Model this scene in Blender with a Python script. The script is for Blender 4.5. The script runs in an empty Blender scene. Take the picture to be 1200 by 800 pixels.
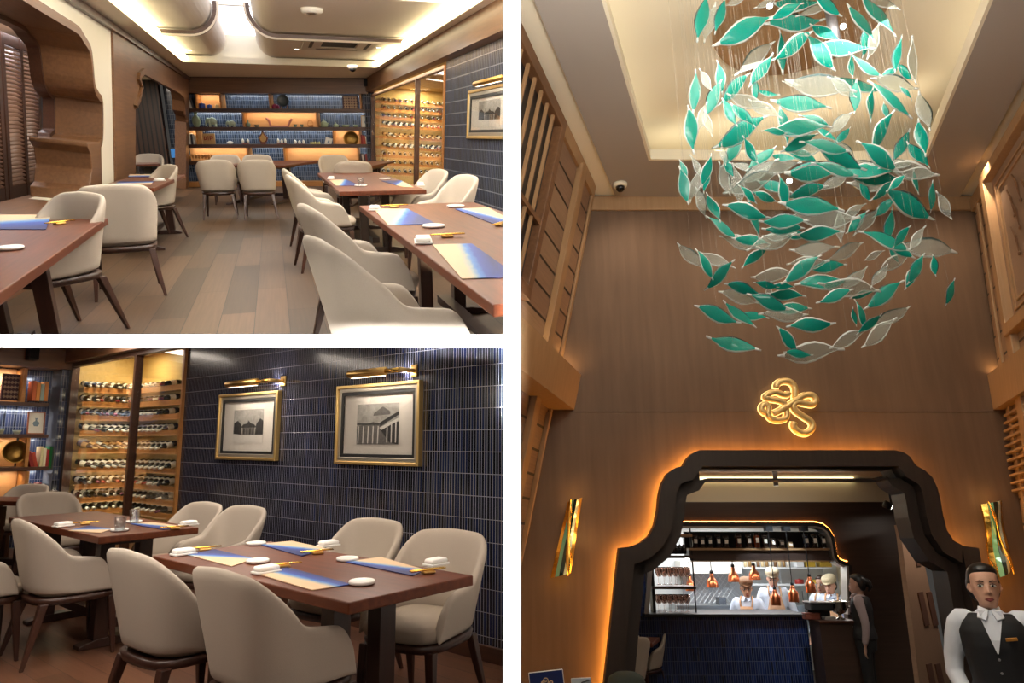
import bpy, bmesh, math, random
from mathutils import Vector as V, Matrix as M
from mathutils.geometry import tessellate_polygon
from math import sin, cos, pi, radians as R, sqrt
random.seed(7)
FP = 800.0                                   # focal length in pixels of the 1200 px wide frame
CAM = V((0, 0, 1.345)); PITCH = math.atan(117 / 800)
CR = M.Rotation(pi / 2 + PITCH, 3, 'X')
SC = bpy.context.scene
COL = SC.collection
REG = []                                     # (object, room) of everything built, for trimming at the party walls
CUR = [None]

def ray(x, y):
    return (CR @ V((x - 600, 400 - y, -FP))).normalized()

def hit(x, y, p, n):
    r = ray(x, y)
    return CAM + r * ((p - CAM).dot(n) / r.dot(n))

def topx(p):
    q = CR.transposed() @ (p - CAM)
    return (600 - FP * q.x / q.z, 400 + FP * q.y / q.z)

class Room:
    def __init__(s, yh, H, vpx):
        s.N = (CR @ V((0, FP, -(yh - 400)))).normalized()
        s.F = ray(vpx, yh); s.R = s.F.cross(s.N).normalized(); s.H = H
        s.O = CAM - s.N * H
    def P(s, r, d, h=0): return s.O + s.R * r + s.F * d + s.N * h
    def px(s, x, y, h=0): return s.loc(hit(x, y, s.P(0, 0, h), s.N))
    def loc(s, p):
        q = p - s.O
        return V((q.dot(s.R), q.dot(s.F), q.dot(s.N)))
    def mat(s, r=0, d=0, h=0, yaw=0):
        m = M((s.R, s.F, s.N)).transposed().to_4x4()
        return M.Translation(s.P(r, d, h)) @ m @ M.Rotation(yaw, 4, 'Z')

class Plane:
    """a wall: local x runs along it, z up it, y points into it (away from the room)"""
    def __init__(s, o, ux, up):
        s.o = o; s.X = ux.normalized(); y = up.cross(s.X).normalized(); s.Z = s.X.cross(y).normalized(); s.Y = y
        s.m = M.Translation(o) @ M((s.X, s.Y, s.Z)).transposed().to_4x4()
    def uv(s, x, y, off=0):
        q = hit(x, y, s.o + s.Y * off, s.Y) - s.o
        return (q.dot(s.X), q.dot(s.Z))
    def uvs(s, pts, off=0): return [s.uv(x, y, off) for x, y in pts]
    def at(s, u, v, off=0): return s.o + s.X * u + s.Z * v + s.Y * off
    def mat(s, u, v, off=0, rot=0): return s.m @ M.Translation((u, off, v)) @ M.Rotation(rot, 4, 'Y')

def props(o, label=None, cat=None, group=None, kind=None):
    if label: o['label'] = label
    if cat: o['category'] = cat
    if group: o['group'] = group
    if kind: o['kind'] = kind
    return o

def thing(name, label, cat, mat, group=None):
    o = bpy.data.objects.new(name, None); COL.objects.link(o); o.empty_display_size = .1
    o.matrix_world = mat
    REG.append((o, CUR[0]))
    return props(o, label, cat, group)

class B:
    def __init__(s): s.b = bmesh.new(); s.mi = 0
    def face(s, vs):
        try:
            f = s.b.faces.new(vs); f.material_index = s.mi; return f
        except ValueError: return None
    def m(s, i): s.mi = i; return s
    def box(s, x0, x1, y0, y1, z0, z1, mat=None):
        c = [V((x, y, z)) for z in (z0, z1) for y in (y0, y1) for x in (x0, x1)]
        if mat: c = [mat @ p for p in c]
        v = [s.b.verts.new(p) for p in c]
        for f in ((0, 2, 3, 1), (4, 5, 7, 6), (0, 1, 5, 4), (2, 6, 7, 3), (0, 4, 6, 2), (1, 3, 7, 5)): s.face([v[i] for i in f])
        return s
    def hexa(s, pts):
        v = [s.b.verts.new(p) for p in pts]
        for f in ((3, 2, 1, 0), (4, 5, 6, 7), (0, 1, 5, 4), (1, 2, 6, 5), (2, 3, 7, 6), (3, 0, 4, 7)): s.face([v[i] for i in f])
        return s
    def loft(s, rings, cap=True, closed=True):
        rr = [[s.b.verts.new(p) for p in r] for r in rings]
        n = len(rr[0])
        for a, b in zip(rr, rr[1:]):
            for i in range(n if closed else n - 1):
                j = (i + 1) % n
                s.face([a[i], a[j], b[j], b[i]])
        if cap and closed:
            s.face(rr[0][::-1]); s.face(rr[-1])
        return s
    def lathe(s, prof, seg=16, mat=None, sx=1, sy=1, cap=True):
        mt = mat or M.Identity(4)
        return s.loft([[mt @ V((r * sx * cos(2 * pi * i / seg), r * sy * sin(2 * pi * i / seg), z)) for i in range(seg)] for r, z in prof], cap)
    def tube(s, pts, rad, seg=8, flat=1.0):
        pts = [V(p) for p in pts]; rings = []
        rs = rad if isinstance(rad, (list, tuple)) else [rad] * len(pts)
        t0 = (pts[1] - pts[0]).normalized()
        a = t0.cross(V((0, 0, 1)))
        if a.length < .05: a = t0.cross(V((1, 0, 0)))
        a.normalize()
        for i, p in enumerate(pts):
            t = (pts[min(i + 1, len(pts) - 1)] - pts[max(i - 1, 0)])
            if t.length < 1e-9: t = t0
            t.normalize(); a = (a - t * a.dot(t)); a.normalize(); c = t.cross(a)
            rings.append([p + (a * cos(2 * pi * k / seg) + c * sin(2 * pi * k / seg) * flat) * rs[i] for k in range(seg)])
        return s.loft(rings)
    def prism(s, loops, y0, y1):
        """loops of (x, z): the first is the outline, the others are holes; extruded along y"""
        L = [[V((x, 0, z)) for x, z in l] for l in loops]
        tri = tessellate_polygon(L); flat = [p for l in L for p in l]
        va = [s.b.verts.new((p.x, y0, p.z)) for p in flat]; vb = [s.b.verts.new((p.x, y1, p.z)) for p in flat]
        for t in tri:
            s.face([va[i] for i in t]); s.face([vb[i] for i in reversed(t)])
        k = 0
        for l in L:
            n = len(l)
            for i in range(n):
                a, b = k + i, k + (i + 1) % n
                s.face([va[a], va[b], vb[b], vb[a]])
            k += n
        return s
    def rect(s, x0, x1, z0, z1, y0, y1): return s.box(x0, x1, min(y0, y1), max(y0, y1), z0, z1)
    def obj(s, name, mats, parent=None, mat=None, smooth=False, bevel=0, sub=0, label=None, cat=None, group=None, kind=None, seg=2):
        bm = s.b
        bmesh.ops.remove_doubles(bm, verts=bm.verts, dist=1e-5)
        bmesh.ops.recalc_face_normals(bm, faces=bm.faces)
        me = bpy.data.meshes.new(name); bm.to_mesh(me); bm.free()
        for m_ in (mats if isinstance(mats, (list, tuple)) else [mats]): me.materials.append(m_)
        if smooth:
            for p in me.polygons: p.use_smooth = True
        o = bpy.data.objects.new(name, me); COL.objects.link(o)
        if bevel or sub:
            if bevel:
                md = o.modifiers.new('b', 'BEVEL'); md.width = bevel; md.segments = seg; md.limit_method = 'ANGLE'; md.angle_limit = R(40)
            if sub:
                md = o.modifiers.new('s', 'SUBSURF'); md.levels = sub; md.render_levels = sub
            bake(o)
        if parent: o.parent = parent
        if mat is not None: o.matrix_world = mat
        REG.append((o, CUR[0]))
        return props(o, label, cat, group, kind)

def bake(o):
    dg = bpy.context.evaluated_depsgraph_get(); dg.update()
    me = bpy.data.meshes.new_from_object(o.evaluated_get(dg))
    old = o.data; o.modifiers.clear(); o.data = me; me.name = old.name
    bpy.data.meshes.remove(old)

def dup(root, mat, label=None, group=None):
    r = root.copy(); COL.objects.link(r); r.matrix_world = mat; REG.append((r, CUR[0]))
    if label: r['label'] = label
    if group: r['group'] = group
    for ch in list(root.children):
        c = ch.copy(); COL.objects.link(c); c.parent = r; REG.append((c, CUR[0]))
        for g in ch.children:
            e = g.copy(); COL.objects.link(e); e.parent = c; REG.append((e, CUR[0]))
    return r

# ---------------------------------------------------------------- materials
MATS = {}
def nt(name):
    m = bpy.data.materials.new(name); m.use_nodes = True
    return m, m.node_tree.nodes, m.node_tree.links, m.node_tree.nodes['Principled BSDF']

def hexc(c):
    if isinstance(c, str):
        c = [int(c[i:i + 2], 16) / 255 for i in (0, 2, 4)]
        c = [x / 12.92 if x <= .04045 else ((x + .055) / 1.055) ** 2.4 for x in c]
    return (*c[:3], 1)

def mat(name, col, rough=.5, metal=0, emit=0, ecol=None, noise=0, nscale=8, bump=0, spec=.5, coat=0, stretch=(1, 1, 1)):
    if name in MATS: return MATS[name]
    m, N, L, P = nt(name)
    P.inputs['Base Color'].default_value = hexc(col); P.inputs['Roughness'].default_value = rough
    P.inputs['Metallic'].default_value = metal; P.inputs['Specular IOR Level'].default_value = spec
    P.inputs['Coat Weight'].default_value = coat
    if emit:
        P.inputs['Emission Color'].default_value = hexc(ecol or col); P.inputs['Emission Strength'].default_value = emit
    if noise or bump:
        tc = N.new('ShaderNodeTexCoord'); mp = N.new('ShaderNodeMapping'); mp.inputs['Scale'].default_value = stretch
        no = N.new('ShaderNodeTexNoise'); no.inputs['Scale'].default_value = nscale; no.inputs['Detail'].default_value = 4
        L.new(tc.outputs['Object'], mp.inputs[0]); L.new(mp.outputs[0], no.inputs['Vector'])
        if noise:
            mx = N.new('ShaderNodeMix'); mx.data_type = 'RGBA'; c = hexc(col)
            mx.inputs[6].default_value = (*[x * (1 - noise) for x in c[:3]], 1); mx.inputs[7].default_value = (*[min(1, x * (1 + noise)) for x in c[:3]], 1)
            L.new(no.outputs['Fac'], mx.inputs[0]); L.new(mx.outputs[2], P.inputs['Base Color'])
        if bump:
            b = N.new('ShaderNodeBump'); b.inputs['Strength'].default_value = bump; b.inputs['Distance'].default_value = .01
            L.new(no.outputs['Fac'], b.inputs['Height']); L.new(b.outputs[0], P.inputs['Normal'])
    MATS[name] = m
    return m

def wood(name, c1, c2, axis=0, scale=3, rough=.4, coat=0.1, grain=14, spec=.5):
    """long grain along the given local axis"""
    if name in MATS: return MATS[name]
    m, N, L, P = nt(name)
    tc = N.new('ShaderNodeTexCoord'); mp = N.new('ShaderNodeMapping')
    s = [grain, grain, grain]; s[axis] = .8; mp.inputs['Scale'].default_value = s
    n1 = N.new('ShaderNodeTexNoise'); n1.inputs['Scale'].default_value = scale; n1.inputs['Detail'].default_value = 6; n1.inputs['Distortion'].default_value = .3
    n2 = N.new('ShaderNodeTexNoise'); n2.inputs['Scale'].default_value = .8; n2.inputs['Detail'].default_value = 2
    mx = N.new('ShaderNodeMix'); mx.data_type = 'RGBA'; mx.inputs[6].default_value = hexc(c1); mx.inputs[7].default_value = hexc(c2)
    ad = N.new('ShaderNodeMath'); ad.operation = 'MULTIPLY_ADD'; ad.inputs[1].default_value = .5
    mr = N.new('ShaderNodeMapRange'); mr.inputs[1].default_value = .35; mr.inputs[2].default_value = .7
    L.new(tc.outputs['Object'], mp.inputs[0]); L.new(mp.outputs[0], n1.inputs['Vector']); L.new(tc.outputs['Object'], n2.inputs['Vector'])
    sc = N.new('ShaderNodeMath'); sc.operation = 'MULTIPLY'; sc.inputs[1].default_value = .5
    L.new(n2.outputs['Fac'], sc.inputs[0]); L.new(n1.outputs['Fac'], ad.inputs[0]); L.new(sc.outputs[0], ad.inputs[2])
    L.new(ad.outputs[0], mr.inputs[0]); L.new(mr.outputs[0], mx.inputs[0]); L.new(mx.outputs[2], P.inputs['Base Color'])
    P.inputs['Roughness'].default_value = rough; P.inputs['Coat Weight'].default_value = coat; P.inputs['Coat Roughness'].default_value = .2; P.inputs['Specular IOR Level'].default_value = spec
    MATS[name] = m
    return m

def bricks(name, c1, c2, cm, w, h, mortar, offset=0, vec='xz', rough=.2, coat=0, grain=0, bump=.3, bias=0, spec=.5):
    if name in MATS: return MATS[name]
    m, N, L, P = nt(name)
    tc = N.new('ShaderNodeTexCoord'); sp = N.new('ShaderNodeSeparateXYZ'); cb = N.new('ShaderNodeCombineXYZ')
    L.new(tc.outputs['Object'], sp.inputs[0])
    L.new(sp.outputs['XYZ'.index(vec[0].upper())], cb.inputs[0]); L.new(sp.outputs['XYZ'.index(vec[1].upper())], cb.inputs[1])
    br = N.new('ShaderNodeTexBrick'); br.offset = offset; br.squash = 1
    for k, v in (('Scale', 1), ('Brick Width', w), ('Row Height', h), ('Mortar Size', mortar), ('Mortar Smooth', .1), ('Bias', bias)): br.inputs[k].default_value = v
    br.inputs['Color1'].default_value = hexc(c1); br.inputs['Color2'].default_value = hexc(c2); br.inputs['Mortar'].default_value = hexc(cm)
    L.new(cb.outputs[0], br.inputs['Vector'])
    out = br.outputs['Color']
    if grain:
        mp = N.new('ShaderNodeMapping'); mp.inputs['Scale'].default_value = (.7, 22, 1) if w > h else (22, .7, 1)
        no = N.new('ShaderNodeTexNoise'); no.inputs['Scale'].default_value = 2.5; no.inputs['Detail'].default_value = 6
        mx = N.new('ShaderNodeMix'); mx.data_type = 'RGBA'; mx.blend_type = 'OVERLAY'; mx.inputs[0].default_value = grain
        L.new(cb.outputs[0], mp.inputs[0]); L.new(mp.outputs[0], no.inputs['Vector']); L.new(out, mx.inputs[6]); L.new(no.outputs['Fac'], mx.inputs[7]); out = mx.outputs[2]
    L.new(out, P.inputs['Base Color'])
    if bump:
        b = N.new('ShaderNodeBump'); b.inputs['Strength'].default_value = bump; b.inputs['Distance'].default_value = .004; b.invert = True
        L.new(br.outputs['Fac'], b.inputs['Height']); L.new(b.outputs[0], P.inputs['Normal'])
    P.inputs['Roughness'].default_value = rough; P.inputs['Coat Weight'].default_value = coat; P.inputs['Specular IOR Level'].default_value = spec
    MATS[name] = m
    return m

def glassy(name, tint='ffffff', refl=.08, rough=.02, amount=1.0):
    """thin clear pane: lets light through, mirrors a little"""
    if name in MATS: return MATS[name]
    m, N, L, P = nt(name)
    N.remove(P)
    t = N.new('ShaderNodeBsdfTransparent'); t.inputs[0].default_value = hexc(tint)
    g = N.new('ShaderNodeBsdfGlossy'); g.inputs['Roughness'].default_value = rough
    f = N.new('ShaderNodeLayerWeight'); f.inputs[0].default_value = .3
    mu = N.new('ShaderNodeMath'); mu.operation = 'MULTIPLY_ADD'; mu.inputs[1].default_value = .5 * amount; mu.inputs[2].default_value = refl
    x = N.new('ShaderNodeMixShader'); L.new(f.outputs['Fresnel'], mu.inputs[0]); L.new(mu.outputs[0], x.inputs[0]); L.new(t.outputs[0], x.inputs[1]); L.new(g.outputs[0], x.inputs[2])
    L.new(x.outputs[0], N['Material Output'].inputs[0])
    MATS[name] = m
    return m

def light(kind, name, mat, power, col=(1, .9, .75), size=.1, size_y=None, spot=None, blend=.6, spread=None):
    l = bpy.data.lights.new(name, kind); l.energy = power; l.color = col
    if kind == 'AREA':
        l.shape = 'RECTANGLE'; l.size = size; l.size_y = size_y or size
        if spread: l.spread = spread
    else: l.shadow_soft_size = size
    if kind == 'SPOT': l.spot_size = spot or R(80); l.spot_blend = blend
    o = bpy.data.objects.new(name, l); COL.objects.link(o); o.matrix_world = mat
    return o

def sup(rx, ry, z, n=24, e=3.0, cx=0, cy=0):
    out = []
    for i in range(n):
        a = 2 * pi * i / n; c, s_ = cos(a), sin(a)
        out.append(V((cx + rx * abs(c) ** (2 / e) * (1 if c >= 0 else -1), cy + ry * abs(s_) ** (2 / e) * (1 if s_ >= 0 else -1), z)))
    return out

def arc(cx, cy, r, a0, a1, n=8):
    return [(cx + r * cos(R(a0 + (a1 - a0) * i / n)), cy + r * sin(R(a0 + (a1 - a0) * i / n))) for i in range(n + 1)]

def smooth_line(pts, n=6):
    """Catmull-Rom through 2-D or 3-D points"""
    pts = [V(p) for p in pts]; out = []
    for i in range(len(pts) - 1):
        p0, p1, p2, p3 = pts[max(i - 1, 0)], pts[i], pts[i + 1], pts[min(i + 2, len(pts) - 1)]
        for k in range(n):
            t = k / n
            out.append(.5 * ((2 * p1) + (p2 - p0) * t + (2 * p0 - 5 * p1 + 4 * p2 - p3) * t * t + (3 * p1 - p0 - 3 * p2 + p3) * t ** 3))
    out.append(pts[-1])
    return out
# ---------------------------------------------------------------- shared materials
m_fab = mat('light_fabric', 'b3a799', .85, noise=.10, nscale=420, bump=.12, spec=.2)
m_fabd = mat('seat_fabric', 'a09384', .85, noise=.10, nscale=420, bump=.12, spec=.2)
m_leg = wood('dark_walnut', '2a1610', '4a2a1c', 2, 3, .35)
m_top = wood('table_walnut', '4e2616', '713a20', 1, 2.5, .42, 0, spec=.25)
m_topd = wood('table_base_walnut', '24120c', '3a2015', 2, 3, .4)
m_white = mat('glazed_white', 'efece6', .3, coat=.3)
m_cloth = mat('white_cloth', 'f2efe9', .9)
m_brass = mat('polished_brass', 'd2ac66', .32, 1)
m_gold = mat('bright_gold', 'f0bf5c', .25, 1)
m_black = mat('matt_black', '121212', .5)
m_glass = glassy('clear_pane', refl=.02, amount=.5)
m_tumbler = glassy('tumbler_glass', 'f4f8fa', .06, .05, .6)
m_tile = bricks('navy_finger_tiles', '080c1a', '1d2544', '8f8d92', .024, .142, .0018, 0, 'xz', .2, .1, bump=.5)
m_warm = wood('honey_oak', 'a06a34', 'bd8445', 0, 2, .45)
m_corn = wood('cornice_walnut', '5f4029', '80593a', 0, 2, .42)
m_shelf = wood('shelf_walnut', '3b2216', '553322', 0, 3, .4)

def make_mat_gradient():
    m, N, L, P = nt('indigo_fade_paper')
    u = N.new('ShaderNodeUVMap'); sp = N.new('ShaderNodeSeparateXYZ'); L.new(u.outputs[0], sp.inputs[0])
    no = N.new('ShaderNodeTexNoise'); no.inputs['Scale'].default_value = 9; L.new(u.outputs[0], no.inputs['Vector'])
    ad = N.new('ShaderNodeMath'); ad.operation = 'MULTIPLY_ADD'; ad.inputs[1].default_value = .12; L.new(no.outputs['Fac'], ad.inputs[0]); L.new(sp.outputs[0], ad.inputs[2])
    cr = N.new('ShaderNodeValToRGB'); e = cr.color_ramp.elements
    e[0].position = .10; e[0].color = hexc('0e1c5c'); e[1].position = .72; e[1].color = hexc('cfb08c')
    for p, c in ((.38, '183a92'), (.50, '3f76b8'), (.60, '98a2a0')):
        k = e.new(p); k.color = hexc(c)
    L.new(ad.outputs[0], cr.inputs[0]); L.new(cr.outputs[0], P.inputs['Base Color']); P.inputs['Roughness'].default_value = .6
    return m
m_mat = make_mat_gradient()

# ---------------------------------------------------------------- tub chair: front faces +y
def chair_path(t, f, off=0):
    """t 0..1 round the U from the right arm front to the left arm front, f 0 bottom .. 1 top of the back"""
    w = .235 + .06 * f - off; yb = -.235 - .085 * f + off; yf = .20 - .10 * min(1, f * 1.3); rc = max(.05, .15 - off)
    side = (yf) - (yb + rc); seg = [(.0, .30), (.30, .42), (.42, .58), (.58, .70), (.70, 1)]
    if t <= .30: return V((w, yf - side * t / .30))
    if t < .42: a = (t - .30) / .12 * pi / 2; return V((w - rc + rc * cos(a), yb + rc - rc * sin(a)))
    if t <= .58: return V(((w - rc) * (1 - 2 * (t - .42) / .16), yb))
    if t < .70: a = (t - .58) / .12 * pi / 2; return V((-(w - rc) - rc * sin(a), yb + rc - rc * cos(a)))
    return V((-w, yb + rc + side * (t - .70) / .30))

def sstep(a, b, x):
    x = min(1, max(0, (x - a) / (b - a))); return x * x * (3 - 2 * x)

def chair_top(t):
    q = min(t, 1 - t)
    h = .605 + .035 * q / .25 + (.83 - .64) * sstep(.235, .40, q)
    if q < .05: h -= .09 * (1 - sin(pi / 2 * q / .05))
    return h

def make_chair(name, label, mt, group, fab=None, fabd=None):
    t = thing(name, label, 'chair', mt, group)
    b = B(); rings = []
    ts = [0, .012, .03, .06, .10, .15, .2, .24, .27, .30, .33, .36, .39, .42, .46, .5]
    ts = ts + [1 - x for x in ts[-2::-1]]
    for x in ts:
        H = chair_top(x); ring = []
        for k in range(7):
            z = .385 + (H - .385) * k / 6; f = (z - .385) / .445
            p = chair_path(x, f); ring.append(V((p.x, p.y, z - (.012 if k == 6 else 0))))
        f = (H - .385) / .445; p = chair_path(x, f, .022); ring.append(V((p.x, p.y, H + .008)))
        for k in range(6, 0, -1):
            z = .43 + (H - .43) * k / 6; f = (z - .385) / .445
            p = chair_path(x, f, .045); ring.append(V((p.x, p.y, z - (.012 if k == 6 else 0))))
        rings.append(ring)
    b.loft(rings)
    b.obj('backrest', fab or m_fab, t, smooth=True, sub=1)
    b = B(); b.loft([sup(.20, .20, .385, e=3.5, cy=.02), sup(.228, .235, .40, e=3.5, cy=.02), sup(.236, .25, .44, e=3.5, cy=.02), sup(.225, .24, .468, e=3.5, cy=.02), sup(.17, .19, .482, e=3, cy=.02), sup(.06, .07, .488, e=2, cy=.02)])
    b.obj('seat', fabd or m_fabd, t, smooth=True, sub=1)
    b = B(); b.loft([sup(.205, .215, .345, e=3.5), sup(.228, .238, .352, e=3.5), sup(.236, .246, .388, e=3.5), sup(.21, .22, .392, e=3.5)])
    b.obj('seat_frame', m_leg, t, smooth=True)
    for sx in (-1, 1):
        for sy in (1, -1):
            b = B(); x, y = sx * .19, sy * .19
            fx, fy = (sx * .215, .215) if sy > 0 else (sx * .235, -.285)
            q = lambda z, w, k: [V((x + (fx - x) * k + a * w, y + (fy - y) * k + c * w, z)) for a, c in ((-1, -1), (1, -1), (1, 1), (-1, 1))]
            b.loft([q(.36, .024, 0), q(.22, .020, .38), q(0, .011, 1)])
            b.obj('leg', m_leg, t, bevel=.005)
    return t

def make_table(name, label, rm, near, along, across, h=.755, group=None, thick=.045, px=True, flip=False):
    """rectangular table from three corners of its top seen in the photograph"""
    a, l, w = (rm.px(*near, h), rm.px(*along, h), rm.px(*across, h)) if px else (V(near), V(along), V(across))
    vd = (l - a); vw = (w - a); yaw = math.atan2(vd.y, vd.x) - pi / 2
    ln = vd.length; ex = V((cos(yaw), sin(yaw), 0)); wd = abs(vw.dot(ex)); sg = 1 if vw.dot(ex) > 0 else -1
    c = a + vd / 2 + ex * sg * wd / 2
    t = thing(name, label, 'table', rm.mat(c.x, c.y, 0, yaw), group)
    X, Y = wd / 2, ln / 2
    B().box(-X, X, -Y, Y, h - thick, h).obj('tabletop', m_top, t, bevel=.006)
    py = Y * .56
    for s in (-1, 1):
        for q in (-1, 1):
            B().box(q * .125 - .045, q * .125 + .045, s * py - .045, s * py + .045, .04, h - thick - .05).obj('leg', m_topd, t, bevel=.004)
        b = B(); b.prism([[(-X * .8, 0), (X * .8, 0), (X * .8, .025), (X * .45, .055), (-X * .45, .055), (-X * .8, .025)]], s * py - .05, s * py + .05)
        b.obj('foot_bar', m_topd, t, bevel=.004)
        b = B(); b.prism([[(-X * .8, h - thick), (X * .8, h - thick), (X * .75, h - thick - .025), (X * .45, h - thick - .06), (-X * .45, h - thick - .06), (-X * .75, h - thick - .025)]], s * py - .04, s * py + .04)
        b.obj('top_bar', m_topd, t)
    B().box(-.04, .04, -py, py, .1, .16).obj('stretcher', m_topd, t)
    return t

def placemat(rm, q, h, label, group):
    """q: four corners in the photograph, the first two on the blue edge"""
    P = [rm.px(x, y, h) for x, y in q]; c = sum(P, V((0, 0, 0))) / 4
    b = B(); lo = [V((p.x - c.x, p.y - c.y, .0005)) for p in P]; hi = [p + V((0, 0, .003)) for p in lo]
    b.hexa(lo + hi)
    o = b.obj('placemat', m_mat, mat=rm.mat(c.x, c.y, h), label=label, cat='placemat', group=group)
    uv = o.data.uv_layers.new(name='UVMap')
    e0 = (lo[0] + lo[1]) / 2; e1 = (lo[2] + lo[3]) / 2; ax = e1 - e0; ay = (lo[1] - lo[0])
    for lp in o.data.loops:
        v = o.data.vertices[lp.vertex_index].co
        uv.data[lp.index].uv = ((v - e0).dot(ax) / ax.length_squared, (v - lo[0]).dot(ay) / ay.length_squared)
    return o

def coaster(rm, x, y, h, label, group, r=.055, px=True):
    p = rm.px(x, y, h) if px else V((x, y, h))
    b = B(); b.lathe([(r * .85, .0006), (r, .005), (r, .013), (r * .95, .016), (r * .85, .0145), (.005, .014)], 24)
    return b.obj('side_plate', m_white, mat=rm.mat(p.x, p.y, h), smooth=True, label=label, cat='plate', group=group)

def napkin(rm, x, y, h, yaw, label, group, s=1):
    p = rm.px(x, y, h)
    t = thing('napkin_tray', label, 'napkin', rm.mat(p.x, p.y, h, yaw), group)
    B().box(-.06 * s, .06 * s, -.035 * s, .035 * s, .001, .012).obj('tray', m_white, t, bevel=.004)
    b = B(); b.loft([[V((a * k * s, c * k2 * s, z)) for a, c in ((-1, -1), (1, -1), (1, 1), (-1, 1))] for k, k2, z in ((.05, .028, .0125), (.052, .03, .022), (.048, .026, .032), (.03, .018, .035))])
    b.obj('folded_cloth', m_cloth, t, bevel=.004, smooth=True)
    return t

def rest(rm, x, y, h, yaw, label, group, s=1):
    p = rm.px(x, y, h)
    t = thing('chopstick_rest', label, 'cutlery rest', rm.mat(p.x, p.y, h, yaw), group)
    b = B(); b.box(-.018 * s, .018 * s, -.03 * s, .03 * s, .0008, .014); b.obj('rest', m_brass, t, bevel=.005)
    for k in (-.008, .008):
        B().tube([(k * s, -.085 * s, .0185), (k * s, .0, .019), (k * s, .09 * s, .0185)], [.0028, .0036, .0045], 8).obj('chopstick', m_gold, t, smooth=True)
    return t

def tumbler(rm, x, y, h, label, group, px=True):
    p = rm.px(x, y, h) if px else V((x, y, h))
    b = B(); b.lathe([(.028, .0008), (.036, .09), (.0345, .09), (.027, .008), (.004, .007)], 18)
    return b.obj('water_glass', m_tumbler, mat=rm.mat(p.x, p.y, h), smooth=True, label=label, cat='glass', group=group)

# ---------------------------------------------------------------- wine bottles (no separate parts: a few pixels each)
def bottle_mesh(caps, lab, body='0e1512'):
    b = B()
    b.m(0).lathe([(.012, 0), (.036, .004), (.0375, .02), (.0375, .075)], 10)
    b.m(1).lathe([(.0378, .075), (.0378, .16)], 10, cap=False)
    b.m(0).lathe([(.0375, .16), (.0375, .19), (.03, .215), (.015, .235), (.0145, .245)], 10, cap=False)
    b.m(2).lathe([(.0155, .243), (.015, .295), (.0165, .297), (.0165, .305), (.004, .306)], 10)
    return b, [mat('bottle_' + body, body, .15, coat=.5), mat('wine_label_' + lab, lab, .6), mat('capsule_' + caps, caps, .35)]
PROTO = []
VIEW = [None]
def bottle(m, label, group, k=None):
    if VIEW[0]:
        x_, y_ = topx(m.translation); a = VIEW[0]
        if not (a[0] < x_ < a[1] and a[2] < y_ < a[3]): return
    if not PROTO:
        for c, l, bd in (('f0ece6', 'f2efe6', '0d1412'), ('c9c4bb', 'efe9da', '16110c'), ('98141e', 'f4f1ea', '0d1412'), ('1c1a1c', 'e8e4da', '10140e'), ('d8b98a', 'c9a26a', '5a3a18'), ('7a3a5a', 'f4f1ea', '0d1412')):
            b, ms = bottle_mesh(c, l, bd); PROTO.append((b, ms))
        for i, (b, ms) in enumerate(PROTO):
            o = b.obj('wine_bottle', ms, smooth=True); REG.pop(); me = o.data; bpy.data.objects.remove(o); PROTO[i] = me
    me = PROTO[k if k is not None else random.choice((0, 0, 0, 1, 2, 3, 3, 5))]
    o = bpy.data.objects.new('wine_bottle', me); COL.objects.link(o); o.matrix_world = m; REG.append((o, CUR[0]))
    return props(o, label, 'bottle', group)

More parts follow.
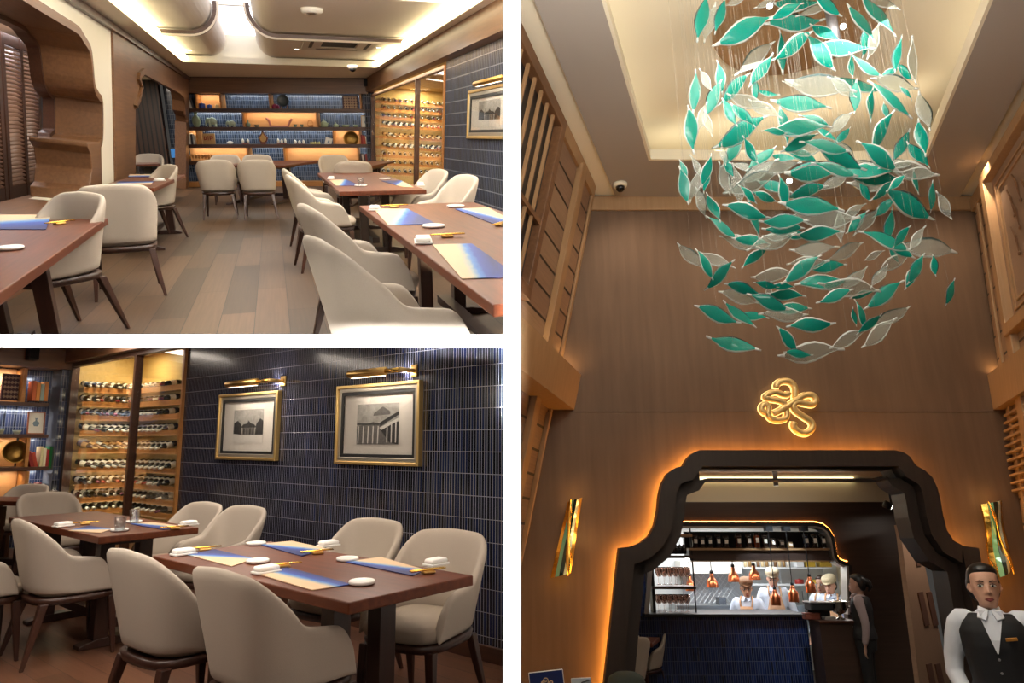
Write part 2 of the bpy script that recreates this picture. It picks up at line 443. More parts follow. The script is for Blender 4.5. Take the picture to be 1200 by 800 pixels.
def pic_frame(W, tl, br, label, kind=0, group=None, fw=.035, off=-.03):
    """framed monochrome print with gold frame, black fillet and wide mount"""
    x0, z1 = W.uv(*tl); x1, z0 = W.uv(*br); cx, cz = (x0 + x1) / 2, (z0 + z1) / 2; X, Z = (x1 - x0) / 2, (z1 - z0) / 2
    t = thing('framed_print', label, 'picture', W.mat(cx, cz, 0), group)
    ring = lambda a, c: [[(-X + a, -Z + a), (X - a, -Z + a), (X - a, Z - a), (-X + a, Z - a)], [(-X + c, -Z + c), (X - c, -Z + c), (X - c, Z - c), (-X + c, Z - c)][::-1]]
    B().prism(ring(0, fw * .45), -.045, -.002).obj('frame', m_brass_s, t, bevel=.004)
    B().prism(ring(fw * .45, fw), -.032, -.002).obj('frame_slip', m_silver, t, bevel=.003)
    B().prism(ring(fw, fw * 1.45), -.028, -.002).obj('fillet', m_black, t)
    a = fw * 1.45
    B().rect(-X + a, X - a, -Z + a, Z - a, -.014, -.004).obj('mount_board', mat('mount_board', 'ddd6cb', .8), t)
    w, h = X * .50, Z * .50
    p = B(); g = [mat('print_paper', 'a5a19a', .8, noise=.55, nscale=26), mat('print_mid', '6c6863', .8, noise=.7, nscale=60), mat('print_dark', '35332f', .8, noise=.5, nscale=60), mat('print_light', 'd6d1c8', .8, noise=.1, nscale=30)]
    p.m(0).rect(-w, w, -h, h, -.016, -.0142)
    def q(pts, m_, y): p.m(m_).prism([[(a_ * w, c_ * h) for a_, c_ in pts]], y, y + .0006)
    if kind == 0:      # plain pavilion among trees
        q([(-1, -1), (1, -1), (1, -.55), (-1, -.45)], 3, -.0168)
        q([(-.95, -.45), (-.4, -.5), (-.45, .1), (-.7, .35), (-.95, .2)], 2, -.0170)
        q([(.5, -.5), (1, -.5), (1, .3), (.8, .45), (.55, .1)], 2, -.0170)
        q([(-.35, -.5), (.45, -.5), (.45, -.05), (-.35, -.05)], 1, -.0172)
        q([(-.5, -.08), (.6, -.08), (.4, .12), (.2, .16), (.05, .34), (-.05, .16), (-.3, .12)], 2, -.0174)
        for i in range(4): q([(-.28 + i * .2, -.5), (-.2 + i * .2, -.5), (-.2 + i * .2, -.12), (-.28 + i * .2, -.12)], 2, -.0176)
    else:              # plain wooden house with a stair in front
        q([(-1, -.1), (-.2, .1), (1, -.1), (1, -1), (-1, -1)], 1, -.0168)
        q([(-.15, .55), (.25, .85), (.6, .6), (.6, .45), (-.2, .4)], 1, -.0170)
        q([(.1, .05), (1, .6), (1, .42), (.15, -.12)], 2, -.0172); q([(.1, -.18), (1, .28), (1, .15), (.2, -.3)], 3, -.0173)
        q([(.1, -.2), (1, .1), (1, -1), (.6, -.9)], 2, -.0171)
        q([(-1, .05), (.1, .02), (.1, -.04), (-1, -.03)], 2, -.0174)
        for i in range(5): q([(-.95 + i * .24, -.95), (-.9 + i * .24, -.95), (-.88 + i * .24, -.1), (-.93 + i * .24, -.1)], 3, -.0175)
        for i in range(3): q([(.45 + i * .2, -.9), (.5 + i * .2, -.9), (.5 + i * .2, -.1 + i * .1), (.45 + i * .2, -.1 + i * .1)], 3, -.0175)
    p.obj('print', g, t)
    B().rect(-X + a, X - a, -Z + a, Z - a, -.0215, -.0205).obj('glass', m_glass, t)
    return t
m_brass_s = mat('satin_gold_leaf', 'd9b878', .42, .9)
m_silver = mat('champagne_slip', 'b8b0a0', .35, .8)

def picture_light(W, x0, y0, x1, y1, rm, label, lampx=.78, power=6):
    """brass tube picture light; (x0,y0)-(x1,y1): the tube's ends in the photograph"""
    off = -.13
    u0, v0 = W.uv(x0, y0, off); u1, v1 = W.uv(x1, y1, off); c = (u0 + u1) / 2; v = (v0 + v1) / 2; L_ = abs(u1 - u0) / 2
    t = thing('picture_light', label, 'wall lamp', W.mat(c, v, 0))
    B().tube([(-L_, off, 0), (-L_ + .01, off, 0), (L_ * .35, off, 0)], [.026, .03, .03], 16).obj('tube_shade', m_brass, t, smooth=True)
    B().tube([(L_ * .35, off, 0), (L_ * .9, off, 0)], .017, 12).obj('lamp_rod', m_gold, t, smooth=True)
    B().tube([(L_ * .9, -.01, 0), (L_ * .9, off - .02, 0)], .016, 12).obj('arm', m_brass_s, t, smooth=True)
    B().rect(L_ * .8, L_ * 1.0, -.045, .045, -.014, -.001).obj('backplate', m_brass, t, bevel=.004)
    B().rect(-L_ * .9, L_ * .3, -.034, -.031, off - .006, off + .016).obj('led_strip', mat('lamp_diffuser', 'fff0d8', .5, emit=2), t)
    light('AREA', 'picture_lamp', W.m @ M.Translation((c, off * .9, v - .036)) @ M.Rotation(R(-22), 4, 'X'), power, (1, .88, .74), L_ * 1.7, .02)
    light('POINT', 'picture_bulb', W.m @ M.Translation((c + L_ * .7, -.035, v - .002)), power * .28, (1, .92, .86), .008)
    return t
# ================================================================ lower left: dining room with the blue tiled wall
R2 = Room(517, 1.345, -400); CUR[0] = 2
_c = R2.px(589, 779); RW2 = _c.x; D2 = R2.px(64, 640.5).y
W2 = Plane(R2.P(RW2, D2, 0), -R2.F, R2.N)          # tiled wall, u grows towards the viewer
K2 = Plane(R2.P(RW2, D2, 0), R2.R, R2.N)           # far wall, u grows to the right (negative = left of corner)
B().box(-9, RW2 + 1.6, -.5, D2 + .3, -.1, 0).obj('floor_dining', bricks('plank_floor_dark', '4a2e20', '6c4733', '2a1810', 1.3, .15, .002, .37, 'yx', .32, .15, grain=.35), mat=R2.mat(), kind='structure')
u_cab = W2.uv(213, 520)[0]
B().rect(u_cab, W2.uv(594, 600)[0] + .5, 0, 3.2, 0, .1).obj('wall_tiled', m_tile, mat=W2.m, kind='structure')
u_e = W2.uv(594, 600)[0] + .5
B().rect(u_cab, u_e, 0, .095, -.022, -.001).obj('baseboard_tiled', m_shelf, mat=W2.m, bevel=.004, kind='structure')
# far wall: tile back, walnut cornice
B().rect(-6, 0, 0, 3.4, .34, .42).obj('wall_far', m_tile_k := bricks('navy_finger_tiles_far', '0f1526', '333a55', '77767a', .03, .17, .0022, 0, 'xz', .25, .2, bump=.4), mat=K2.m, kind='structure')
hc2 = K2.uv(40, 430.5)[1]
B().rect(-6, .0, hc2, hc2 + .9, -.06, .36).obj('trim_cornice_far', m_corn, mat=K2.m, kind='structure')
va = W2.uv(50, 431)[1]; vb = W2.uv(192, 408)[1]; vt2 = (va + vb) / 2
B().rect(-.02, u_e, vt2, vt2 + .9, -.12, .0).obj('trim_cornice_side', m_corn, mat=W2.m, kind='structure')

def wine_room(rm, W, u_end, u_mid, vtop, rows, rdepth, label, group, where, spacing, m1, m2=None, per=None, light_p=20):
    """walk-in glass fronted wine room behind the tiled wall. W: front plane with u=0 at the far corner."""
    t = thing('wine_cabinet', label, 'wine cabinet', W.m)
    gold = m_cabw; mw = .025 if spacing < .1 else .045
    B().rect(.0, .09, 0, vtop, -.03, .06).obj('corner_post', m_shelf, t)
    B().rect(u_end - .035, u_end, 0, vtop, -.03, .06).obj('end_post', m_warm, t)
    B().rect(u_mid - mw, u_mid + mw, 0, vtop, -.03, .05).obj('mullion', m_shelf, t)
    B().rect(.09, u_end - .035, vtop - .05, vtop, -.025, .05).obj('header', m_shelf, t)
    B().rect(.09, u_end - .035, 0, .12, -.02, .05).obj('sill', m_shelf, t)
    for a, c in ((.09, u_mid - .04), (u_mid + .04, u_end - .035)):
        B().rect(a, c, .12, vtop - .05, .01, .016).obj('glass_pane', m_glass, t)
    # lining
    b = B(); b.rect(-.08, -.0, 0, vtop + .3, .06, rdepth + .08); b.obj('end_panel', gold, t)
    b = B(); b.rect(-.08, u_end + .6, 0, vtop + .3, rdepth, rdepth + .08); b.obj('rear_panel', gold, t)
    b = B(); b.rect(-.0, u_end + .6, vtop + .2, vtop + .28, .06, rdepth); b.obj('cabinet_ceiling', gold, t)
    b = B(); b.rect(u_end + .55, u_end + .6, 0, vtop + .2, .1, rdepth); b.obj('near_panel', gold, t)
    dp = .26
    for z in rows:
        b = B()
        b.prism([[(0, .06), (dp, .06), (dp, rdepth - dp), (u_end + .5, rdepth - dp), (u_end + .5, rdepth), (0, rdepth)]], 0, .03)
        o = b.obj('wine_shelf', gold, t); o.matrix_local = M.Translation((0, 0, z - .03)) @ M(((1, 0, 0, 0), (0, 0, 1, 0), (0, 1, 0, 0), (0, 0, 0, 1)))
        b = B(); b.rect(dp, dp + .015, z - .05, z + .018, .06, rdepth - dp); b.rect(dp, u_end + .5, z - .05, z + .018, rdepth - dp - .015, rdepth - dp)
        b.obj('shelf_lip', m_warm, t)
    n = 0
    for ri, z in enumerate(rows):
        lab3 = 3 <= ri <= 5
        for side in (0, 1):
            s = .1
            lim = (rdepth - .12) if side == 0 else (u_end + .2)
            s = .13 if side == 0 else dp + .1
            while s < lim:
                yaw = R(28) if lab3 else R(random.uniform(-6, 6)); tilt = R(100 if not lab3 else 104)
                if side == 0: loc = M.Translation((.04 if not lab3 else .06, s, z + .085)) @ M.Rotation(yaw, 4, 'Z')
                else: loc = M.Translation((s, rdepth - .04, z + .085)) @ M.Rotation(-pi / 2 + R(12 if spacing < .1 else 38), 4, 'Z')
                k = None
                if lab3 and side == 1: k = 0
                if ri == 4 and side == 0: k = random.choice((4, 4, 0))
                bottle(W.m @ loc @ M.Rotation(tilt, 4, 'Y'), f'wine bottle on the {ORD[ri]} shelf of {where}', f'wine bottles on the {ORD[ri]} shelf of {where}', k)
                s += spacing * (1 if side == 0 else (1.75 if spacing < .1 else 1.12)); n += 1
    for uu, yy, pw in ((.6, rdepth * .5, 1), (u_end * .9, rdepth * .45, .8)):
        light('AREA', 'cabinet_lamp', W.m @ M.Translation((uu, yy, vtop + .17)), light_p * pw, (1, .86, .55), .5, .4)
    for z in rows[::1]:
        light('AREA', 'shelf_strip', W.m @ M.Translation((dp + .06, (rdepth - dp) / 2, z - .06)) @ M.Rotation(R(35), 4, 'Y'), light_p * .05, (1, .86, .58), .02, rdepth * .7)
        light('AREA', 'shelf_strip', W.m @ M.Translation((u_end * .55, rdepth - dp - .06, z - .06)) @ M.Rotation(R(35), 4, 'X'), light_p * .05, (1, .86, .58), u_end * .8, .02)
    return n
ORD = ['top', 'second', 'third', 'fourth', 'fifth', 'sixth', 'seventh', 'eighth', 'lowest']
m_cabw = wood('cabinet_oak', 'b8985a', 'd0b070', 0, 2, .5)
KE = Plane(R2.P(RW2, D2, 0) , R2.R, R2.N)
rows2 = [KE.uv(78, y)[1] for y in (455.5, 472, 488, 506, 526.5, 548.5, 568, 583.7, 598)]
rd2 = KE.uv(163, 500)[0]
wine_room(R2, W2, u_cab, W2.uv(155.5, 500)[0], vt2, rows2, rd2, VIEW.__setitem__(0, (72, 212, 430, 603)) or 'tall glass-fronted wine room lit yellow beside the blue tiled wall, seen close', '', 'the wine room beside two prints', .084, None, light_p=20)

# pictures
pic_frame(W2, (399.5, 453), (495, 546.5), 'larger gold framed print of a wooden house with steep eaves, on the blue tiles', 1, fw=.055)
pic_frame(W2, (261.5, 463), (327, 540), 'smaller gold framed print of a pavilion, nearer the wine room', 0, fw=.055)
picture_light(W2, 409, 438, 474, 433, R2, 'brass picture light over the print of the wooden house', power=9)
picture_light(W2, 266, 450, 320, 445.5, R2, 'brass picture light over the print nearer the wine room', power=9)

# tables
T2a = make_table('dining_table', 'dark walnut dining table in front, set with blue and tan placemats, two prints above it', R2, (409, 706), (179, 651), (562, 675), group='dining tables by the tiled wall')
T2b = make_table('dining_table', 'walnut dining table with water glasses standing before the wine room', R2, (116, 629), (10, 606), (249, 620), group='dining tables by the tiled wall')
T2c = make_table('dining_table', 'walnut table at far left by the bookcase with a glass on it', R2, (43, 588), (-60, 585), (60, 583), group='dining tables by the tiled wall')
# chairs
def put(rm, x, y, yaw, label, group, src=[None], s=1):
    p = rm.px(x, y); m = rm.mat(p.x, p.y, 0, R(yaw))
    if s != 1: m = m @ M.Scale(s, 4)
    if src[0] is None: src[0] = make_chair('tub_chair', label, m, group); return src[0]
    return dup(src[0], m, label, group)
G2 = 'upholstered tub chairs round the tables by the tiled wall'
def top(rm, x, ytop, yaw, label, group, src=None, dh=.83):
    """chair whose back reaches the photograph's row ytop"""
    s = (ytop - (rm_y[id(rm)])) / (rm.H - dh)
    return put(rm, x, rm_y[id(rm)] + s * rm.H, yaw, label, group)
rm_y = {id(R2): 517}
top(R2, 210, 647, -88, 'beige tub chair second from front at the nearest table, back towards us', G2)
top(R2, 325, 669, -88, 'beige tub chair nearest of all, its back cut by the photo edge', G2)
top(R2, 396, 622, 98, 'beige tub chair behind the nearest table, half hidden by it', G2)
top(R2, 490, 639, 103, 'beige tub chair seen whole at the right end of nearest table', G2)
top(R2, 74, 612, -92, 'beige tub chair at the middle table, arm and side in full view', G2)
top(R2, -42, 616, -92, 'beige tub chair cut off by the left photo edge at middle table', G2)
top(R2, 58, 583, -178, 'grey-brown tub chair seen from behind at the far end of middle table', G2)
top(R2, 192, 598, 98, 'pale tub chair behind the middle table, nearer the wine room', G2)
top(R2, 242, 603, 98, 'pale tub chair behind the middle table against dark tiles', G2)
top(R2, 3, 573, 120, 'pale tub chair at the far left table below the brass bowl', G2)

GM = 'indigo and tan paper placemats on the nearest table'
hh = .756
placemat(R2, [(342, 663.5), (411, 684), (377, 690), (318, 671)][0:4] and [(336, 665), (412, 685), (366, 692), (299, 672)], hh, 'paper placemat on the nearest table, between two near chairs, blue at its far side', None)
placemat(R2, [(252, 644), (298, 655), (271, 664), (218, 650)], hh, 'paper placemat at the left end of the nearest table', None)
placemat(R2, [(303, 638), (354, 652), (382, 643), (342, 634)], hh, 'paper placemat on the far side of nearest table, left one', None)
placemat(R2, [(405, 659), (484, 675), (498, 668), (446, 653)], hh, 'paper placemat before the whole chair at right', None)
for i, (x, y, w) in enumerate(((424, 684, 'near the front corner of nearest table'), (302, 659, 'between the two near placemats'), (407, 656.5, 'left of the placemat by the right chair'), (300, 638, 'at the far left of the nearest table'))):
    coaster(R2, x, y, hh, 'small round white plate ' + w, 'round white side plates')
for x, y, w, yw in ((312, 671, 'left of the front placemat', 0), (215, 650, 'at the left end of the nearest table', 0), (385, 640, 'behind the far placemat', 0), (511, 662, 'by the whole chair at right', 0)):
    napkin(R2, x, y, hh, R(yw), 'folded white napkin on its tray ' + w, 'folded white napkins')
for x, y, w, yw in ((332, 665, 'beside the front napkin', 75), (240, 645, 'at the left end of the nearest table', 75), (372, 649, 'near the far placemat', 75), (502, 672, 'near the whole chair at right', 75)):
    rest(R2, x, y, hh, R(yw), 'gold chopstick rest with gold chopsticks ' + w, 'gold chopstick rests')
placemat(R2, [(104, 616), (131, 620), (118, 624.5), (80, 622)], hh, 'paper placemat on the middle table, left side', None)
placemat(R2, [(152, 614), (192, 621), (216, 617), (178, 612)], hh, 'paper placemat on the middle table by the pale chairs', None)
coaster(R2, 140, 622, hh, 'small round white plate under the front glass on middle table', 'round white side plates')
coaster(R2, 157, 612, hh, 'small round white plate under the far glass on middle table', 'round white side plates')
tumbler(R2, 140, 622, hh + .018, 'clear water glass at the front of the middle table', None)
tumbler(R2, 157, 612, hh + .018, 'clear water glass further back on the middle table', None)
napkin(R2, 74, 617, hh, R(10), 'folded white napkin on the left side of the middle table', 'folded white napkins')
napkin(R2, 221, 615.5, hh, R(10), 'folded white napkin on the right side of the middle table', 'folded white napkins')
rest(R2, 100, 614.5, hh, R(75), 'gold chopstick rest at the left of middle table', 'gold chopstick rests')
rest(R2, 205, 620, hh, R(75), 'gold chopstick rest at the right of middle table', 'gold chopstick rests')
tumbler(R2, 62, 584.5, hh - .005, 'clear water glass on the far left table', None)

def slab_fill(x, y, power, sx, sy, dz=.03, col=(1, .87, .74)):
    """added area light under the slab, edge-on and unseen, for light from above"""
    z = 1.345 + y * 117 / 800 - dz
    m = M.Translation((x, y, z)) @ M.Rotation(PITCH, 4, 'X')
    light('AREA', 'overhead_slab_fill', m, power, col, sx, sy)  # added fill, no visible fixture
slab_fill(-.75, 3.3, 11, .6, .8)
slab_fill(-2.6, 5.2, 18, .8, 1.0)
slab_fill(-4.6, 7.4, 19, .8, 1.0)
slab_fill(-2.0, 2.4, 14, .9, .6)
slab_fill(-3.2, 3.6, 14, .9, .6)
slab_fill(-.35, 1.5, 5, .4, .4)
# ================================================================ objects for the bookcases (placed on a shelf plane by their outline)
m_lin = wood('oak_lining', 'b98a58', 'cda070', 0, 2, .5)
class Shelf:
    def __init__(s, K, depth=.16): s.K = K; s.off = depth
    def box(s, x0, y0, x1, y1, off=None):
        """outline in the photograph -> centre u, base v, width, height and a frame whose y points into the wall"""
        off = s.off if off is None else off
        a = s.K.uv(x0, y1, off); b_ = s.K.uv(x1, y1, off); c = s.K.uv((x0 + x1) / 2, y0, off); d = s.K.uv((x0 + x1) / 2, y1, off)
        return d[0], d[1], abs(b_[0] - a[0]), c[1] - d[1], s.K.mat(d[0], d[1], off)
    def base(s, y, x): return s.K.uv(x, y, s.off)[1]

def th_tag(o, label, cat, group=None): return props(o, label, cat, group)

def books(S, x0, y0, x1, y1, cols, label, group, lean=0):
    u, v, w, h, m = S.box(x0, y0, x1, y1); n = len(cols); t = w / n
    for i, c in enumerate(cols):
        hh = h * (1 - .07 * ((i * 7) % 3)); mm = m @ M.Translation((-w / 2 + t * (i + .5), 0, .001)) @ M.Rotation(R(lean), 4, 'Y')
        tt = thing('book', f'{c[1]} book in ' + label, 'book', mm, group)
        b = B(); b.box(-t * .45, -t * .36, -.09, .09, 0, hh); b.box(t * .36, t * .45, -.09, .09, 0, hh); b.box(-t * .45, t * .45, -.092, -.086, 0, hh); b.obj('cover', mat('book_' + c[0], c[0], .6), tt)
        B().box(-t * .35, t * .35, -.085, .088, .004, hh - .006).obj('pages', m_cloth, tt)

def jar(S, x0, y0, x1, y1, col, label, cat='jar', lid=True, name='lidded_jar', rough=.3):
    u, v, w, h, m = S.box(x0, y0, x1, y1); r = w / 2; mc = mat('glaze_' + col, col, rough, coat=.4)
    t = thing(name, label, cat, m)
    B().lathe([(r * .8, 0), (r, h * .1), (r, h * .72), (r * .9, h * .8), (r * .3, h * .8)], 16).obj('body', mc, t, smooth=True)
    if lid: B().lathe([(r * .92, h * .8), (r * .94, h * .88), (r * .2, h * .92), (r * .2, h), (r * .03, h)], 16).obj('lid', mc, t, smooth=True)

def lathed(S, x0, y0, x1, y1, prof, col, label, name, cat, rough=.35, metal=0, group=None):
    u, v, w, h, m = S.box(x0, y0, x1, y1); r = w / 2
    b = B(); b.lathe([(a * r, z * h) for a, z in prof], 20)
    return b.obj(name, mat('glaze_' + col, col, rough, metal, noise=.15, nscale=20), mat=m, smooth=True, label=label, cat=cat, group=group)

def disc_stand(S, x0, y0, x1, y1, col, rim, label, name='display_plate', cat='plate', metal=0, stand=True, deep=.05):
    u, v, w, h, m = S.box(x0, y0, x1, y1); r = w / 2
    t = thing(name, label, cat, m)
    mm = M.Translation((0, 0, h - r)) @ M.Rotation(R(90 - 6), 4, 'X')
    b = B(); b.lathe([(r * .55, 0), (r * .9, deep * .4), (r, deep), (r * .97, deep * 1.05), (r * .8, deep * .5), (r * .5, deep * .25), (.004, deep * .2)], 28, mm)
    b.obj('bowl' if metal else 'disc', mat('disc_' + col, col, .35, metal, noise=.3, nscale=30), t, smooth=True)
    b = B(); b.lathe([(r * .97, deep * .9), (r * 1.01, deep * 1.0), (r * 1.0, deep * 1.15), (r * .93, deep * 1.1), (r * .93, deep * .9), (r * .97, deep * .9)], 28, mm, cap=False)
    b.obj('rim', mat('rim_' + rim, rim, .4, metal), t, smooth=True)
    if stand:
        b = B()
        for s_ in (-1, 1): b.box(s_ * r * .5 - .008, s_ * r * .5 + .008, -.06, .05, 0, .012); b.box(s_ * r * .5 - .008, s_ * r * .5 + .008, -.062, -.05, 0, .05); b.box(s_ * r * .5 - .008, s_ * r * .5 + .008, .035, .047, 0, h * .7)
        b.obj('plate_stand', m_warm, t)
    return t

def small_frame(S, x0, y0, x1, y1, fcol, label, motif='vase', tilt=0):
    u, v, w, h, m = S.box(x0, y0, x1, y1); X = w / 2; f = w * .07
    t = thing('small_picture', label, 'picture', m @ M.Rotation(R(tilt), 4, 'Y') @ M.Rotation(R(-4), 4, 'X'))
    B().prism([[(-X, 0), (X, 0), (X, h), (-X, h)], [(-X + f, f), (-X + f, h - f), (X - f, h - f), (X - f, f)]], -.014, .01).obj('frame', mat('frame_' + fcol, fcol, .4), t, bevel=.002)
    B().rect(-X + f * .8, X - f * .8, f * .8, h - f * .8, 0, .008).obj('card', mat('picture_card', 'eceae2', .7), t)
    b = B(); c = h / 2; s = w * .5
    if motif == 'vase': b.prism([[(-s * .22, c - s * .45), (s * .22, c - s * .45), (s * .38, c - s * .1), (s * .3, c + s * .12), (s * .1, c + s * .25), (s * .1, c + s * .5), (s * .18, c + s * .62), (-s * .18, c + s * .62), (-s * .1, c + s * .5), (-s * .1, c + s * .25), (-s * .3, c + s * .12), (-s * .38, c - s * .1)]], -.003, -.0005)
    else: b.prism([[(-s * .3, c - s * .4), (s * .3, c - s * .4), (s * .2, c + s * .3), (-s * .1, c + s * .5)]], -.003, -.0005)
    b.obj('drawn_motif', mat('motif_blue_grey', '7f93a3', .7), t)

def carved_panel(S, x0, y0, x1, y1, label):
    u, v, w, h, m = S.box(x0, y0, x1, y1); X = w / 2
    t = thing('carved_panel', label, 'ornament', m)
    B().prism([[(-X, 0), (X, 0), (X, h), (-X, h)], [(-X + w * .08, w * .08), (-X + w * .08, h - w * .08), (X - w * .08, h - w * .08), (X - w * .08, w * .08)]], -.02, .02).obj('frame', mat('oxblood_wood', '4a2028', .5), t, bevel=.003)
    B().rect(-X * .9, X * .9, h * .05, h * .95, 0, .012).obj('ground', mat('oxblood_wood', '4a2028', .5), t)
    b = B()
    for i in range(5):
        for j in range(5):
            cx = -X * .68 + X * 1.36 * i / 4; cz = h * .14 + h * .72 * j / 4; q = w * .098
            b.prism([[(cx - q, cz), (cx, cz - q), (cx + q, cz), (cx, cz + q)]], -.012, .001)
    b.obj('fretwork', mat('aged_ivory', 'b79a80', .6), t)

def loafs(b, cx, cy, cz, rx, ry, rz, seg=14, rings=8, mt=None):
    """ellipsoid"""
    prof = []
    R_ = []
    for i in range(rings + 1):
        a = pi * i / rings
        R_.append([V((cx + rx * max(.02, sin(a)) * cos(2 * pi * k / seg), cy + ry * max(.02, sin(a)) * sin(2 * pi * k / seg), cz - rz * cos(a))) for k in range(seg)])
    if mt: R_ = [[mt @ p for p in r] for r in R_]
    b.loft(R_)

def merged(b, name, m_, vox, **kw):
    """one continuous skin over overlapping solids"""
    o = b.obj(name, m_, smooth=True, **kw)
    md = o.modifiers.new('r', 'REMESH'); md.mode = 'VOXEL'; md.voxel_size = vox; md.use_smooth_shade = True
    sm = o.modifiers.new('s', 'SMOOTH'); sm.factor = .6; sm.iterations = 3
    me = o.data; bake(o)
    o.data.materials.clear()
    for q in (m_ if isinstance(m_, (list, tuple)) else [m_]): o.data.materials.append(q)
    for p in o.data.polygons: p.use_smooth = True; p.material_index = 0
    return o

def elephant(S, x0, y0, x1, y1, label, flip=1):
    u, v, w, h, m = S.box(x0, y0, x1, y1); b = B(); k = flip
    loafs(b, 0, 0, h * .60, w * .33, w * .2, h * .34)
    loafs(b, k * -w * .33, 0, h * .66, w * .17, w * .14, h * .25)
    b.tube([(k * -w * .42, 0, h * .7), (k * -w * .5, 0, h * .45), (k * -w * .48, 0, h * .2), (k * -w * .40, 0, h * .1)], [w * .09, w * .065, w * .045, w * .035], 10)
    for x, y in ((-.22, .1), (-.18, -.1), (.2, .1), (.22, -.1)): b.tube([(k * x * w, y * w, h * .5), (k * x * w, y * w, 0)], [w * .1, w * .085], 10)
    b.box(min(k * -w * .24, k * -w * .18), max(k * -w * .24, k * -w * .18), -w * .2, -w * .13, h * .45, h * .85); b.box(min(k * -w * .24, k * -w * .18), max(k * -w * .24, k * -w * .18), w * .13, w * .2, h * .45, h * .85)
    b.tube([(k * w * .31, 0, h * .7), (k * w * .37, 0, h * .35)], [w * .02, w * .012], 6)
    merged(b, 'elephant_figurine', mat('celadon', 'a9b49a', .35, noise=.2, nscale=25, coat=.3), w * .028, mat=m, label=label, cat='figurine')

def lump_set(S, x0, y0, x1, y1, label, name, n, col):
    """white ceramic group on a small wooden stand"""
    u, v, w, h, m = S.box(x0, y0, x1, y1)
    t = thing(name, label, 'ornament', m)
    B().box(-w * .5, w * .5, -.05, .05, 0, h * .3).obj('wooden_stand', m_shelf_red, t, bevel=.003)
    for i in range(n):
        cx = -w * .36 + w * .72 * (i / max(1, n - 1) if n > 1 else .5); hh = h * (.62 if i % 2 else .7)
        b = B(); b.lathe([(w * .08, h * .3), (w * .36 / n, h * .45), (w * .38 / n, h * .3 + hh * .6), (w * .15 / n, h * .3 + hh * .9), (w * .05 / n, h * .3 + hh)], 12, M.Translation((cx, 0, 0)))
        b.obj('ceramic_cup', mat('glaze_' + col, col, .3, coat=.3), t, smooth=True)
m_shelf_red = mat('red_brown_stand', '6e3524', .5)

def bookcase(K, name, label, rows, x0, x1, warm, divs, depth=.34, ycor=None, thick=.045, ledc=(.82, .9, 1)):
    """rows: shelf boards (pixel y at pixel x); warm: oak lined boxes (x0,x1,ytop,ybot); divs: uprights (x,ytop,ybot)"""
    xm = (x0 + x1) / 2
    t = thing(name, label, 'bookcase', K.m)
    for y in rows:
        v = K.uv(xm, y)[1]; a = K.uv(x0, y)[0]; c = K.uv(x1, y)[0]
        B().rect(a, c, v - thick / 2, v + thick / 2, 0, depth - .005).obj('shelf', m_shelf, t, bevel=.003)
    for (a, c, yt, yb) in warm:
        u0, v0 = K.uv(a, yb); u1, v1 = K.uv(c, yt)
        b = B(); b.rect(u0, u1, v0, v1, depth - .03, depth - .008); b.obj('oak_lining', m_lin, t)
        light('AREA', 'shelf_light', K.m @ M.Translation(((u0 + u1) / 2, depth * .55, v1 - .035)) @ M.Rotation(R(18), 4, 'X'), 3.2 * abs(u1 - u0), (1, .76, .50), abs(u1 - u0) * .92, .03)
    for (x, yt, yb) in divs:
        u, v0 = K.uv(x, yb); _, v1 = K.uv(x, yt)
        B().rect(u - .02, u + .02, v0, v1, .004, depth - .006).obj('divider', m_warm, t, bevel=.003)
    return t
def tile_leds(K, spans, depth=.34, pw=2.2, col=(.9, .95, 1)):
    for (a, c, y) in spans:
        u0, v = K.uv(a, y); u1, _ = K.uv(c, y)
        light('AREA', 'shelf_light', K.m @ M.Translation(((u0 + u1) / 2, depth * .6, v - .03)) @ M.Rotation(R(25), 4, 'X'), pw * abs(u1 - u0), col, abs(u1 - u0) * .95, .03)

# ---- bookcase of the lower left room (only its right end is in view)
CUR[0] = 2
S2 = Shelf(K2)
bookcase(K2, 'bookcase', 'walnut wall bookcase end with brass bowl, close to the wine room', (472, 510.5, 550, 592), -60, 57, [(-60, 30, 431, 470), (-60, 30, 552, 590), (-60, 29, 512, 549)], [(27, 431, 471), (30.5, 512, 549), (29, 552, 591), (56, 431, 640)])
tile_leds(K2, [(-60, 56, 432), (-60, 56, 474), (31, 56, 512.5), (31, 56, 552)], pw=4)
carved_panel(S2, 0, 438, 24, 469, 'square dark red carved panel on the top shelf by wine room')
books(S2, 34, 447, 53, 470, [('b5562a', 'orange'), ('c07a3a', 'ochre'), ('7c8a8a', 'grey'), ('a8652c', 'tan')], 'the orange group on top shelf near the wine room', 'books on the top shelf near the wine room')
small_frame(S2, 31, 482, 51.5, 508.5, 'a85c34', 'small picture of a pale blue vase in thin red-brown frame')
lathed(S2, 14, 504, 25, 508.5, [(.5, 0), (1, 1), (.95, 1), (.45, .15), (.02, .1)], 'a8ad96', 'small pale green bowl left of the vase picture, near the wine room', 'small_bowl', 'bowl')
lathed(S2, -4, 502, 5, 508.5, [(.5, 0), (1, .9), (.95, 1), (.45, .15), (.02, .1)], '9aa38c', 'small green bowl cut by the left photo edge', 'small_bowl', 'bowl')
disc_stand(S2, -2, 517, 29, 548.5, '8a6a34', 'a07a3c', 'large round brass bowl standing on edge, lower left room', 'brass_bowl', 'bowl', metal=.9, stand=False, deep=.09)
books(S2, 33, 528, 42, 548, [('8a1f1c', 'dark red'), ('a83a22', 'red')], 'the leaning pair under the vase picture', 'leaning red books', lean=-14)
books(S2, 43, 523, 57, 548.5, [('d8cfa0', 'cream'), ('efe6c8', 'ivory'), ('a32420', 'red'), ('1f7a3a', 'green')], 'the upright row with a green spine', 'upright books by the green spine')
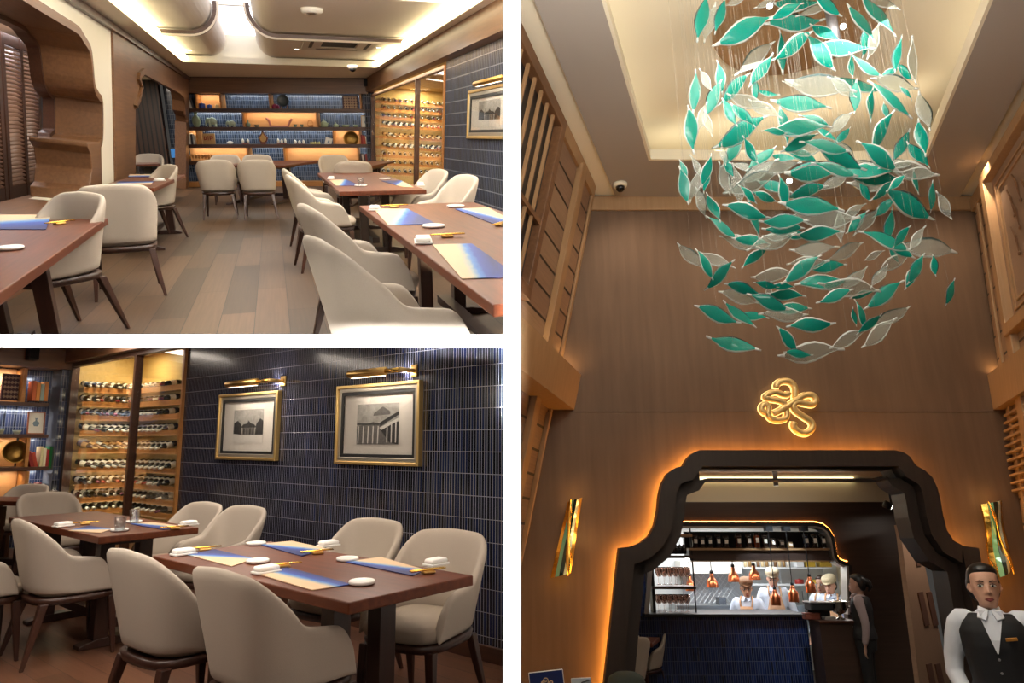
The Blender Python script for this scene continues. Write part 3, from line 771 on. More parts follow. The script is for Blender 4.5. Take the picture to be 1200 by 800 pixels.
books(S2, 33, 565, 51, 590, [('4a3030', 'brown'), ('d9cfc4', 'pale'), ('3a2a2c', 'dark'), ('8a2c2c', 'red'), ('c9beb2', 'beige')], 'the leaning lower row near the wine room', 'lower books near the wine room', lean=-8)
def speaker(W, x0, y0, x1, y1, label, off=-.18):
    u0, v0 = W.uv(x0, y1, off); u1, v1 = W.uv(x1, y0, off); X = (u1 - u0) / 2; h = v1 - v0
    t = thing('wall_speaker', label, 'speaker', W.mat((u0 + u1) / 2, v0, off))
    B().box(-X, X, -.06, .1, 0, h).obj('cabinet', m_black, t, bevel=.012)
    B().box(-X * .85, X * .85, -.068, -.059, h * .06, h * .94).obj('grille', mat('grille_black', '060606', .9), t)
    B().box(-.02, .02, .1, .19, h * .4, h * .6).obj('bracket', m_black, t)
speaker(K2, 32, 404, 46, 421, 'black wall speaker in the corner above the carved panel, seen close')
B().rect(-.12, .0, 0, 3.2, .0, .34).obj('trim_corner_far', m_tile_k, mat=K2.m, kind='structure')
# ================================================================ upper left: long dining room
R1 = Room(158, 1.3, 318); CUR[0] = 1; rm_y[id(R1)] = 158
pBL = hit(220, 219, R1.P(0, 0, 0), R1.N); pBR = hit(436, 217.5, R1.P(0, 0, 0), R1.N)
K1 = Plane(pBL, pBR - pBL, R1.N)
tL = hit(220, 92, K1.o, K1.Y); tR = hit(436, 90, K1.o, K1.Y)
W1 = Plane(pBR, -R1.F, tR - pBR)               # right wall, u grows towards the viewer
L1 = Plane(pBL, R1.F, tL - pBL)                # left wall, u negative towards the viewer
hs = R1.loc(hit(330, 91, K1.o, K1.Y)).z        # soffit height
dB = R1.loc(pBL).y; xL, xR = R1.loc(pBL).x, R1.loc(pBR).x
B().box(xL - 6, xR + 3, .2, dB + .6, -.1, 0).obj('floor_upper', bricks('plank_floor_oak', '3a2a1a', '5c442f', '20140c', 2.1, .24, .003, .41, 'yx', .48, .0, grain=.4), mat=R1.mat(), kind='structure')
m_tile1 = bricks('navy_finger_tiles_long_room', '04070e', '1a2542', '787c86', .055, .16, .006, 0, 'xz', .5, 0, bump=.5, spec=.15)  # deep navy tile with broad grey grout
m_tile1k = bricks('slate_blue_tiles', '1b2433', '38455a', '6c747f', .053, .12, .005, 0, 'xz', .25, .2, bump=.4)
m_cream = mat('cream_plaster', 'e8e0cf', .9, spec=.1)
m_ceil = mat('ceiling_taupe', 'e4dacd', .9, spec=.1)
# ---- right wall
uc1 = W1.uv(521, 150)[0]; ue1 = W1.uv(596, 150)[0] + .6
vb1 = (W1.uv(436, 106)[1] + W1.uv(589, 50)[1]) / 2; vt1 = W1.uv(436, 90)[1]
B().rect(uc1, ue1, 0, vt1 + .05, 0, .12).obj('wall_right', m_tile1, mat=W1.m, kind='structure')
B().rect(-.02, ue1, vb1, vt1 + .05, -.16, 0).obj('trim_cornice_right', m_corn, mat=W1.m, kind='structure')
B().rect(-.02, ue1, vt1 - .01, vt1 + .06, -.2, 0).obj('trim_crown_right', m_shelf, mat=W1.m, kind='structure')
light('AREA', 'cornice_strip', W1.m @ M.Translation((ue1 / 2, -.13, vb1 - .012)) @ M.Rotation(R(12), 4, 'X'), 26, (1, .66, .36), ue1 * .95, .03)
K1e = Plane(pBR, K1.X, R1.N)
rows1 = [K1e.uv(468, y)[1] for y in (118.5, 127.5, 136.5, 146, 159, 171, 181, 190.5, 201)]
rd1 = 2.2
wine_room(R1, W1, uc1, W1.uv(488, 150)[0], W1.uv(483, 92)[1], rows1, rd1, VIEW.__setitem__(0, (446, 521, 80, 206)) or 'glass-fronted wine room glowing yellow at the far right of the long room', '', 'the wine room of the long room', .145, None, light_p=80)
pic_frame(W1, (552, 107), (601, 163.5), 'gold framed print on the blue wall, cut by the white party wall', 0, fw=.075)
picture_light(W1, 556, 97.5, 606, 88, R1, 'brass picture light on the right wall of the long room', power=8)
# ---- back wall
B().rect(-.4, (pBR - pBL).length + .12, -.02, vt1 + .3, .0, .1).obj('wall_back', m_tile1k, mat=K1.m @ M.Translation((0, .34, 0)), kind='structure')
vkb = K1.uv(330, 109.5)[1]; vkt = K1.uv(330, 91.5)[1]; uK = (pBR - pBL).length
B().rect(-.05, uK + .02, vkb, vkt + .03, -.05, .34).obj('trim_cornice_back', m_corn, mat=K1.m, kind='structure')
B().rect(-.05, uK + .02, vkt - .01, vkt + .06, -.10, .34).obj('trim_crown_back', m_shelf, mat=K1.m, kind='structure')
B().rect(0, uK, 0, K1.uv(330, 212.5)[1], -.02, .34).obj('baseboard_back', m_warm, mat=K1.m, kind='structure')
B().rect(uK - .08, uK + .14, 0, vkb, .0, .34).obj('trim_corner_back', m_tile1, mat=K1.m, kind='structure')
bookcase(K1, 'bookcase', 'full-width walnut bookcase across the far blue wall of the long room', (129.4, 150.8, 171, 190.4), 219.5, 437,
         [(231, 259, 110, 129), (286, 372, 130.5, 150.5), (391.5, 422, 152, 170.5), (219.5, 291, 172, 190), (334, 420, 172, 190), (219.5, 232, 152, 170.5)],
         [(231, 110, 129), (259.5, 110, 129), (317, 110, 129), (423, 110, 129), (286, 130.5, 150.5), (372, 130.5, 150.5), (232, 152, 170.5), (391.5, 152, 170.5), (422, 152, 170.5), (291, 172, 190), (334, 172, 190), (420, 172, 190)], thick=.09)
tile_leds(K1, [(260, 316, 110), (318, 422, 110), (219.5, 285, 130.5), (373, 436, 130.5), (233, 391, 152), (423, 436, 152), (292, 333, 172), (421, 436, 172), (222, 428, 191.5)], pw=2.2)
S1 = Shelf(K1)
books(S1, 219, 115, 230, 128.5, [('b98a9a', 'pink'), ('8a1f2c', 'crimson'), ('d8d2c8', 'white'), ('3a3a40', 'charcoal')], 'the leaning group on top shelf at far left', 'books at the left of the top shelf', lean=-12)
jar(S1, 233.6, 120.3, 241, 128.6, '1d3f96', 'larger cobalt blue lidded jar in the first oak box')
jar(S1, 243, 122, 249, 128.6, '2a55b4', 'smaller blue lidded jar in the first oak box')
jar(S1, 252.6, 122, 257.5, 128.6, 'e2cd9c', 'small cream jar beside the blue jars')
lathed(S1, 318.5, 121.6, 327.5, 128.8, [(.5, 0), (.95, .2), (1, .6), (.6, .9), (.1, 1)], '7a2345', 'plum coloured round ornament beside the dark plate', 'round_ornament', 'ornament')
disc_stand(S1, 326, 111, 340, 128.6, '3c4448', '23282c', 'dark round plate on a small easel on the top shelf')
carved_panel(S1, 402, 111.6, 420.4, 128.6, 'square dark red carved panel on top shelf of the long bookcase')
books(S1, 427, 116, 437, 128.8, [('b5562a', 'orange'), ('8a9a7a', 'green'), ('a8652c', 'tan')], 'the orange group at right end of the top shelf', 'books at the right end of the top shelf')
lathed(S1, 226, 130.8, 236, 149.8, [(.45, 0), (.5, .05), (.95, .3), (1, .5), (.8, .66), (.35, .76), (.3, .86), (.55, .97), (.6, 1), (.4, 1), (.2, .9)], '8f9a7c', 'tall green vase with flared neck on the second shelf', 'flared_vase', 'vase')
elephant(S1, 242, 136.5, 257.6, 150, 'larger pale green elephant figure on the second shelf')
elephant(S1, 265.6, 140.5, 278.6, 150, 'smaller pale green elephant figure on the second shelf')
lathed(S1, 288.5, 140.6, 294, 149.6, [(.5, 0), (.9, .2), (1, .5), (.5, .7), (.25, .8), (.3, 1), (.1, 1)], '6a7a70', 'small grey-green bottle in the long oak box', 'small_bottle', 'vase')
lathed(S1, 298, 146, 304, 149.6, [(.5, 0), (1, 1), (.9, 1), (.4, .2)], '6a6458', 'small dark cup left of the pink boat ornament', 'small_cup', 'cup')
lathed(S1, 344, 145.6, 348.6, 149.6, [(.5, 0), (1, 1), (.9, 1), (.4, .2)], '5f6f66', 'small grey cup just right of the pink boat ornament', 'small_cup', 'cup')
lathed(S1, 351.6, 145.6, 356, 149.6, [(.5, 0), (1, 1), (.9, 1), (.4, .2)], '5f6f66', 'small grey cup beside the small basket', 'small_cup', 'cup')
def boat(S, x0, y0, x1, y1, label):
    u, v, w, h, m = S.box(x0, y0, x1, y1); X = w / 2; b = B()
    b.tube(smooth_line([(-X, 0, h * .95), (-X * .86, 0, h * .8), (-X * .78, 0, h * .6), (-X * .7, 0, h * .2), (-X * .4, 0, h * .13), (X * .4, 0, h * .13), (X * .66, 0, h * .22), (X * .78, 0, h * .5), (X, 0, h * .9)], 4), [.028] * 33, 8)
    b.prism([[(-X * .7, h * .05), (X * .66, h * .05), (X * .72, h * .28), (X * .5, h * .22), (-X * .5, h * .22), (-X * .72, h * .28)]], -.04, .04)
    for s in (-.6, .5): b.box(X * s - .02, X * s + .02, -.03, .03, 0, h * .1)
    b.obj('boat_ornament', mat('dusty_pink', 'b9786e', .5), mat=m, label=label, cat='ornament')
boat(S1, 313, 137.6, 343, 149.8, 'pink boat-shaped ornament with raised ends in the long oak box')
def basket(S, x0, y0, x1, y1, label):
    u, v, w, h, m = S.box(x0, y0, x1, y1)
    t = thing('small_basket', label, 'basket', m)
    B().lathe([(w * .4, 0), (w * .5, h * .35), (w * .45, h * .35), (w * .3, .01)], 14).obj('bowl', mat('wicker', 'b07a48', .7, noise=.4, nscale=60), t, smooth=True)
    B().tube([(w * .46 * cos(a), 0, h * .33 + h * .62 * sin(a)) for a in [pi * i / 10 for i in range(11)]], w * .05, 6).obj('handle', mat('wicker', 'b07a48'), t, smooth=True)
basket(S1, 360.5, 140, 367.5, 149.8, 'small handled basket at the right of the long oak box')
def teapot(S, x0, y0, x1, y1, label):
    u, v, w, h, m = S.box(x0, y0, x1, y1); r = w * .42
    t = thing('ceramic_teapot', label, 'teapot', m); mc = mat('glaze_sage', '9aa688', .35, noise=.15)
    B().lathe([(r * .6, 0), (r, h * .25), (r, h * .5), (r * .5, h * .72), (r * .2, h * .74)], 16).obj('body', mc, t, smooth=True)
    B().lathe([(r * .4, h * .72), (r * .1, h * .8), (r * .12, h * .9), (r * .02, h)], 12).obj('lid', mc, t, smooth=True)
    B().tube([(r * .8, 0, h * .35), (r * 1.15, 0, h * .55)], [r * .16, r * .09], 8).obj('spout', mc, t, smooth=True)
teapot(S1, 375, 138.8, 385.5, 149.8, 'larger sage green teapot on the second shelf')
teapot(S1, 390, 143, 397.5, 149.8, 'smaller sage green teapot on the second shelf')
for i, (a, c) in enumerate(((401, 410), (414, 420))):
    lathed(S1, a, 146.2, c, 149.8, [(.5, 0), (1, .8), (.95, 1), (.4, .2)], '8c9670', ('wider', 'narrower')[i] + ' shallow green dish on the second shelf near the framed vase', 'shallow_dish', 'dish')
small_frame(S1, 423.5, 135.2, 435.8, 149.8, 'c9a06a', 'small picture of a vase at right end of the long bookcase')
books(S1, 223.5, 156, 230.5, 170.2, [('d9d4ca', 'white'), ('3a3a40', 'black'), ('c9c4ba', 'pale grey')], 'the upright group on third shelf at far left', 'books at the left of the third shelf')
def sign_book(S, x0, y0, x1, y1, label):
    u, v, w, h, m = S.box(x0, y0, x1, y1); X = w / 2
    t = thing('display_book', label, 'book', m @ M.Rotation(R(-6), 4, 'X'))
    B().rect(-X, X, 0, h, 0, .03).obj('cover', mat('tan_cover', 'b98f58', .6), t, bevel=.004)
    b = B(); r = lambda a, c, z0, z1: b.rect(-X + a * w, -X + c * w, h * z0, h * z1, -.004, -.0005)
    b.prism([[(-X + w * .12, h * .42), (-X + w * .30, h * .46), (-X + w * .36, h * .60), (-X + w * .30, h * .74), (-X + w * .12, h * .78)], [(-X + w * .19, h * .70), (-X + w * .26, h * .68), (-X + w * .29, h * .60), (-X + w * .26, h * .52), (-X + w * .19, h * .50)]], -.004, -.0005)
    r(.43, .50, .42, .66); r(.43, .50, .71, .80)
    b.prism([[(-X + w * .58, h * .42), (-X + w * .65, h * .42), (-X + w * .65, h * .55), (-X + w * .84, h * .56), (-X + w * .86, h * .76), (-X + w * .58, h * .80)], [(-X + w * .65, h * .72), (-X + w * .78, h * .70), (-X + w * .78, h * .62), (-X + w * .65, h * .61)]], -.004, -.0005)
    b.obj('title_letters', mat('title_red', '8c2418', .6), t)
sign_book(S1, 238, 156.4, 252.6, 170.2, 'tan book standing face out with the red letters DiP')
for i, (a, c, y0_, n, w_) in enumerate(((265, 275, 165, 1, 'smallest one beside the tan book'), (284, 292.4, 162, 2, 'left of the leaf-shaped ornament'), (325, 336.4, 162, 3, 'right of the leaf-shaped ornament'), (344.4, 358, 163.6, 3, 'two places right of the leaf-shaped ornament'))):
    lump_set(S1, a, y0_, c, 170.4, 'white ceramic cups on a red-brown stand, ' + w_, 'cup_set', n, 'f0ece2')
lump_set(S1, 363, 165.6, 376.4, 170.4, 'row of yellow and green cups on a stand on third shelf', 'cup_set', 5, 'c9c06a')
def leaf_orn(S, x0, y0, x1, y1, label):
    u, v, w, h, m = S.box(x0, y0, x1, y1); X = w / 2
    prof = lambda k: [(0, h * .5 + h * .5 * k), (X * .35 * k, h * .5 + h * .24 * k), (X * k, h * .5 + 0 * k), (X * .8 * k, h * .5 - h * .22 * k), (X * .3 * k, h * .5 - h * .36 * k), (-X * .3 * k, h * .5 - h * .36 * k), (-X * .8 * k, h * .5 - h * .22 * k), (-X * k, h * .5), (-X * .35 * k, h * .5 + h * .24 * k)]
    t = thing('leaf_ornament', label, 'ornament', m)
    B().prism([prof(1), prof(.74)[::-1]], -.02, .03).obj('wooden_rim', m_shelf_red, t)
    B().prism([prof(.76)], -.005, .02).obj('woven_panel', mat('woven_straw', 'c59a5c', .7, noise=.3, nscale=70), t)
    B().box(-X * .5, X * .5, -.06, .06, 0, h * .14).obj('foot', m_shelf_red, t)
leaf_orn(S1, 303.6, 152.2, 314.8, 170.5, 'leaf-shaped ornament with straw panel standing on the third shelf')
small_frame(S1, 380, 161, 388, 170.3, 'd8d4cc', 'small white card tilted to one side on the third shelf', 'card', 16)
disc_stand(S1, 403.8, 154, 421.4, 170.3, '8a6a34', 'a07a3c', 'large round brass bowl standing on edge in the long bookcase', 'brass_bowl', 'bowl', metal=.9, stand=False, deep=.12)
books(S1, 423.5, 158, 436, 170.3, [('8a1f1c', 'dark red'), ('a83a22', 'red'), ('efe6c8', 'ivory'), ('1f7a3a', 'green')], 'the group right of the brass bowl', 'books right of the brass bowl', lean=-6)
books(S1, 423.5, 180, 431.5, 190, [('4a3030', 'brown'), ('d9cfc4', 'pale'), ('3a2a2c', 'dark'), ('8a2c2c', 'red')], 'the lowest group at the right end', 'lowest books at the right end', lean=-6)
for i in range(9):
    a = 221.5 + i * 3.7
    lathed(S1, a, 180.8, a + 3.2, 190, [(.5, 0), (.15, .05), (.15, .4), (.8, .6), (1, .8), (.85, 1), (.8, 1), (.7, .65), (.05, .45)], 'a8743c', 'amber stemmed glass in a row at left of the lowest shelf', 'stemmed_glass', 'glass', group='amber glasses on the lowest shelf')
speaker(K1, 426.6, 92.5, 434, 101, 'black wall speaker in the corner above the long bookcase', off=-.3)

# ---- left wall: plaster with a first scroll-shaped opening, then walnut with a second one
U = lambda pts: L1.uvs(pts)
arch1 = [(109, 230), (110, 200), (110, 172), (112, 167), (114.5, 160), (114.5, 121), (111, 114), (107, 107), (104.5, 97), (103, 80), (101, 62), (98, 54), (92, 45), (86, 36), (70, 26), (40, 8), (10, -11), (-40, -43), (-40, 290)]
arch1o = [(96 + 20, 233), (113, 228), (113.5, 172)]
uend = L1.uv(131, 100)[0]; u0 = L1.uv(-60, 150)[0]
vtl = L1.uv(220, 92)[1]; vtn = L1.uv(95, .5)[1]
wl = [(u0, 0), (uend, 0), (uend, vtl), (u0, vtl)]
B().prism([wl, U(arch1)[::-1]], 0, .46).obj('wall_left', m_cream, mat=L1.m, kind='structure')
def grow(p, k, c): return [(c[0] + (x - c[0]) * k, c[1] + (z - c[1]) * k) for x, z in p]
def offset(poly, d):
    """shift an open line sideways by d"""
    out = []
    for i, p in enumerate(poly):
        a = poly[max(i - 1, 0)]; b_ = poly[min(i + 1, len(poly) - 1)]
        tx, tz = b_[0] - a[0], b_[1] - a[1]; l = sqrt(tx * tx + tz * tz) or 1
        out.append((p[0] - tz / l * d, p[1] + tx / l * d))
    return out
a1 = [tuple(p) for p in smooth_line(U(arch1[:-2]), 3)]
B().prism([offset(a1, .03) + offset(a1, -.055)[::-1]], -.05, .06).obj('trim_arch_left_face', m_corn, mat=L1.m, kind='structure', bevel=.01)
B().prism([offset(a1, .03) + offset(a1, -.008)[::-1]], .06, .47).obj('trim_arch_left_reveal', m_corn, mat=L1.m, kind='structure')
B().prism([offset(a1, .075) + offset(a1, -.055)[::-1]], .44, .56).obj('trim_arch_left_back', m_shelf, mat=L1.m, kind='structure', bevel=.01)
sc = L1.uvs([(114.5, 160), (101, 163), (101, 228), (116, 231)])
sx0 = L1.uv(104, 200)[0]; sx1 = L1.uv(113, 200)[0]; sz0 = L1.uv(109, 231)[1]; sz1 = L1.uv(112, 166)[1]
b = B(); b.prism([[(sx1, sz0), (sx1 - .75, sz0), (sx1 - .75, sz0 + .12), (sx1 - .62, sz0 + .16), (sx1 - .55, sz0 + .3), (sx1 - .5, sz1 - .3), (sx1 - .56, sz1 - .12), (sx1 - .7, sz1 - .04), (sx1 - .7, sz1), (sx1, sz1)]], -.06, .50)
b.obj('trim_arch_left_foot', m_corn, mat=L1.m, kind='structure', bevel=.012)
B().rect(u0, L1.uv(116, 232)[0], sz0 - .07, sz0, -.06, .56).obj('trim_sill_left', m_corn, mat=L1.m, kind='structure')
B().rect(u0, L1.uv(108, 232)[0], 0, sz0 - .07, -.035, 0).obj('trim_panel_below_sill', m_corn, mat=L1.m, kind='structure')
arch2 = [(156.5, 262), (156.5, 126), (153.5, 122.5), (158, 113), (161.5, 101), (158, 92), (159, 84), (164, 79.5), (172, 84), (196, 97.5), (207, 104), (212, 109), (213.5, 118), (214, 130), (217, 136), (217.5, 141), (216.5, 143), (216.5, 222)]
wl2 = [(uend, 0), (L1.uv(156.5, 258)[0], 0)] + [tuple(p) for p in U(arch2[1:-1])] + [(L1.uv(216.5, 221)[0], 0), (.0, 0), (.0, vtl), (uend, vtl)]
B().prism([wl2], -.03, .22).obj('wall_left_walnut', m_corn, mat=L1.m, kind='structure')
a2 = [tuple(p) for p in U(arch2[1:-1])]
B().prism([offset(a2, .0) + offset(a2, -.09)[::-1]], -.07, -.03).obj('trim_arch_far', m_corn, mat=L1.m, kind='structure', bevel=.008)
vm = min(vtl, vtn)
B().rect(u0, .02, vtl - .05, vtl + .03, -.07, 0).obj('trim_crown_left', m_shelf, mat=L1.m, kind='structure')
# ---- what the openings show
m_dtile = bricks('charcoal_blue_panels', '2b2f3a', '363b47', '15171c', .9, .35, .012, 0, 'xz', .35, .1)
B().rect(u0 - 2, 2.6, -.2, vtl + .4, 3.0, 3.1).obj('wall_beyond_openings', m_dtile, mat=L1.m, kind='structure')
m_slat = bricks('dark_slats', '2c1c13', '40291c', '0a0706', .12, 4, .02, 0, 'xz', .5, 0, bump=1)
K1b = Plane(K1.at(0, 0, -.05), K1.X, K1.Z)
B().rect(-3.4, -.42, 0, vtl + .2, .1, .25).obj('wall_slatted_alcove', m_slat, mat=K1b.m, kind='structure')
B().box(xL - 4.2, xL - .1, dB - 9.5, dB + .5, vtl - .05, vtl + .02).obj('ceiling_alcove', m_cream, mat=R1.mat(), kind='structure')
B().rect(-2.15, -1.62, .15, 2.35, -.0, .09).obj('wall_alcove_panel', mat('white_panel', 'e6e4e0', .7), mat=K1b.m, kind='structure')
t = thing('alcove_screen', 'small blue-lit screen on the dark slats beyond the far opening', 'screen', K1b.mat(*K1b.uv(204.5, 186)))
B().rect(-.07, .07, 0, .28, -.03, .09).obj('casing', m_black, t, bevel=.01)
B().rect(-.055, .055, .03, .25, -.034, -.031).obj('display', mat('screen_blue', '3a78b8', .3, emit=.5), t)
B().rect(-2.2, -.9, K1b.uv(190, 109.5)[1], K1b.uv(190, 108)[1], -.03, .09).obj('light_line', mat('led_warm', 'ffe2a8', .5, emit=4), mat=K1b.m, label='thin warm light line high on the slatted alcove wall', cat='light')
light('AREA', 'alcove_lamp', R1.mat(xL - 1.6, dB - 2.2, vtl - .12), 110, (1, .85, .7), 1.2, 1.2)
light('AREA', 'side_room_lamp', R1.mat(xL - 1.6, dB - 9.5, vtl - .2), 220, (.95, .95, 1), 2, 2)
light('AREA', 'louvre_fill', R1.mat(xL - 2.6, dB - 9.0, 1.6) @ M.Rotation(R(90), 4, 'Y'), 40, (.8, .9, 1), 2, 3)  # added to brighten the louvre gaps from behind
# louvred folding doors beyond the first opening
LV = Plane(L1.at(0, 0, 1.0), L1.X, L1.Z)
def louvre(x0, y0, x1, y1, label):
    u0_, v1 = LV.uv(x0, y0); u1, _ = LV.uv(x1, y0); v0 = LV.uv((x0 + x1) / 2, y1)[1]
    t = thing('louvred_door', label, 'shutter', LV.mat((u0_ + u1) / 2, v0)); X = (u1 - u0_) / 2; h = v1 - v0; f = min(.1, X * .22)
    for a, c, n in ((-X, -X + f, 'stile'), (X - f, X, 'stile'), (-f / 2, f / 2, 'stile')): B().rect(a, c, 0, h, -.03, .04).obj(n, m_shelf, t)
    for a, c in ((0, f * 1.6), (h - f * 1.2, h)): B().rect(-X + f, X - f, a, c, -.025, .035).obj('rail', m_shelf, t)
    n = 34; zz = (h - f * 2.8) / n
    for i in range(n):
        z = f * 1.6 + zz * (i + .5)
        for a, c in ((-X + f, -f / 2), (f / 2, X - f)):
            B().box(a, c, -.035, .035, -.008, .008, mat=M.Translation((0, .01, z)) @ M.Rotation(R(28), 4, 'X')).obj('slat', m_corn_d, t)
m_corn_d = wood('slat_walnut', '7a5840', '9a755a', 0, 2, .45)
louvre(-3, 36, 41, 232, 'dark louvred wooden door seen through the nearest scroll opening')
louvre(-52, 18, -6, 244, 'second louvred door leaf at the photo edge')

m_shelf_w = wood('sail_edge_walnut', '4a3428', '6a4c3a', 0, 2, .4)
# ---- ceiling: soffit ring, recess, curved sails with walnut edges
a = R1.px(126, 0, hs); c = R1.px(220, 77, hs); rl = (a.x + c.x) / 2; a2_ = R1.px(572, 0, hs); c2 = R1.px(438, 80, hs); rr = (a2_.x + c2.x) / 2
df = R1.px(330, 76, hs).y
L_, R_, N_, F_ = xL - 1.2, xR + 1.2, -.5, dB + .5
flat = lambda b, z0, z1, nm, m_, **k: None
def plate(loops, z0, z1, name, m_, rm=R1, **kw):
    """horizontal plate in room coordinates, loops of (r, d)"""
    o = B().prism(loops, -z1, -z0).obj(name, m_, mat=rm.mat() @ M(((1, 0, 0, 0), (0, 0, 1, 0), (0, -1, 0, 0), (0, 0, 0, 1))), **kw)
    return o
plate([[(L_, N_), (R_, N_), (R_, F_), (L_, F_)], [(rl, N_ + .1), (rl, df), (rr, df), (rr, N_ + .1)]], hs, hs + .12, 'ceiling_soffit', m_cream, kind='structure')
plate([[(L_, N_), (R_, N_), (R_, F_), (L_, F_)]], hs + .75, hs + .85, 'ceiling_recess', mat('white_ceiling', 'f0eee8', .9), kind='structure')
plate([[(rl - .5, N_), (rr + .5, N_), (rr + .5, df + .35), (rl - .5, df + .35)], [(rl - .4, N_ + .1), (rl - .4, df + .25), (rr + .4, df + .25), (rr + .4, N_ + .1)]], hs + .12, hs + .75, 'ceiling_recess_sides', m_cream, kind='structure')
led = mat('cove_led_glow', 'fff3c0', .5, emit=7, ecol='fff2c4')  # cove light enlarged; its glow also stands for the lit recess edge
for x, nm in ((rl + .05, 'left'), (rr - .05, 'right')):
    B().box(x - .05, x + .05, 4.5, df - .05, hs + .015, hs + .10).obj('cove_glow_strip', led, mat=R1.mat(), label='bright cove strip standing for the lit recess edge along the ' + ('wall with the openings' if nm == 'left' else 'cornice above the wine room'), cat='cove light')
    light('AREA', 'cove_lamp', R1.mat(x, (df + 4) / 2, hs + .17) @ M.Rotation(pi, 4, 'Y'), 150, (1, .93, .78), .12, df - 5)
hu = hs + .16                                                # underside of the sails
def sail_prof(r0, r1, rad, th, off=0):
    """flat underside from the wall side r0 to r1, then a quarter round upwards"""
    s = 1 if r1 > r0 else -1; z = hu - off
    lo = [(r0, z)] + [(r1 - s * rad + s * (rad + off) * sin(pi / 2 * i / 10), hu + rad - (rad + off) * cos(pi / 2 * i / 10)) for i in range(11)] + [(r1 + s * off, hu + .58)]
    hi = [(r1 + s * off - s * th, hu + .58)] + [(r1 - s * rad + s * (rad + off - th) * sin(pi / 2 * i / 10), hu + rad - (rad + off - th) * cos(pi / 2 * i / 10)) for i in range(10, -1, -1)] + [(r0, z + th)]
    return lo + hi
Hu = hu - R1.H
d1 = R1.px(210, 34, hu).y; d2 = R1.px(232, 66, hu).y
rl0 = R1.px(213, 66, hu).x; rl1 = (R1.px(267, 66, hu).x + R1.px(250, 34, hu).x) / 2; rr1 = (R1.px(302, 66, hu).x + R1.px(297, 34, hu).x) / 2; rr0 = R1.px(453, 66, hu).x
def prof_obj(p, da, db, name, m_, parent):
    o = B().prism([p], da, db).obj(name, m_, parent)
    for poly in o.data.polygons: poly.use_smooth = False
    return o
for (ra, rb, nm) in ((rl0, rl1, 'on the side of the wall openings'), (rr0, rr1, 'on the side of the wine room')):
    for (da, db, w) in ((d1 - 3.4, d1, 'nearer'), (d1, d2, 'farther')):
        t = thing('ceiling_sail', f'{w} curved taupe ceiling sail with walnut edge {nm}', 'ceiling panel', R1.mat())
        prof_obj(sail_prof(ra + (.06 if ra < rb else -.06), rb, .34, .05), da, db - .001, 'curved_panel', m_ceil, t)
        prof_obj(sail_prof(ra, rb, .34, .07, .10), db - .16, db, 'walnut_edge', m_shelf_w, t)
        prof_obj(sail_prof(ra + (.02 if ra < rb else -.02), rb, .34, .03, .115), db - .17, db - .15, 'light_line', mat('pale_edge_strip', 'd8c8b4', .5), t)  # pale strip along the face of the walnut edge
m_x = None
B().box(rl1 + .01, rr1 - .01, 2, df + .2, hs + .56, hs + .6).obj('glowing_slot', mat('slot_glow_white', 'ffffff', .6, emit=2.2, ecol='f4f6ff'), mat=R1.mat(), label='long white glowing panel standing for the bright slot between the curved ceiling sails', cat='ceiling light')  # emissive panel standing in for the bright white recess
B().box(rl1 + .01, rr1 - .01, d1 + .1, d1 + .16, hs + .545, hs + .56).obj('trim_slot_joint', m_cream, mat=R1.mat(), kind='structure')
# cassette air conditioner, downlights, detectors
pa = R1.px(398, 50.5, hu)
t = thing('air_conditioner', 'square white ceiling air conditioner cassette with dark grille', 'air conditioner', R1.mat(pa.x, pa.y, hu - .001) @ M.Diagonal((1, 1.35, 1, 1)))
wA = .62
B().prism([[(-wA, -wA), (wA, -wA), (wA, wA), (-wA, wA)], [(-wA * .5, -wA * .5), (-wA * .5, wA * .5), (wA * .5, wA * .5), (wA * .5, -wA * .5)]], 0, .035).obj('panel', mat('ac_white', 'c9bfb0', .5), t).matrix_local = M(((1, 0, 0, 0), (0, 0, 1, 0), (0, -1, 0, 0), (0, 0, 0, 1)))
for i in range(7): B().box(-wA * .48, wA * .48, -wA * .48 + wA * .96 * i / 6 - .02, -wA * .48 + wA * .96 * i / 6 + .02, -.02, .0).obj('grille_bar', mat('grille_grey', '3a3632', .6), t)
for k in range(4):
    mm = M.Rotation(pi / 2 * k, 4, 'Z') @ M.Translation((0, wA * .78, -.037)); B().box(-wA * .6, wA * .6, -.03, .03, 0, .003, mat=mm).obj('outlet', mat('grille_grey', '3a3632'), t)
def ceil_disc(x, y, h, label, name, cat, r=.06, th_=.02, col='e8e2d6', emit=0, rm=R1):
    p = rm.px(x, y, h)
    t = thing(name, label, cat, rm.mat(p.x, p.y, h))
    B().lathe([(r, 0), (r, -th_ * .6), (r * .8, -th_), (r * .5, -th_)], 20).obj('housing', mat('disc_' + col, col, .5), t, smooth=True)
    B().lathe([(r * .5, -th_ * 1.0), (r * .48, -th_ * 1.05), (.002, -th_ * 1.05)], 16).obj('lens', mat('lens_lit', 'fff4dc', .3, emit=12) if emit else mat('lens_dark', '20201e', .2), t)
    return p
ceil_disc(365, 10, hu, 'round smoke detector high on the nearer right ceiling sail', 'smoke_detector', 'smoke detector', .14, .06)
for x, y, w in ((347.5, 57, 'left of the air conditioner on the farther right sail'), (443.5, 55, 'right of the air conditioner'), (222, 58, 'on the farther left sail')):
    p = ceil_disc(x, y, hu, 'small recessed downlight ' + w, 'downlight', 'ceiling light', .07, .012, emit=1)
pc = R1.px(413, 76.5, hs)
t = thing('dome_camera', 'small white dome camera on the cream ceiling before the bookcase', 'security camera', R1.mat(pc.x, pc.y, hs))
B().lathe([(.1, 0), (.1, -.05), (.085, -.06)], 18).obj('housing', m_white, t, smooth=True)
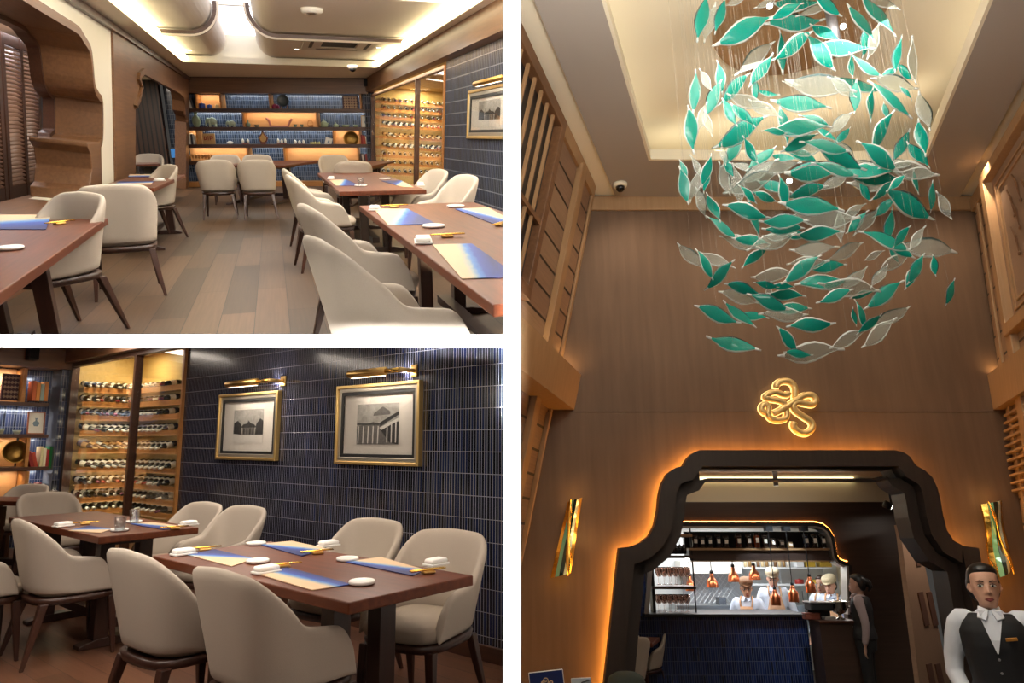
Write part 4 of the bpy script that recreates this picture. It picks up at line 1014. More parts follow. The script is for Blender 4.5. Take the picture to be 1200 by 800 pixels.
b = B(); b.lathe([(.07, -.055), (.06, -.1), (.03, -.125), (.003, -.13)], 16); b.obj('dome', mat('dome_dark', '101114', .1), t, smooth=True)
# added lights without fixtures: upward fill for the ceiling, overhead fill for the tables
wl_ = (1, .93, .84)
light('AREA', 'upward_fill', R1.mat(1.2, 2.6, 2.25) @ M.Rotation(R(-35), 4, 'X') @ M.Rotation(pi, 4, 'X'), 160, (1, .96, .90), 2.4, 1.2)  # added upward fill, out of view
light('AREA', 'upward_fill', R1.mat(-2.6, 5.0, 2.9) @ M.Rotation(pi, 4, 'X'), 150, (1, .96, .90), .8, 1.2)
light('AREA', 'upward_fill', R1.mat(.6, 6.0, 2.6) @ M.Rotation(R(-20), 4, 'X') @ M.Rotation(pi, 4, 'X'), 200, (1, .96, .90), 2.4, .8)
for x, y, p_ in ((rl0 + .9, d1 - 1.2, 18), (rr0 - 1.0, d1 - 1.2, 20), (rl0 + .9, d2 - 1.2, 20), (rr0 - 1.0, d2 - 1.2, 20)):
    light('AREA', 'overhead_fill', R1.mat(x, y, hu - .16), p_, wl_, .9, .9)  # added overhead fill, no fixture modelled
for x, y, p_ in ((-.6, 4.0, 16), (2.2, 3.2, 12), (1.0, 6.6, 22), (.8, 1.4, 5)):
    light('AREA', 'overhead_fill', R1.mat(x, y, hs - .02), p_, wl_, .9, .9)
light('AREA', 'back_soffit_lamp', R1.mat((xL + xR) / 2, df + .9, hs - .02), 20, (1, .9, .75), 3, .3)

# ---- tables and chairs
GT1, GC1 = 'dining tables of the long room', 'upholstered tub chairs of the long room'
TE = make_table('dining_table', 'large walnut dining table nearest at right in the long room, blue and tan placemats', R1, (421, 241), (578, 357), (567, 240.5), group=GT1)
TD = make_table('dining_table', 'walnut dining table second from front along the blue wall, long room', R1, (397.5, 224.5), (372, 202.5), (511, 226), group=GT1)
TC = make_table('dining_table', 'small-looking walnut table near the bookcase at right, long room', R1, (395, 194.5), (434, 194.5), (376, 188.5), group=GT1)
TB = make_table('dining_table', 'walnut table standing crosswise before the bookcase with two chairs in front', R1, (334, 193.5), (235, 193.5), (331.7, 188.5), group=GT1)
TF = make_table('dining_table', 'walnut table beside the second wall opening, long room', R1, (180, 220), (217, 204.5), (108, 220), group=GT1)
TG = make_table('dining_table', 'walnut table cut by the left photo edge, long room', R1, (126, 255), (-40, 370), (-30, 254), group=GT1)
TH = make_table('dining_table', 'dark table inside the alcove seen through the far wall opening', R1, (188, 192), (160, 192.5), (189, 188.5), group=GT1)
SRC1 = [None]
def top1(x, y, yaw, label, s=1):
    q = (y - 158) / (R1.H - .83 * 1.08); return put(R1, x, 158 + q * R1.H, yaw, label, GC1, SRC1, 1.08)
top1(480, 271, -78, 'beige tub chair nearest at right in long room, cut by the lower edge')
top1(436, 238, -80, 'beige tub chair second from front along the aisle, long room')
top1(386, 206, -84, 'beige tub chair third along the aisle, near end of second table')
top1(375, 199, -84, 'beige tub chair farthest along the aisle at the second table')
top1(516, 208, 104, 'cream tub chair against the blue tiles, nearer of the two there')
top1(488, 201, 104, 'cream tub chair against the blue tiles, farther of the two there')
top1(72, 231, 138, 'pale tub chair at left front with its seat turned towards us')
top1(154, 215, 10, 'grey-beige tub chair at left seen from behind beside the white wall strip')
top1(182, 195.5, 122, 'pale tub chair at the far end of table by the second opening')
top1(260.5, 188, 0, 'beige tub chair from behind before the bookcase, left of the pair')
top1(307, 188, 0, 'beige tub chair from behind before the bookcase, right of the pair')
top1(269, 183, 180, 'white-looking tub chair facing us behind the crosswise table, under the amber glasses')
top1(306.5, 183, 180, 'white-looking tub chair facing us behind the crosswise table, by the blue tiles')
top1(396, 183.5, 180, 'white-looking tub chair facing us under the brass bowl')
top1(416, 189.5, 0, 'beige tub chair from behind below the brass bowl, long room')
top1(178, 182, 175, 'dim tub chair in the alcove beyond the far wall opening')
def setmat(q, label): placemat(R1, q, hh, label, None)
setmat([(512, 263), (478, 245), (438, 245), (455, 264)], 'paper placemat, farther one along the aisle side of nearest right table')
setmat([(608, 325), (553, 286), (507, 287), (541, 327)], 'paper placemat nearest of all at the right of the long room')
setmat([(533, 245), (582, 264), (606, 262), (572, 243.5)], 'paper placemat on the wall side of the nearest right table')
setmat([(423, 217.5), (405, 210.5), (386, 211), (394, 217.5)], 'paper placemat on the aisle side of the second right table')
setmat([(446, 212), (472, 219), (485, 219.5), (470, 211.5)], 'paper placemat on the wall side of the second right table')
setmat([(-40, 269), (54, 269), (60, 252), (-30, 252)], 'paper placemat on the left front table, blue edge towards us')
setmat([(190, 207.5), (150, 207.5), (152, 204.5), (189, 204.5)], 'paper placemat at the far end of the table by second opening')
setmat([(180, 212.6), (140, 212.6), (134, 216.4), (177, 216.4)], 'paper placemat at the near end of the table by second opening')
for x, y, w, r_ in ((508, 266, 'between two placemats of nearest right table', .07), (534, 242.5, 'on the wall side of nearest right table', .07), (12, 292, 'on the left front table', .06), (423, 218, 'under a glass on the second right table', .07), (451, 210, 'far side of the second right table', .07)):
    coaster(R1, x, y, hh, 'round white side plate ' + w, 'round white side plates in the long room', r_)
tumbler(R1, 423, 218, hh + .018, 'clear water glass on the second right table of the long room', None)
for x, y, w, yw, s_ in ((439, 246, 'at the far end of nearest right table', 80, 1.25), (496, 284, 'beside the nearest right placemat', 80, 1.35), (71, 252, 'on the left front table', 0, 1.1), (388, 209.5, 'on the aisle side of second right table', 80, 1.2), (493, 217, 'on the wall side of second right table', 80, 1.2), (187, 212, 'on the table by second opening', 0, 1.1)):
    napkin(R1, x, y, hh, R(yw), 'folded white napkin on its tray ' + w, 'folded white napkins in the long room', s_)
for x, y, w, yw, s_ in ((462, 243, 'behind the farther placemat on nearest right table', -88, 1.2), (524, 278, 'behind the nearest right placemat', -88, 1.1), (586, 264.5, 'at the wall side of nearest right table', -40, 1.2), (70, 263, 'on the left front table', -40, 1.1), (200, 207, 'on the table by second opening', -60, 1.1)):
    rest(R1, x, y, hh, R(yw), 'gold chopstick rest with chopsticks ' + w, 'gold chopstick rests in the long room', s_)
# ================================================================ people
def hand(b, wrist, fdir, side, s=1.0, curl=.35, palm_n=None):
    """palm with five separate bent fingers; side: direction of the thumb"""
    f = V(fdir).normalized(); sd = V(side); sd = (sd - f * sd.dot(f)).normalized(); n = f.cross(sd) if palm_n is None else V(palm_n)
    w = V(wrist)
    b.tube([w, w + f * .03 * s, w + f * .07 * s, w + f * .095 * s], [.024 * s, .032 * s, .038 * s, .030 * s], 10, .5)
    for k, (o, l) in enumerate(((.027, .068), (.009, .078), (-.009, .072), (-.026, .056))):
        p0 = w + f * .085 * s + sd * o * s; c = curl
        p1 = p0 + (f * cos(c * .6) + n * sin(c * .6)) * l * .5 * s
        p2 = p1 + (f * cos(c * 1.6) + n * sin(c * 1.6)) * l * .3 * s
        p3 = p2 + (f * cos(c * 2.4) + n * sin(c * 2.4)) * l * .25 * s
        b.tube([p0, p1, p2, p3], [.0095 * s, .0088 * s, .008 * s, .006 * s], 8)
    t0 = w + f * .03 * s + sd * .026 * s
    b.tube([t0, t0 + (f * .6 + sd * .8) * .035 * s, t0 + (f * .85 + sd * .75) * .065 * s], [.013 * s, .011 * s, .008 * s], 8)

def ell(cx, cy, z, rx, ry, n=20, e=2.3): return sup(rx, ry, z, n, e, cx, cy)

def limb(b, pts, rad): b.tube(smooth_line(pts, 3), [rad[0] + (rad[-1] - rad[0]) * 0 if False else _r(rad, i / ((len(pts) - 1) * 3)) for i in range((len(pts) - 1) * 3 + 1)], 12)
def _r(rad, t):
    x = t * (len(rad) - 1); i = min(int(x), len(rad) - 2); return rad[i] + (rad[i + 1] - rad[i]) * (x - i)

def person(label, mt, skin, arms, head=(0, 0), shirt=None, vest=None, apron=None, trousers=('1a1a1c',), hair=('bun', '14100f'), cap=None, tag=False, specs=False, s=1.0, vox=.011, female=True, group=None, sleeve=1.0):
    """stands at the origin facing +y, 1.66 m tall. arms: two lists shoulder, elbow, wrist, finger tip direction; head: yaw, tilt in degrees"""
    t = thing('person', label, 'person', mt @ M.Scale(s, 4), group)
    sk = mat('skin_' + skin, skin, .55, noise=.05, nscale=12)
    hw = .165 if female else .19
    hm = M.Translation((0, .0, 1.43)) @ M.Rotation(R(head[0]), 4, 'Z') @ M.Rotation(R(head[1]), 4, 'X')
    b = B()
    H = lambda x, y, z: hm @ V((x, y, z))
    # head: skull, jaw, cheeks, nose, lips, ears (chin at .0, crown at .235)
    hr = []
    for z, rx, y0, y1 in ((-.012, .022, .030, .062), (-.004, .036, .012, .084), (.012, .044, -.01, .093), (.035, .054, -.045, .093), (.06, .062, -.068, .092), (.09, .068, -.083, .091), (.12, .071, -.092, .090), (.15, .072, -.095, .091), (.18, .072, -.088, .084), (.205, .060, -.07, .066), (.222, .040, -.045, .042), (.230, .015, -.015, .015)):
        hr.append([H(p.x, p.y, p.z) for p in ell(0, (y0 + y1) / 2, z, rx, (y1 - y0) / 2, 20, 2.2)])
    b.loft(hr)
    b.tube([H(0, .088, .125), H(0, .100, .100), H(0, .110, .078), H(0, .098, .068)], [.007, .009, .0125, .009], 10)
    for sx in (-1, 1):
        b.tube([H(sx * .012, .093, .073), H(sx * .012, .099, .072)], [.008, .006], 8)
        b.tube([H(sx * .076, .0, .125), H(sx * .081, -.006, .10), H(sx * .074, .004, .075)], [.012, .014, .008], 8, .6)
        b.tube([H(sx * .012, .084, .138), H(sx * .045, .076, .136)], [.009, .006], 8)
    b.tube([H(-.02, .088, .044), H(0, .096, .045), H(.02, .088, .044)], [.004, .009, .004], 8)
    b.tube([H(-.016, .087, .034), H(0, .093, .032), H(.016, .087, .034)], [.004, .008, .004], 8)
    b.tube([(0, -.02, 1.34), (0, -.01, 1.40), hm @ V((0, -.015, .03)), hm @ V((0, -.01, .06))], [.056, .043, .042, .048], 14)
    # trunk and legs under the clothes, arms, hands
    wr = .86 if female else .95
    trunk = [(.80, .15, .10), (.88, .165, .115), (.95, .16, .11), (1.03, .125 * wr / .9, .09), (1.12, .13, .095), (1.22, .145, .105), (1.30, hw - .01, .10), (1.36, hw * .85, .085), (1.40, .07, .06)]
    b.loft([ell(0, -.01, z, rx, ry) for z, rx, ry in trunk])
    for sx in (-1, 1): limb(b, [(sx * .085, 0, .85), (sx * .09, .01, .48), (sx * .085, -.01, .10)], [.088, .062, .056, .042, .035]); b.tube([(sx * .085, -.05, .045), (sx * .09, .06, .035), (sx * .095, .16, .025)], [.038, .038, .022], 10)
    for (sh, el, wrp, fd), sx in zip(arms, (1, -1)):
        limb(b, [(sh[0] * .7, -.01, sh[2] + .02), sh, el, wrp], [.04, .048, .045, .038, .034, .024]); hand(b, wrp, fd, (-sx, .3, .2))
    body = merged(b, 'body', sk, vox * .75, parent=t)
    # eyes, brows, lips
    for sx in (-1, 1):
        b = B(); loafs(b, 0, 0, 0, .0150, .006, .0072, 14, 8, M.Translation(hm @ V((sx * .031, .0865, .113))) @ hm.to_3x3().to_4x4())
        eye_ = b.obj('eye', mat('eye_white', 'e6e2dc', .2), t, smooth=True)
        gx = .003
        b = B(); loafs(b, 0, 0, 0, .0066, .003, .0066, 12, 6, M.Translation(hm @ V((sx * .031 + gx, .0918, .1135))) @ hm.to_3x3().to_4x4())
        b.obj('iris', mat('iris_dark', '1a0f0a', .15), eye_, smooth=True)
        b = B(); b.tube([H(sx * .014, .0915, .122), H(sx * .031, .0935, .1245), H(sx * .048, .086, .117)], [.0017, .0022, .001], 6); b.obj('eyelid', mat('lash_dark', '1c1210', .6), t, smooth=True)
        b = B(); b.tube([H(sx * .014, .0935, .135), H(sx * .033, .0915, .1415), H(sx * .052, .079, .135)], [.0026, .0032, .0012], 6); b.obj('eyebrow', mat('lash_dark', '1c1210'), t, smooth=True)
    b = B(); b.tube([H(-.022, .089, .0395), H(-.008, .1, .0445), H(0, .101, .0425), H(.008, .1, .0445), H(.022, .089, .0395)], [.0025, .0055, .005, .0055, .0025], 8); b.tube([H(-.018, .09, .0365), H(0, .1, .034), H(.018, .09, .0365)], [.0025, .0075, .0025], 8)
    b.obj('lips', mat('lip_rose', '9a4a44' if female else '96604f', .4), t, smooth=True)
    # hair
    b = B(); hc_ = mat('hair_' + hair[1], hair[1], .38, noise=.3, nscale=90, stretch=(1, 1, 4))
    for z, rx, y0, y1 in ((.05, .066, -.09, -.02), (.08, .0765, -.10, -.005), (.11, .081, -.104, .004), (.14, .083, -.106, .012), (.165, .083, -.104, .040), (.185, .080, -.10, .084), (.205, .072, -.09, .088), (.225, .056, -.068, .066), (.240, .032, -.04, .038), (.246, .01, -.01, .01)): hr = None
    rg = []
    for z, rx, y0, y1 in ((.030, .050, -.080, -.035), (.055, .068, -.094, -.018), (.085, .0765, -.103, .004), (.11, .079, -.106, .014), (.135, .080, -.107, .030), (.155, .0805, -.106, .056), (.172, .080, -.104, .064), (.195, .076, -.098, .082), (.218, .063, -.078, .076), (.236, .040, -.05, .048), (.245, .012, -.014, .014)):
        if hair[0] == 'bun' and z < .15: rx += .008; y1 += .016
        rg.append([H(p.x, p.y, p.z) for p in ell(0, (y0 + y1) / 2, z, rx, (y1 - y0) / 2, 22, 2.3)])
    b.loft(rg)
    if hair[0] == 'bun': loafs(b, 0, -.115, .12, .045, .035, .045, mt=hm)
    if hair[0] == 'tail': b.tube([H(0, -.09, .17), H(0, -.135, .14), H(0, -.15, .08), H(0, -.12, .02)], [.03, .035, .03, .012], 10)
    merged(b, 'hair', hc_, .009, parent=t)
    if cap:
        b = B(); rg = []
        for z, k, yo in ((.150, 1.0, 0), (.175, 1.08, .0), (.205, 1.14, .0), (.232, 1.08, -.005), (.252, .8, -.01), (.262, .4, -.01)):
            rg.append([H(p.x, p.y, p.z) for p in ell(0, -.006 + yo, z, .086 * k, .103 * k, 22, 2.2)])
        b.loft(rg); b.tube([H(-.06, .085, .165), H(0, .125, .158), H(.06, .085, .165)], [.012, .02, .012], 8, .4)
        merged(b, 'flat_cap', mat('cap_' + cap, cap, .8, noise=.25, nscale=60), .010, parent=t)
    if specs:
        for sx in (-1, 1):
            b = B(); cc = [H(sx * .031 + .019 * cos(a), .1, .112 + .016 * sin(a)) for a in [2 * pi * i / 12 for i in range(13)]]
            b.tube(cc, .0018, 6); b.tube([H(sx * .05, .1, .115), H(sx * .078, .02, .118)], .0018, 6)
            b.obj('spectacles', m_black, t, smooth=True)
    # shirt with sleeves and collar
    sc_ = mat('shirt_' + shirt, shirt, .8, noise=.06, nscale=14)
    b = B(); b.loft([ell(0, -.008, z, rx + .012, ry + .014) for z, rx, ry in trunk[1:-1]] + [ell(0, -.008, 1.395, .075, .066), ell(0, -.006, 1.415, .06, .056)])
    for (sh, el, wrp, fd), sx in zip(arms, (1, -1)):
        wq = V(el) + (V(wrp) - V(el)) * (.93 * sleeve if sleeve >= 1 else sleeve)
        limb(b, [(sh[0] * .62, -.01, sh[2] + .022), sh, el, wq], [.046, .060, .060, .050, .044, .037])
        if sleeve >= 1:
            w1 = V(el) + (V(wrp) - V(el)) * .80
            b.tube([w1, wq], [.040, .039], 12)
    merged(b, 'shirt', sc_, vox, parent=t)
    b = B()
    for sx in (-1, 1):
        c8 = [V((sx * .004, .088, 1.415)), V((sx * .026, .116, 1.358)), V((sx * .066, .088, 1.372)), V((sx * .052, .020, 1.432))]
        b.hexa([p - V((0, .012, .004)) for p in c8] + [p + V((0, .004, .004)) for p in c8])
    b.obj('collar', sc_, t, bevel=.003)
    # trousers and shoes
    b = B(); b.loft([ell(0, -.005, z, rx, ry) for z, rx, ry in ((.74, .165, .115), (.88, .18, .13), (.96, .165, .12), (1.0, .145, .108))])
    for sx in (-1, 1): limb(b, [(sx * .085, 0, .84), (sx * .09, .01, .48), (sx * .088, -.01, .06)], [.098, .078, .07, .062, .058])
    merged(b, 'trousers', mat('trousers_' + trousers[0], trousers[0], .8), .016, parent=t)
    for sx in (-1, 1):
        b = B(); b.loft([ell(sx * .09, .05, z, rx, ry, 14) for z, rx, ry in ((0, .045, .125), (.03, .046, .125), (.055, .04, .10), (.075, .03, .04))]); b.obj('shoe', m_black, t, smooth=True)
    if vest:
        b = B(); b.loft([ell(0, -.008, z, rx + .024, ry + .026) for z, rx, ry in trunk[1:6]] + [ell(0, -.008, 1.30, hw + .014, .124), ell(0, -.010, 1.355, hw * .98, .108), ell(0, -.016, 1.395, .122, .082)])
        wc_ = merged(b, 'waistcoat', mat('waistcoat_' + vest, vest, .7, noise=.1, nscale=60), vox, parent=t)
        b = B(); F_ = lambda x, z: V((x, (.134 if z < 1.26 else .134 - (z - 1.26) * .24) - abs(x) * .2, z))
        zz = [1.412, 1.37, 1.32, 1.26, 1.19]; ww = [.056, .050, .038, .022, .003]
        for (za, wa), (zb, wb) in zip(zip(zz, ww), list(zip(zz, ww))[1:]):
            b.hexa([F_(-wb, zb) - V((0, .02, 0)), F_(wb, zb) - V((0, .02, 0)), F_(wa, za) - V((0, .02, 0)), F_(-wa, za) - V((0, .02, 0)), F_(-wb, zb), F_(wb, zb), F_(wa, za), F_(-wa, za)])
        b.obj('shirt_front', sc_, t)
        for z in (1.16, 1.09, 1.02): B().lathe([(.007, 0), (.007, .004), (.002, .005)], 10, M.Translation((0, .128 if z > 1.1 else .122, z)) @ M.Rotation(-pi / 2, 4, 'X')).obj('button', mat('button_grey', '8a8a8c', .3), wc_)
    if apron:
        am = mat('apron_' + apron, apron, .85, noise=.08, nscale=20)
        b = B(); rows = [(.62, .19), (.80, .19), (.95, .175), (1.05, .155), (1.12, .12), (1.24, .09), (1.30, .08)]
        rr_ = []
        for z, w in rows:
            yy = .142 if z < 1.2 else .136
            rr_.append([V((x, yy - (abs(x) / .19) ** 2 * .07, z)) for x in [-w + 2 * w * i / 8 for i in range(9)]] + [V((x, yy + .006 - (abs(x) / .19) ** 2 * .07, z)) for x in [w - 2 * w * i / 8 for i in range(9)]])
        b.loft(rr_); ap_ = b.obj('apron', am, t, smooth=True)
        for sx in (-1, 1):
            B().tube([(sx * .075, .125, 1.295), (sx * .085, .09, 1.37), (sx * .075, .02, 1.43), (sx * .05, -.06, 1.40)], .012, 8, .4).obj('apron_strap', am, ap_, smooth=True)
    if tag:
        B().box(-.028, .028, -.002, .003, -.009, .009, mat=M.Translation((-.075, .128, 1.268)) @ M.Rotation(R(8), 4, 'Y')).obj('name_badge', mat('badge_gold', 'c98a3c', .35, .6), wc_, bevel=.002)
    return t
# ================================================================ right: tall entrance hall with the open kitchen beyond the arch
R3 = Room(649, 1.72, 895); CUR[0] = 3
def zp(x, y, z):
    r = ray(x, y); f = CR @ V((0, 0, -1)); return CAM + r * (z / r.dot(f))
XW = V((1, 0, 0)); N3, F3 = R3.N, R3.F
K3 = Plane(zp(912, 649, 7.2) - N3 * R3.H, XW, N3)
m_hall = wood('hall_walnut', '5f4a3a', '725a47', 2, 1.2, .62, 0, 9, spec=.25)
m_hallL = wood('hall_oak', '97744f', 'ab8761', 2, 2, .5)
m_hallB = bricks('oak_boards_grooved', '856650', '96785c', '2c1d12', 3.4, .26, .014, .5, 'xz', .5, 0, grain=.3, bump=.8)
m_dark = wood('smoked_oak', '241c19', '342a24', 2, 2, .5, 0)
m_grey = mat('ceiling_grey_brown', 'a39a91', .9, spec=.1)
m_ivory = mat('ivory_plaster', 'e2d8c0', .9, spec=.1)
m_tile3 = bricks('navy_tiles_kitchen', '101a34', '1c2c58', '465068', .028, .155, .003, 0, 'xz', .2, .3, bump=.5)
glow = mat('led_amber', 'ffb04a', .5, emit=46, ecol='ffae48')

def sweep(name, pts, vec, m_, **kw):
    return B().loft([pts, [p + vec for p in pts]]).obj(name, m_, **kw)
def k3(x, y, off=0): return hit(x, y, K3.o + K3.Y * off, K3.Y)

arch_o = [(690, 838), (721, 642), (733, 641), (745, 636.5), (755, 628.5), (761.5, 616), (765, 600), (766.5, 584), (769.5, 570), (776, 558), (785, 551.5), (793.5, 549.5), (798, 541.5), (804, 535), (812, 531.5), (925, 531.5), (1032, 531.5), (1042, 533.5), (1050, 539), (1056.5, 549), (1066, 554), (1075, 562), (1081, 575), (1084.5, 590), (1087, 606), (1091, 622), (1099, 634), (1110, 640), (1127, 642), (1163, 838)]
arch_i = [(731, 838), (748, 653), (762, 650.5), (775, 644), (784, 633), (787.5, 620), (788, 604), (789, 589), (794, 578), (802, 572), (809, 570), (811.5, 563), (816, 557), (824, 554.5), (925, 554.5), (1008, 554.5), (1018, 557), (1025, 564), (1029, 571), (1040, 575), (1049, 583), (1054, 596), (1056.5, 612), (1060, 628), (1067, 640), (1077, 648), (1087, 651), (1095, 652), (1117, 838)]
m2 = lambda a, b, k: [(p[0] + (q[0] - p[0]) * k, p[1] + (q[1] - p[1]) * k) for p, q in zip(a, b)]
ao = arch_o[:14] + arch_o[15:]; ai = arch_i[:14] + arch_i[15:] + []
# match the two outlines point by point
def resample(pts, n):
    d = [0]
    for a, b in zip(pts, pts[1:]): d.append(d[-1] + math.hypot(b[0] - a[0], b[1] - a[1]))
    out = []
    for i in range(n):
        t = d[-1] * i / (n - 1); k = max(j for j in range(len(d)) if d[j] <= t + 1e-9); k = min(k, len(pts) - 2)
        f = (t - d[k]) / (d[k + 1] - d[k]); out.append((pts[k][0] + (pts[k + 1][0] - pts[k][0]) * f, pts[k][1] + (pts[k + 1][1] - pts[k][1]) * f))
    return out
ko, ki = K3.uvs(arch_o), K3.uvs(arch_i)
zb = -.3
ko[0] = (ko[0][0], zb); ko[-1] = (ko[-1][0], zb); ki[0] = (ki[0][0], zb); ki[-1] = (ki[-1][0], zb)
# wall with its opening
uL = K3.uv(600, 700)[0] - .6; uR = K3.uv(1210, 600)[0] + .6; vT = K3.uv(912, 229)[1]
hole = offset(ko, -.05) if False else ko
shr = offset(ko, -.10)
wallp = [(uL, zb), (shr[0][0], zb)] + shr + [(shr[-1][0], zb), (uR, zb), (uR, vT + .3), (uL, vT + .3)]
B().prism([wallp], 0, .07).obj('wall_hall_back', m_hall, mat=K3.m, kind='structure')
# portal frame: outer ring standing off the wall, glow strip behind it, inner ring and lining
half = K3.uvs(m2(arch_o, resample(arch_i, len(arch_o)), .52)); 
mid = offset(ko, -.17); mid2 = offset(ko, -.155); inn = offset(ko, -.30)
t = thing('portal_frame', 'dark scroll-shaped wooden portal frame with amber glow behind its edge', 'door frame', K3.m)
B().prism([ko + mid[::-1]], -.28, -.14).obj('outer_moulding', m_dark, t, bevel=.012)
B().prism([offset(ko, -.06) + offset(ko, -.18)[::-1]], -.14, -.0).obj('spacer', m_dark, t)
B().prism([mid2 + offset(ko, -.185)[::-1]], -.13, .06).obj('groove', m_black, t)
B().prism([offset(ko, -.18) + inn[::-1]], -.17, .10).obj('inner_moulding', m_dark, t, bevel=.012)
pts = [V((x, -.075, z)) for x, z in offset(ko, -.042)]
B().tube(pts, .016, 6).obj('glow_strip', glow, t)
# ceiling: ivory plane, grey-brown ring, raised ivory field
hc = R3.loc(k3(912, 229)).z
c3 = lambda x, y, h: tuple(R3.px(x, y, h)[:2])
plate([[c3(560, 229, hc), c3(1290, 232, hc), (R3.px(1290, 232, hc).x + 1, -6), (R3.px(560, 229, hc).x - 1, -6)], [c3(759, 186, hc), (c3(759, 186, hc)[0], -5), (c3(1087, 186, hc)[0], -5), c3(1087, 186, hc)]], hc, hc + .05, 'ceiling_hall', m_ivory, R3, kind='structure')
rg_o = [c3(721, 229.5, hc - .03), c3(1123, 233.5, hc - .03)]; rg_i = [c3(760, 188, hc - .03), c3(1085, 190, hc - .03)]
plate([[rg_o[0], rg_o[1], (rg_o[1][0], -6), (rg_o[0][0], -6)], [rg_i[0], (rg_i[0][0], -5), (rg_i[1][0], -5), rg_i[1]]], hc - .035, hc - .001, 'ceiling_hall_border', m_grey, R3, kind='structure')
ri0, ri1, di = rg_i[0][0], rg_i[1][0], rg_i[0][1]
hi_ = hc + .42
di2 = rg_i[1][1]
plate([[(ri0, -5), (ri0, di), (ri1, di2), (ri1, -5)], [(ri0 + .03, -4.9), (ri1 - .03, -4.9), (ri1 - .03, di2 - .03), (ri0 + .03, di - .03)]], hc - .035, hc + .09, 'ceiling_field_lip', m_ivory, R3, kind='structure')
plate([[(ri0 - .8, -6), (ri1 + .8, -6), (ri1 + .8, di2 + .8), (ri0 - .8, di + .8)]], hi_, hi_ + .05, 'ceiling_field', m_ivory, R3, kind='structure')
plate([[(ri0 - .8, -6), (ri1 + .8, -6), (ri1 + .8, di2 + .8), (ri0 - .8, di + .8)], [(ri0 - .6, -5.8), (ri0 - .6, di + .6), (ri1 + .6, di2 + .6), (ri1 + .6, -5.8)]], hc + .05, hi_, 'ceiling_field_sides', m_ivory, R3, kind='structure')
cw = (1, .88, .66)
light('AREA', 'cove_lamp', R3.mat(ri0 - .2, di - 3, hc + .1) @ M.Rotation(R(180 + 30), 4, 'Y'), 7, cw, .1, 6)
light('AREA', 'cove_lamp', R3.mat(ri1 + .2, di - 3, hc + .1) @ M.Rotation(R(180 - 30), 4, 'Y'), 7, cw, .1, 6)
light('AREA', 'cove_lamp', R3.mat((ri0 + ri1) / 2, di + .2, hc + .1) @ M.Rotation(R(180 - 30), 4, 'X'), 6, cw, ri1 - ri0, .1)
for k in (-1.9, -.65, .65, 1.9):
    pw_ = R3.loc(K3.at(K3.uv(918, 300)[0] + k, 5, -.95))
    light('SPOT', 'wall_top_fill', R3.mat(pw_.x, pw_.y, hc - .06) @ M.Rotation(R(28), 4, 'X'), 60, (1, .78, .55), .02, spot=R(110), blend=1)  # added spots, too small to show, brightening the wall top
# top band of the end wall
B().rect(uL, uR, K3.uv(912, 247)[1], K3.uv(912, 231.5)[1], -.03, 0).obj('trim_top_band', m_hallL, mat=K3.m, kind='structure')
sx_ = K3.uv(729, 500)[0]
B().rect(uL, uR, K3.uv(912, 482)[1] - .004, K3.uv(912, 482)[1] + .004, -.004, 0).obj('trim_panel_joint', m_hall, mat=K3.m, kind='structure')
# side walls
def side_plane(lo, hi, s):
    a, b_ = k3(*lo), k3(*hi); return Plane(a, F3 if s < 0 else -F3, b_ - a)
L3 = side_plane((622, 585), (700, 229), -1); W3 = side_plane((1194, 585), (1138, 236), 1)
vtL = L3.uv(700, 227)[1]; vtR = W3.uv(1138, 237)[1]
B().rect(-7, .0, -4, vtL, 0, .2).obj('wall_hall_left', m_hallB, mat=L3.m, kind='structure')
B().rect(0, 7, -4, vtR, 0, .2).obj('wall_hall_right', m_hallB, mat=W3.m, kind='structure')
def post(Wp, x, y, w, v0, v1, name='trim_post', m_=None, dep=.07, s=1):
    u, _ = Wp.uv(x, y); B().rect(u - w / 2, u + w / 2, v0, v1, -dep, 0).obj(name, m_ or m_hallL, mat=Wp.m, kind='structure', bevel=.006)
vbL = L3.uv(659, 402)[1]; vbR = W3.uv(1180, 402)[1]
B().rect(-7, 0, vtL - .16, vtL, -.035, 0).obj('trim_rail_left', m_hallL, mat=L3.m, kind='structure')
B().rect(0, 7, vtR - .16, vtR, -.035, 0).obj('trim_rail_right', m_hallL, mat=W3.m, kind='structure')
post(L3, 661, 285, .17, -4, vtL - .1); post(L3, 679, 300, .07, -4, vtL, dep=.03)
post(W3, 1172, 285, .17, -4, vtR - .1); post(W3, 1157, 300, .07, -4, vtR, dep=.03)
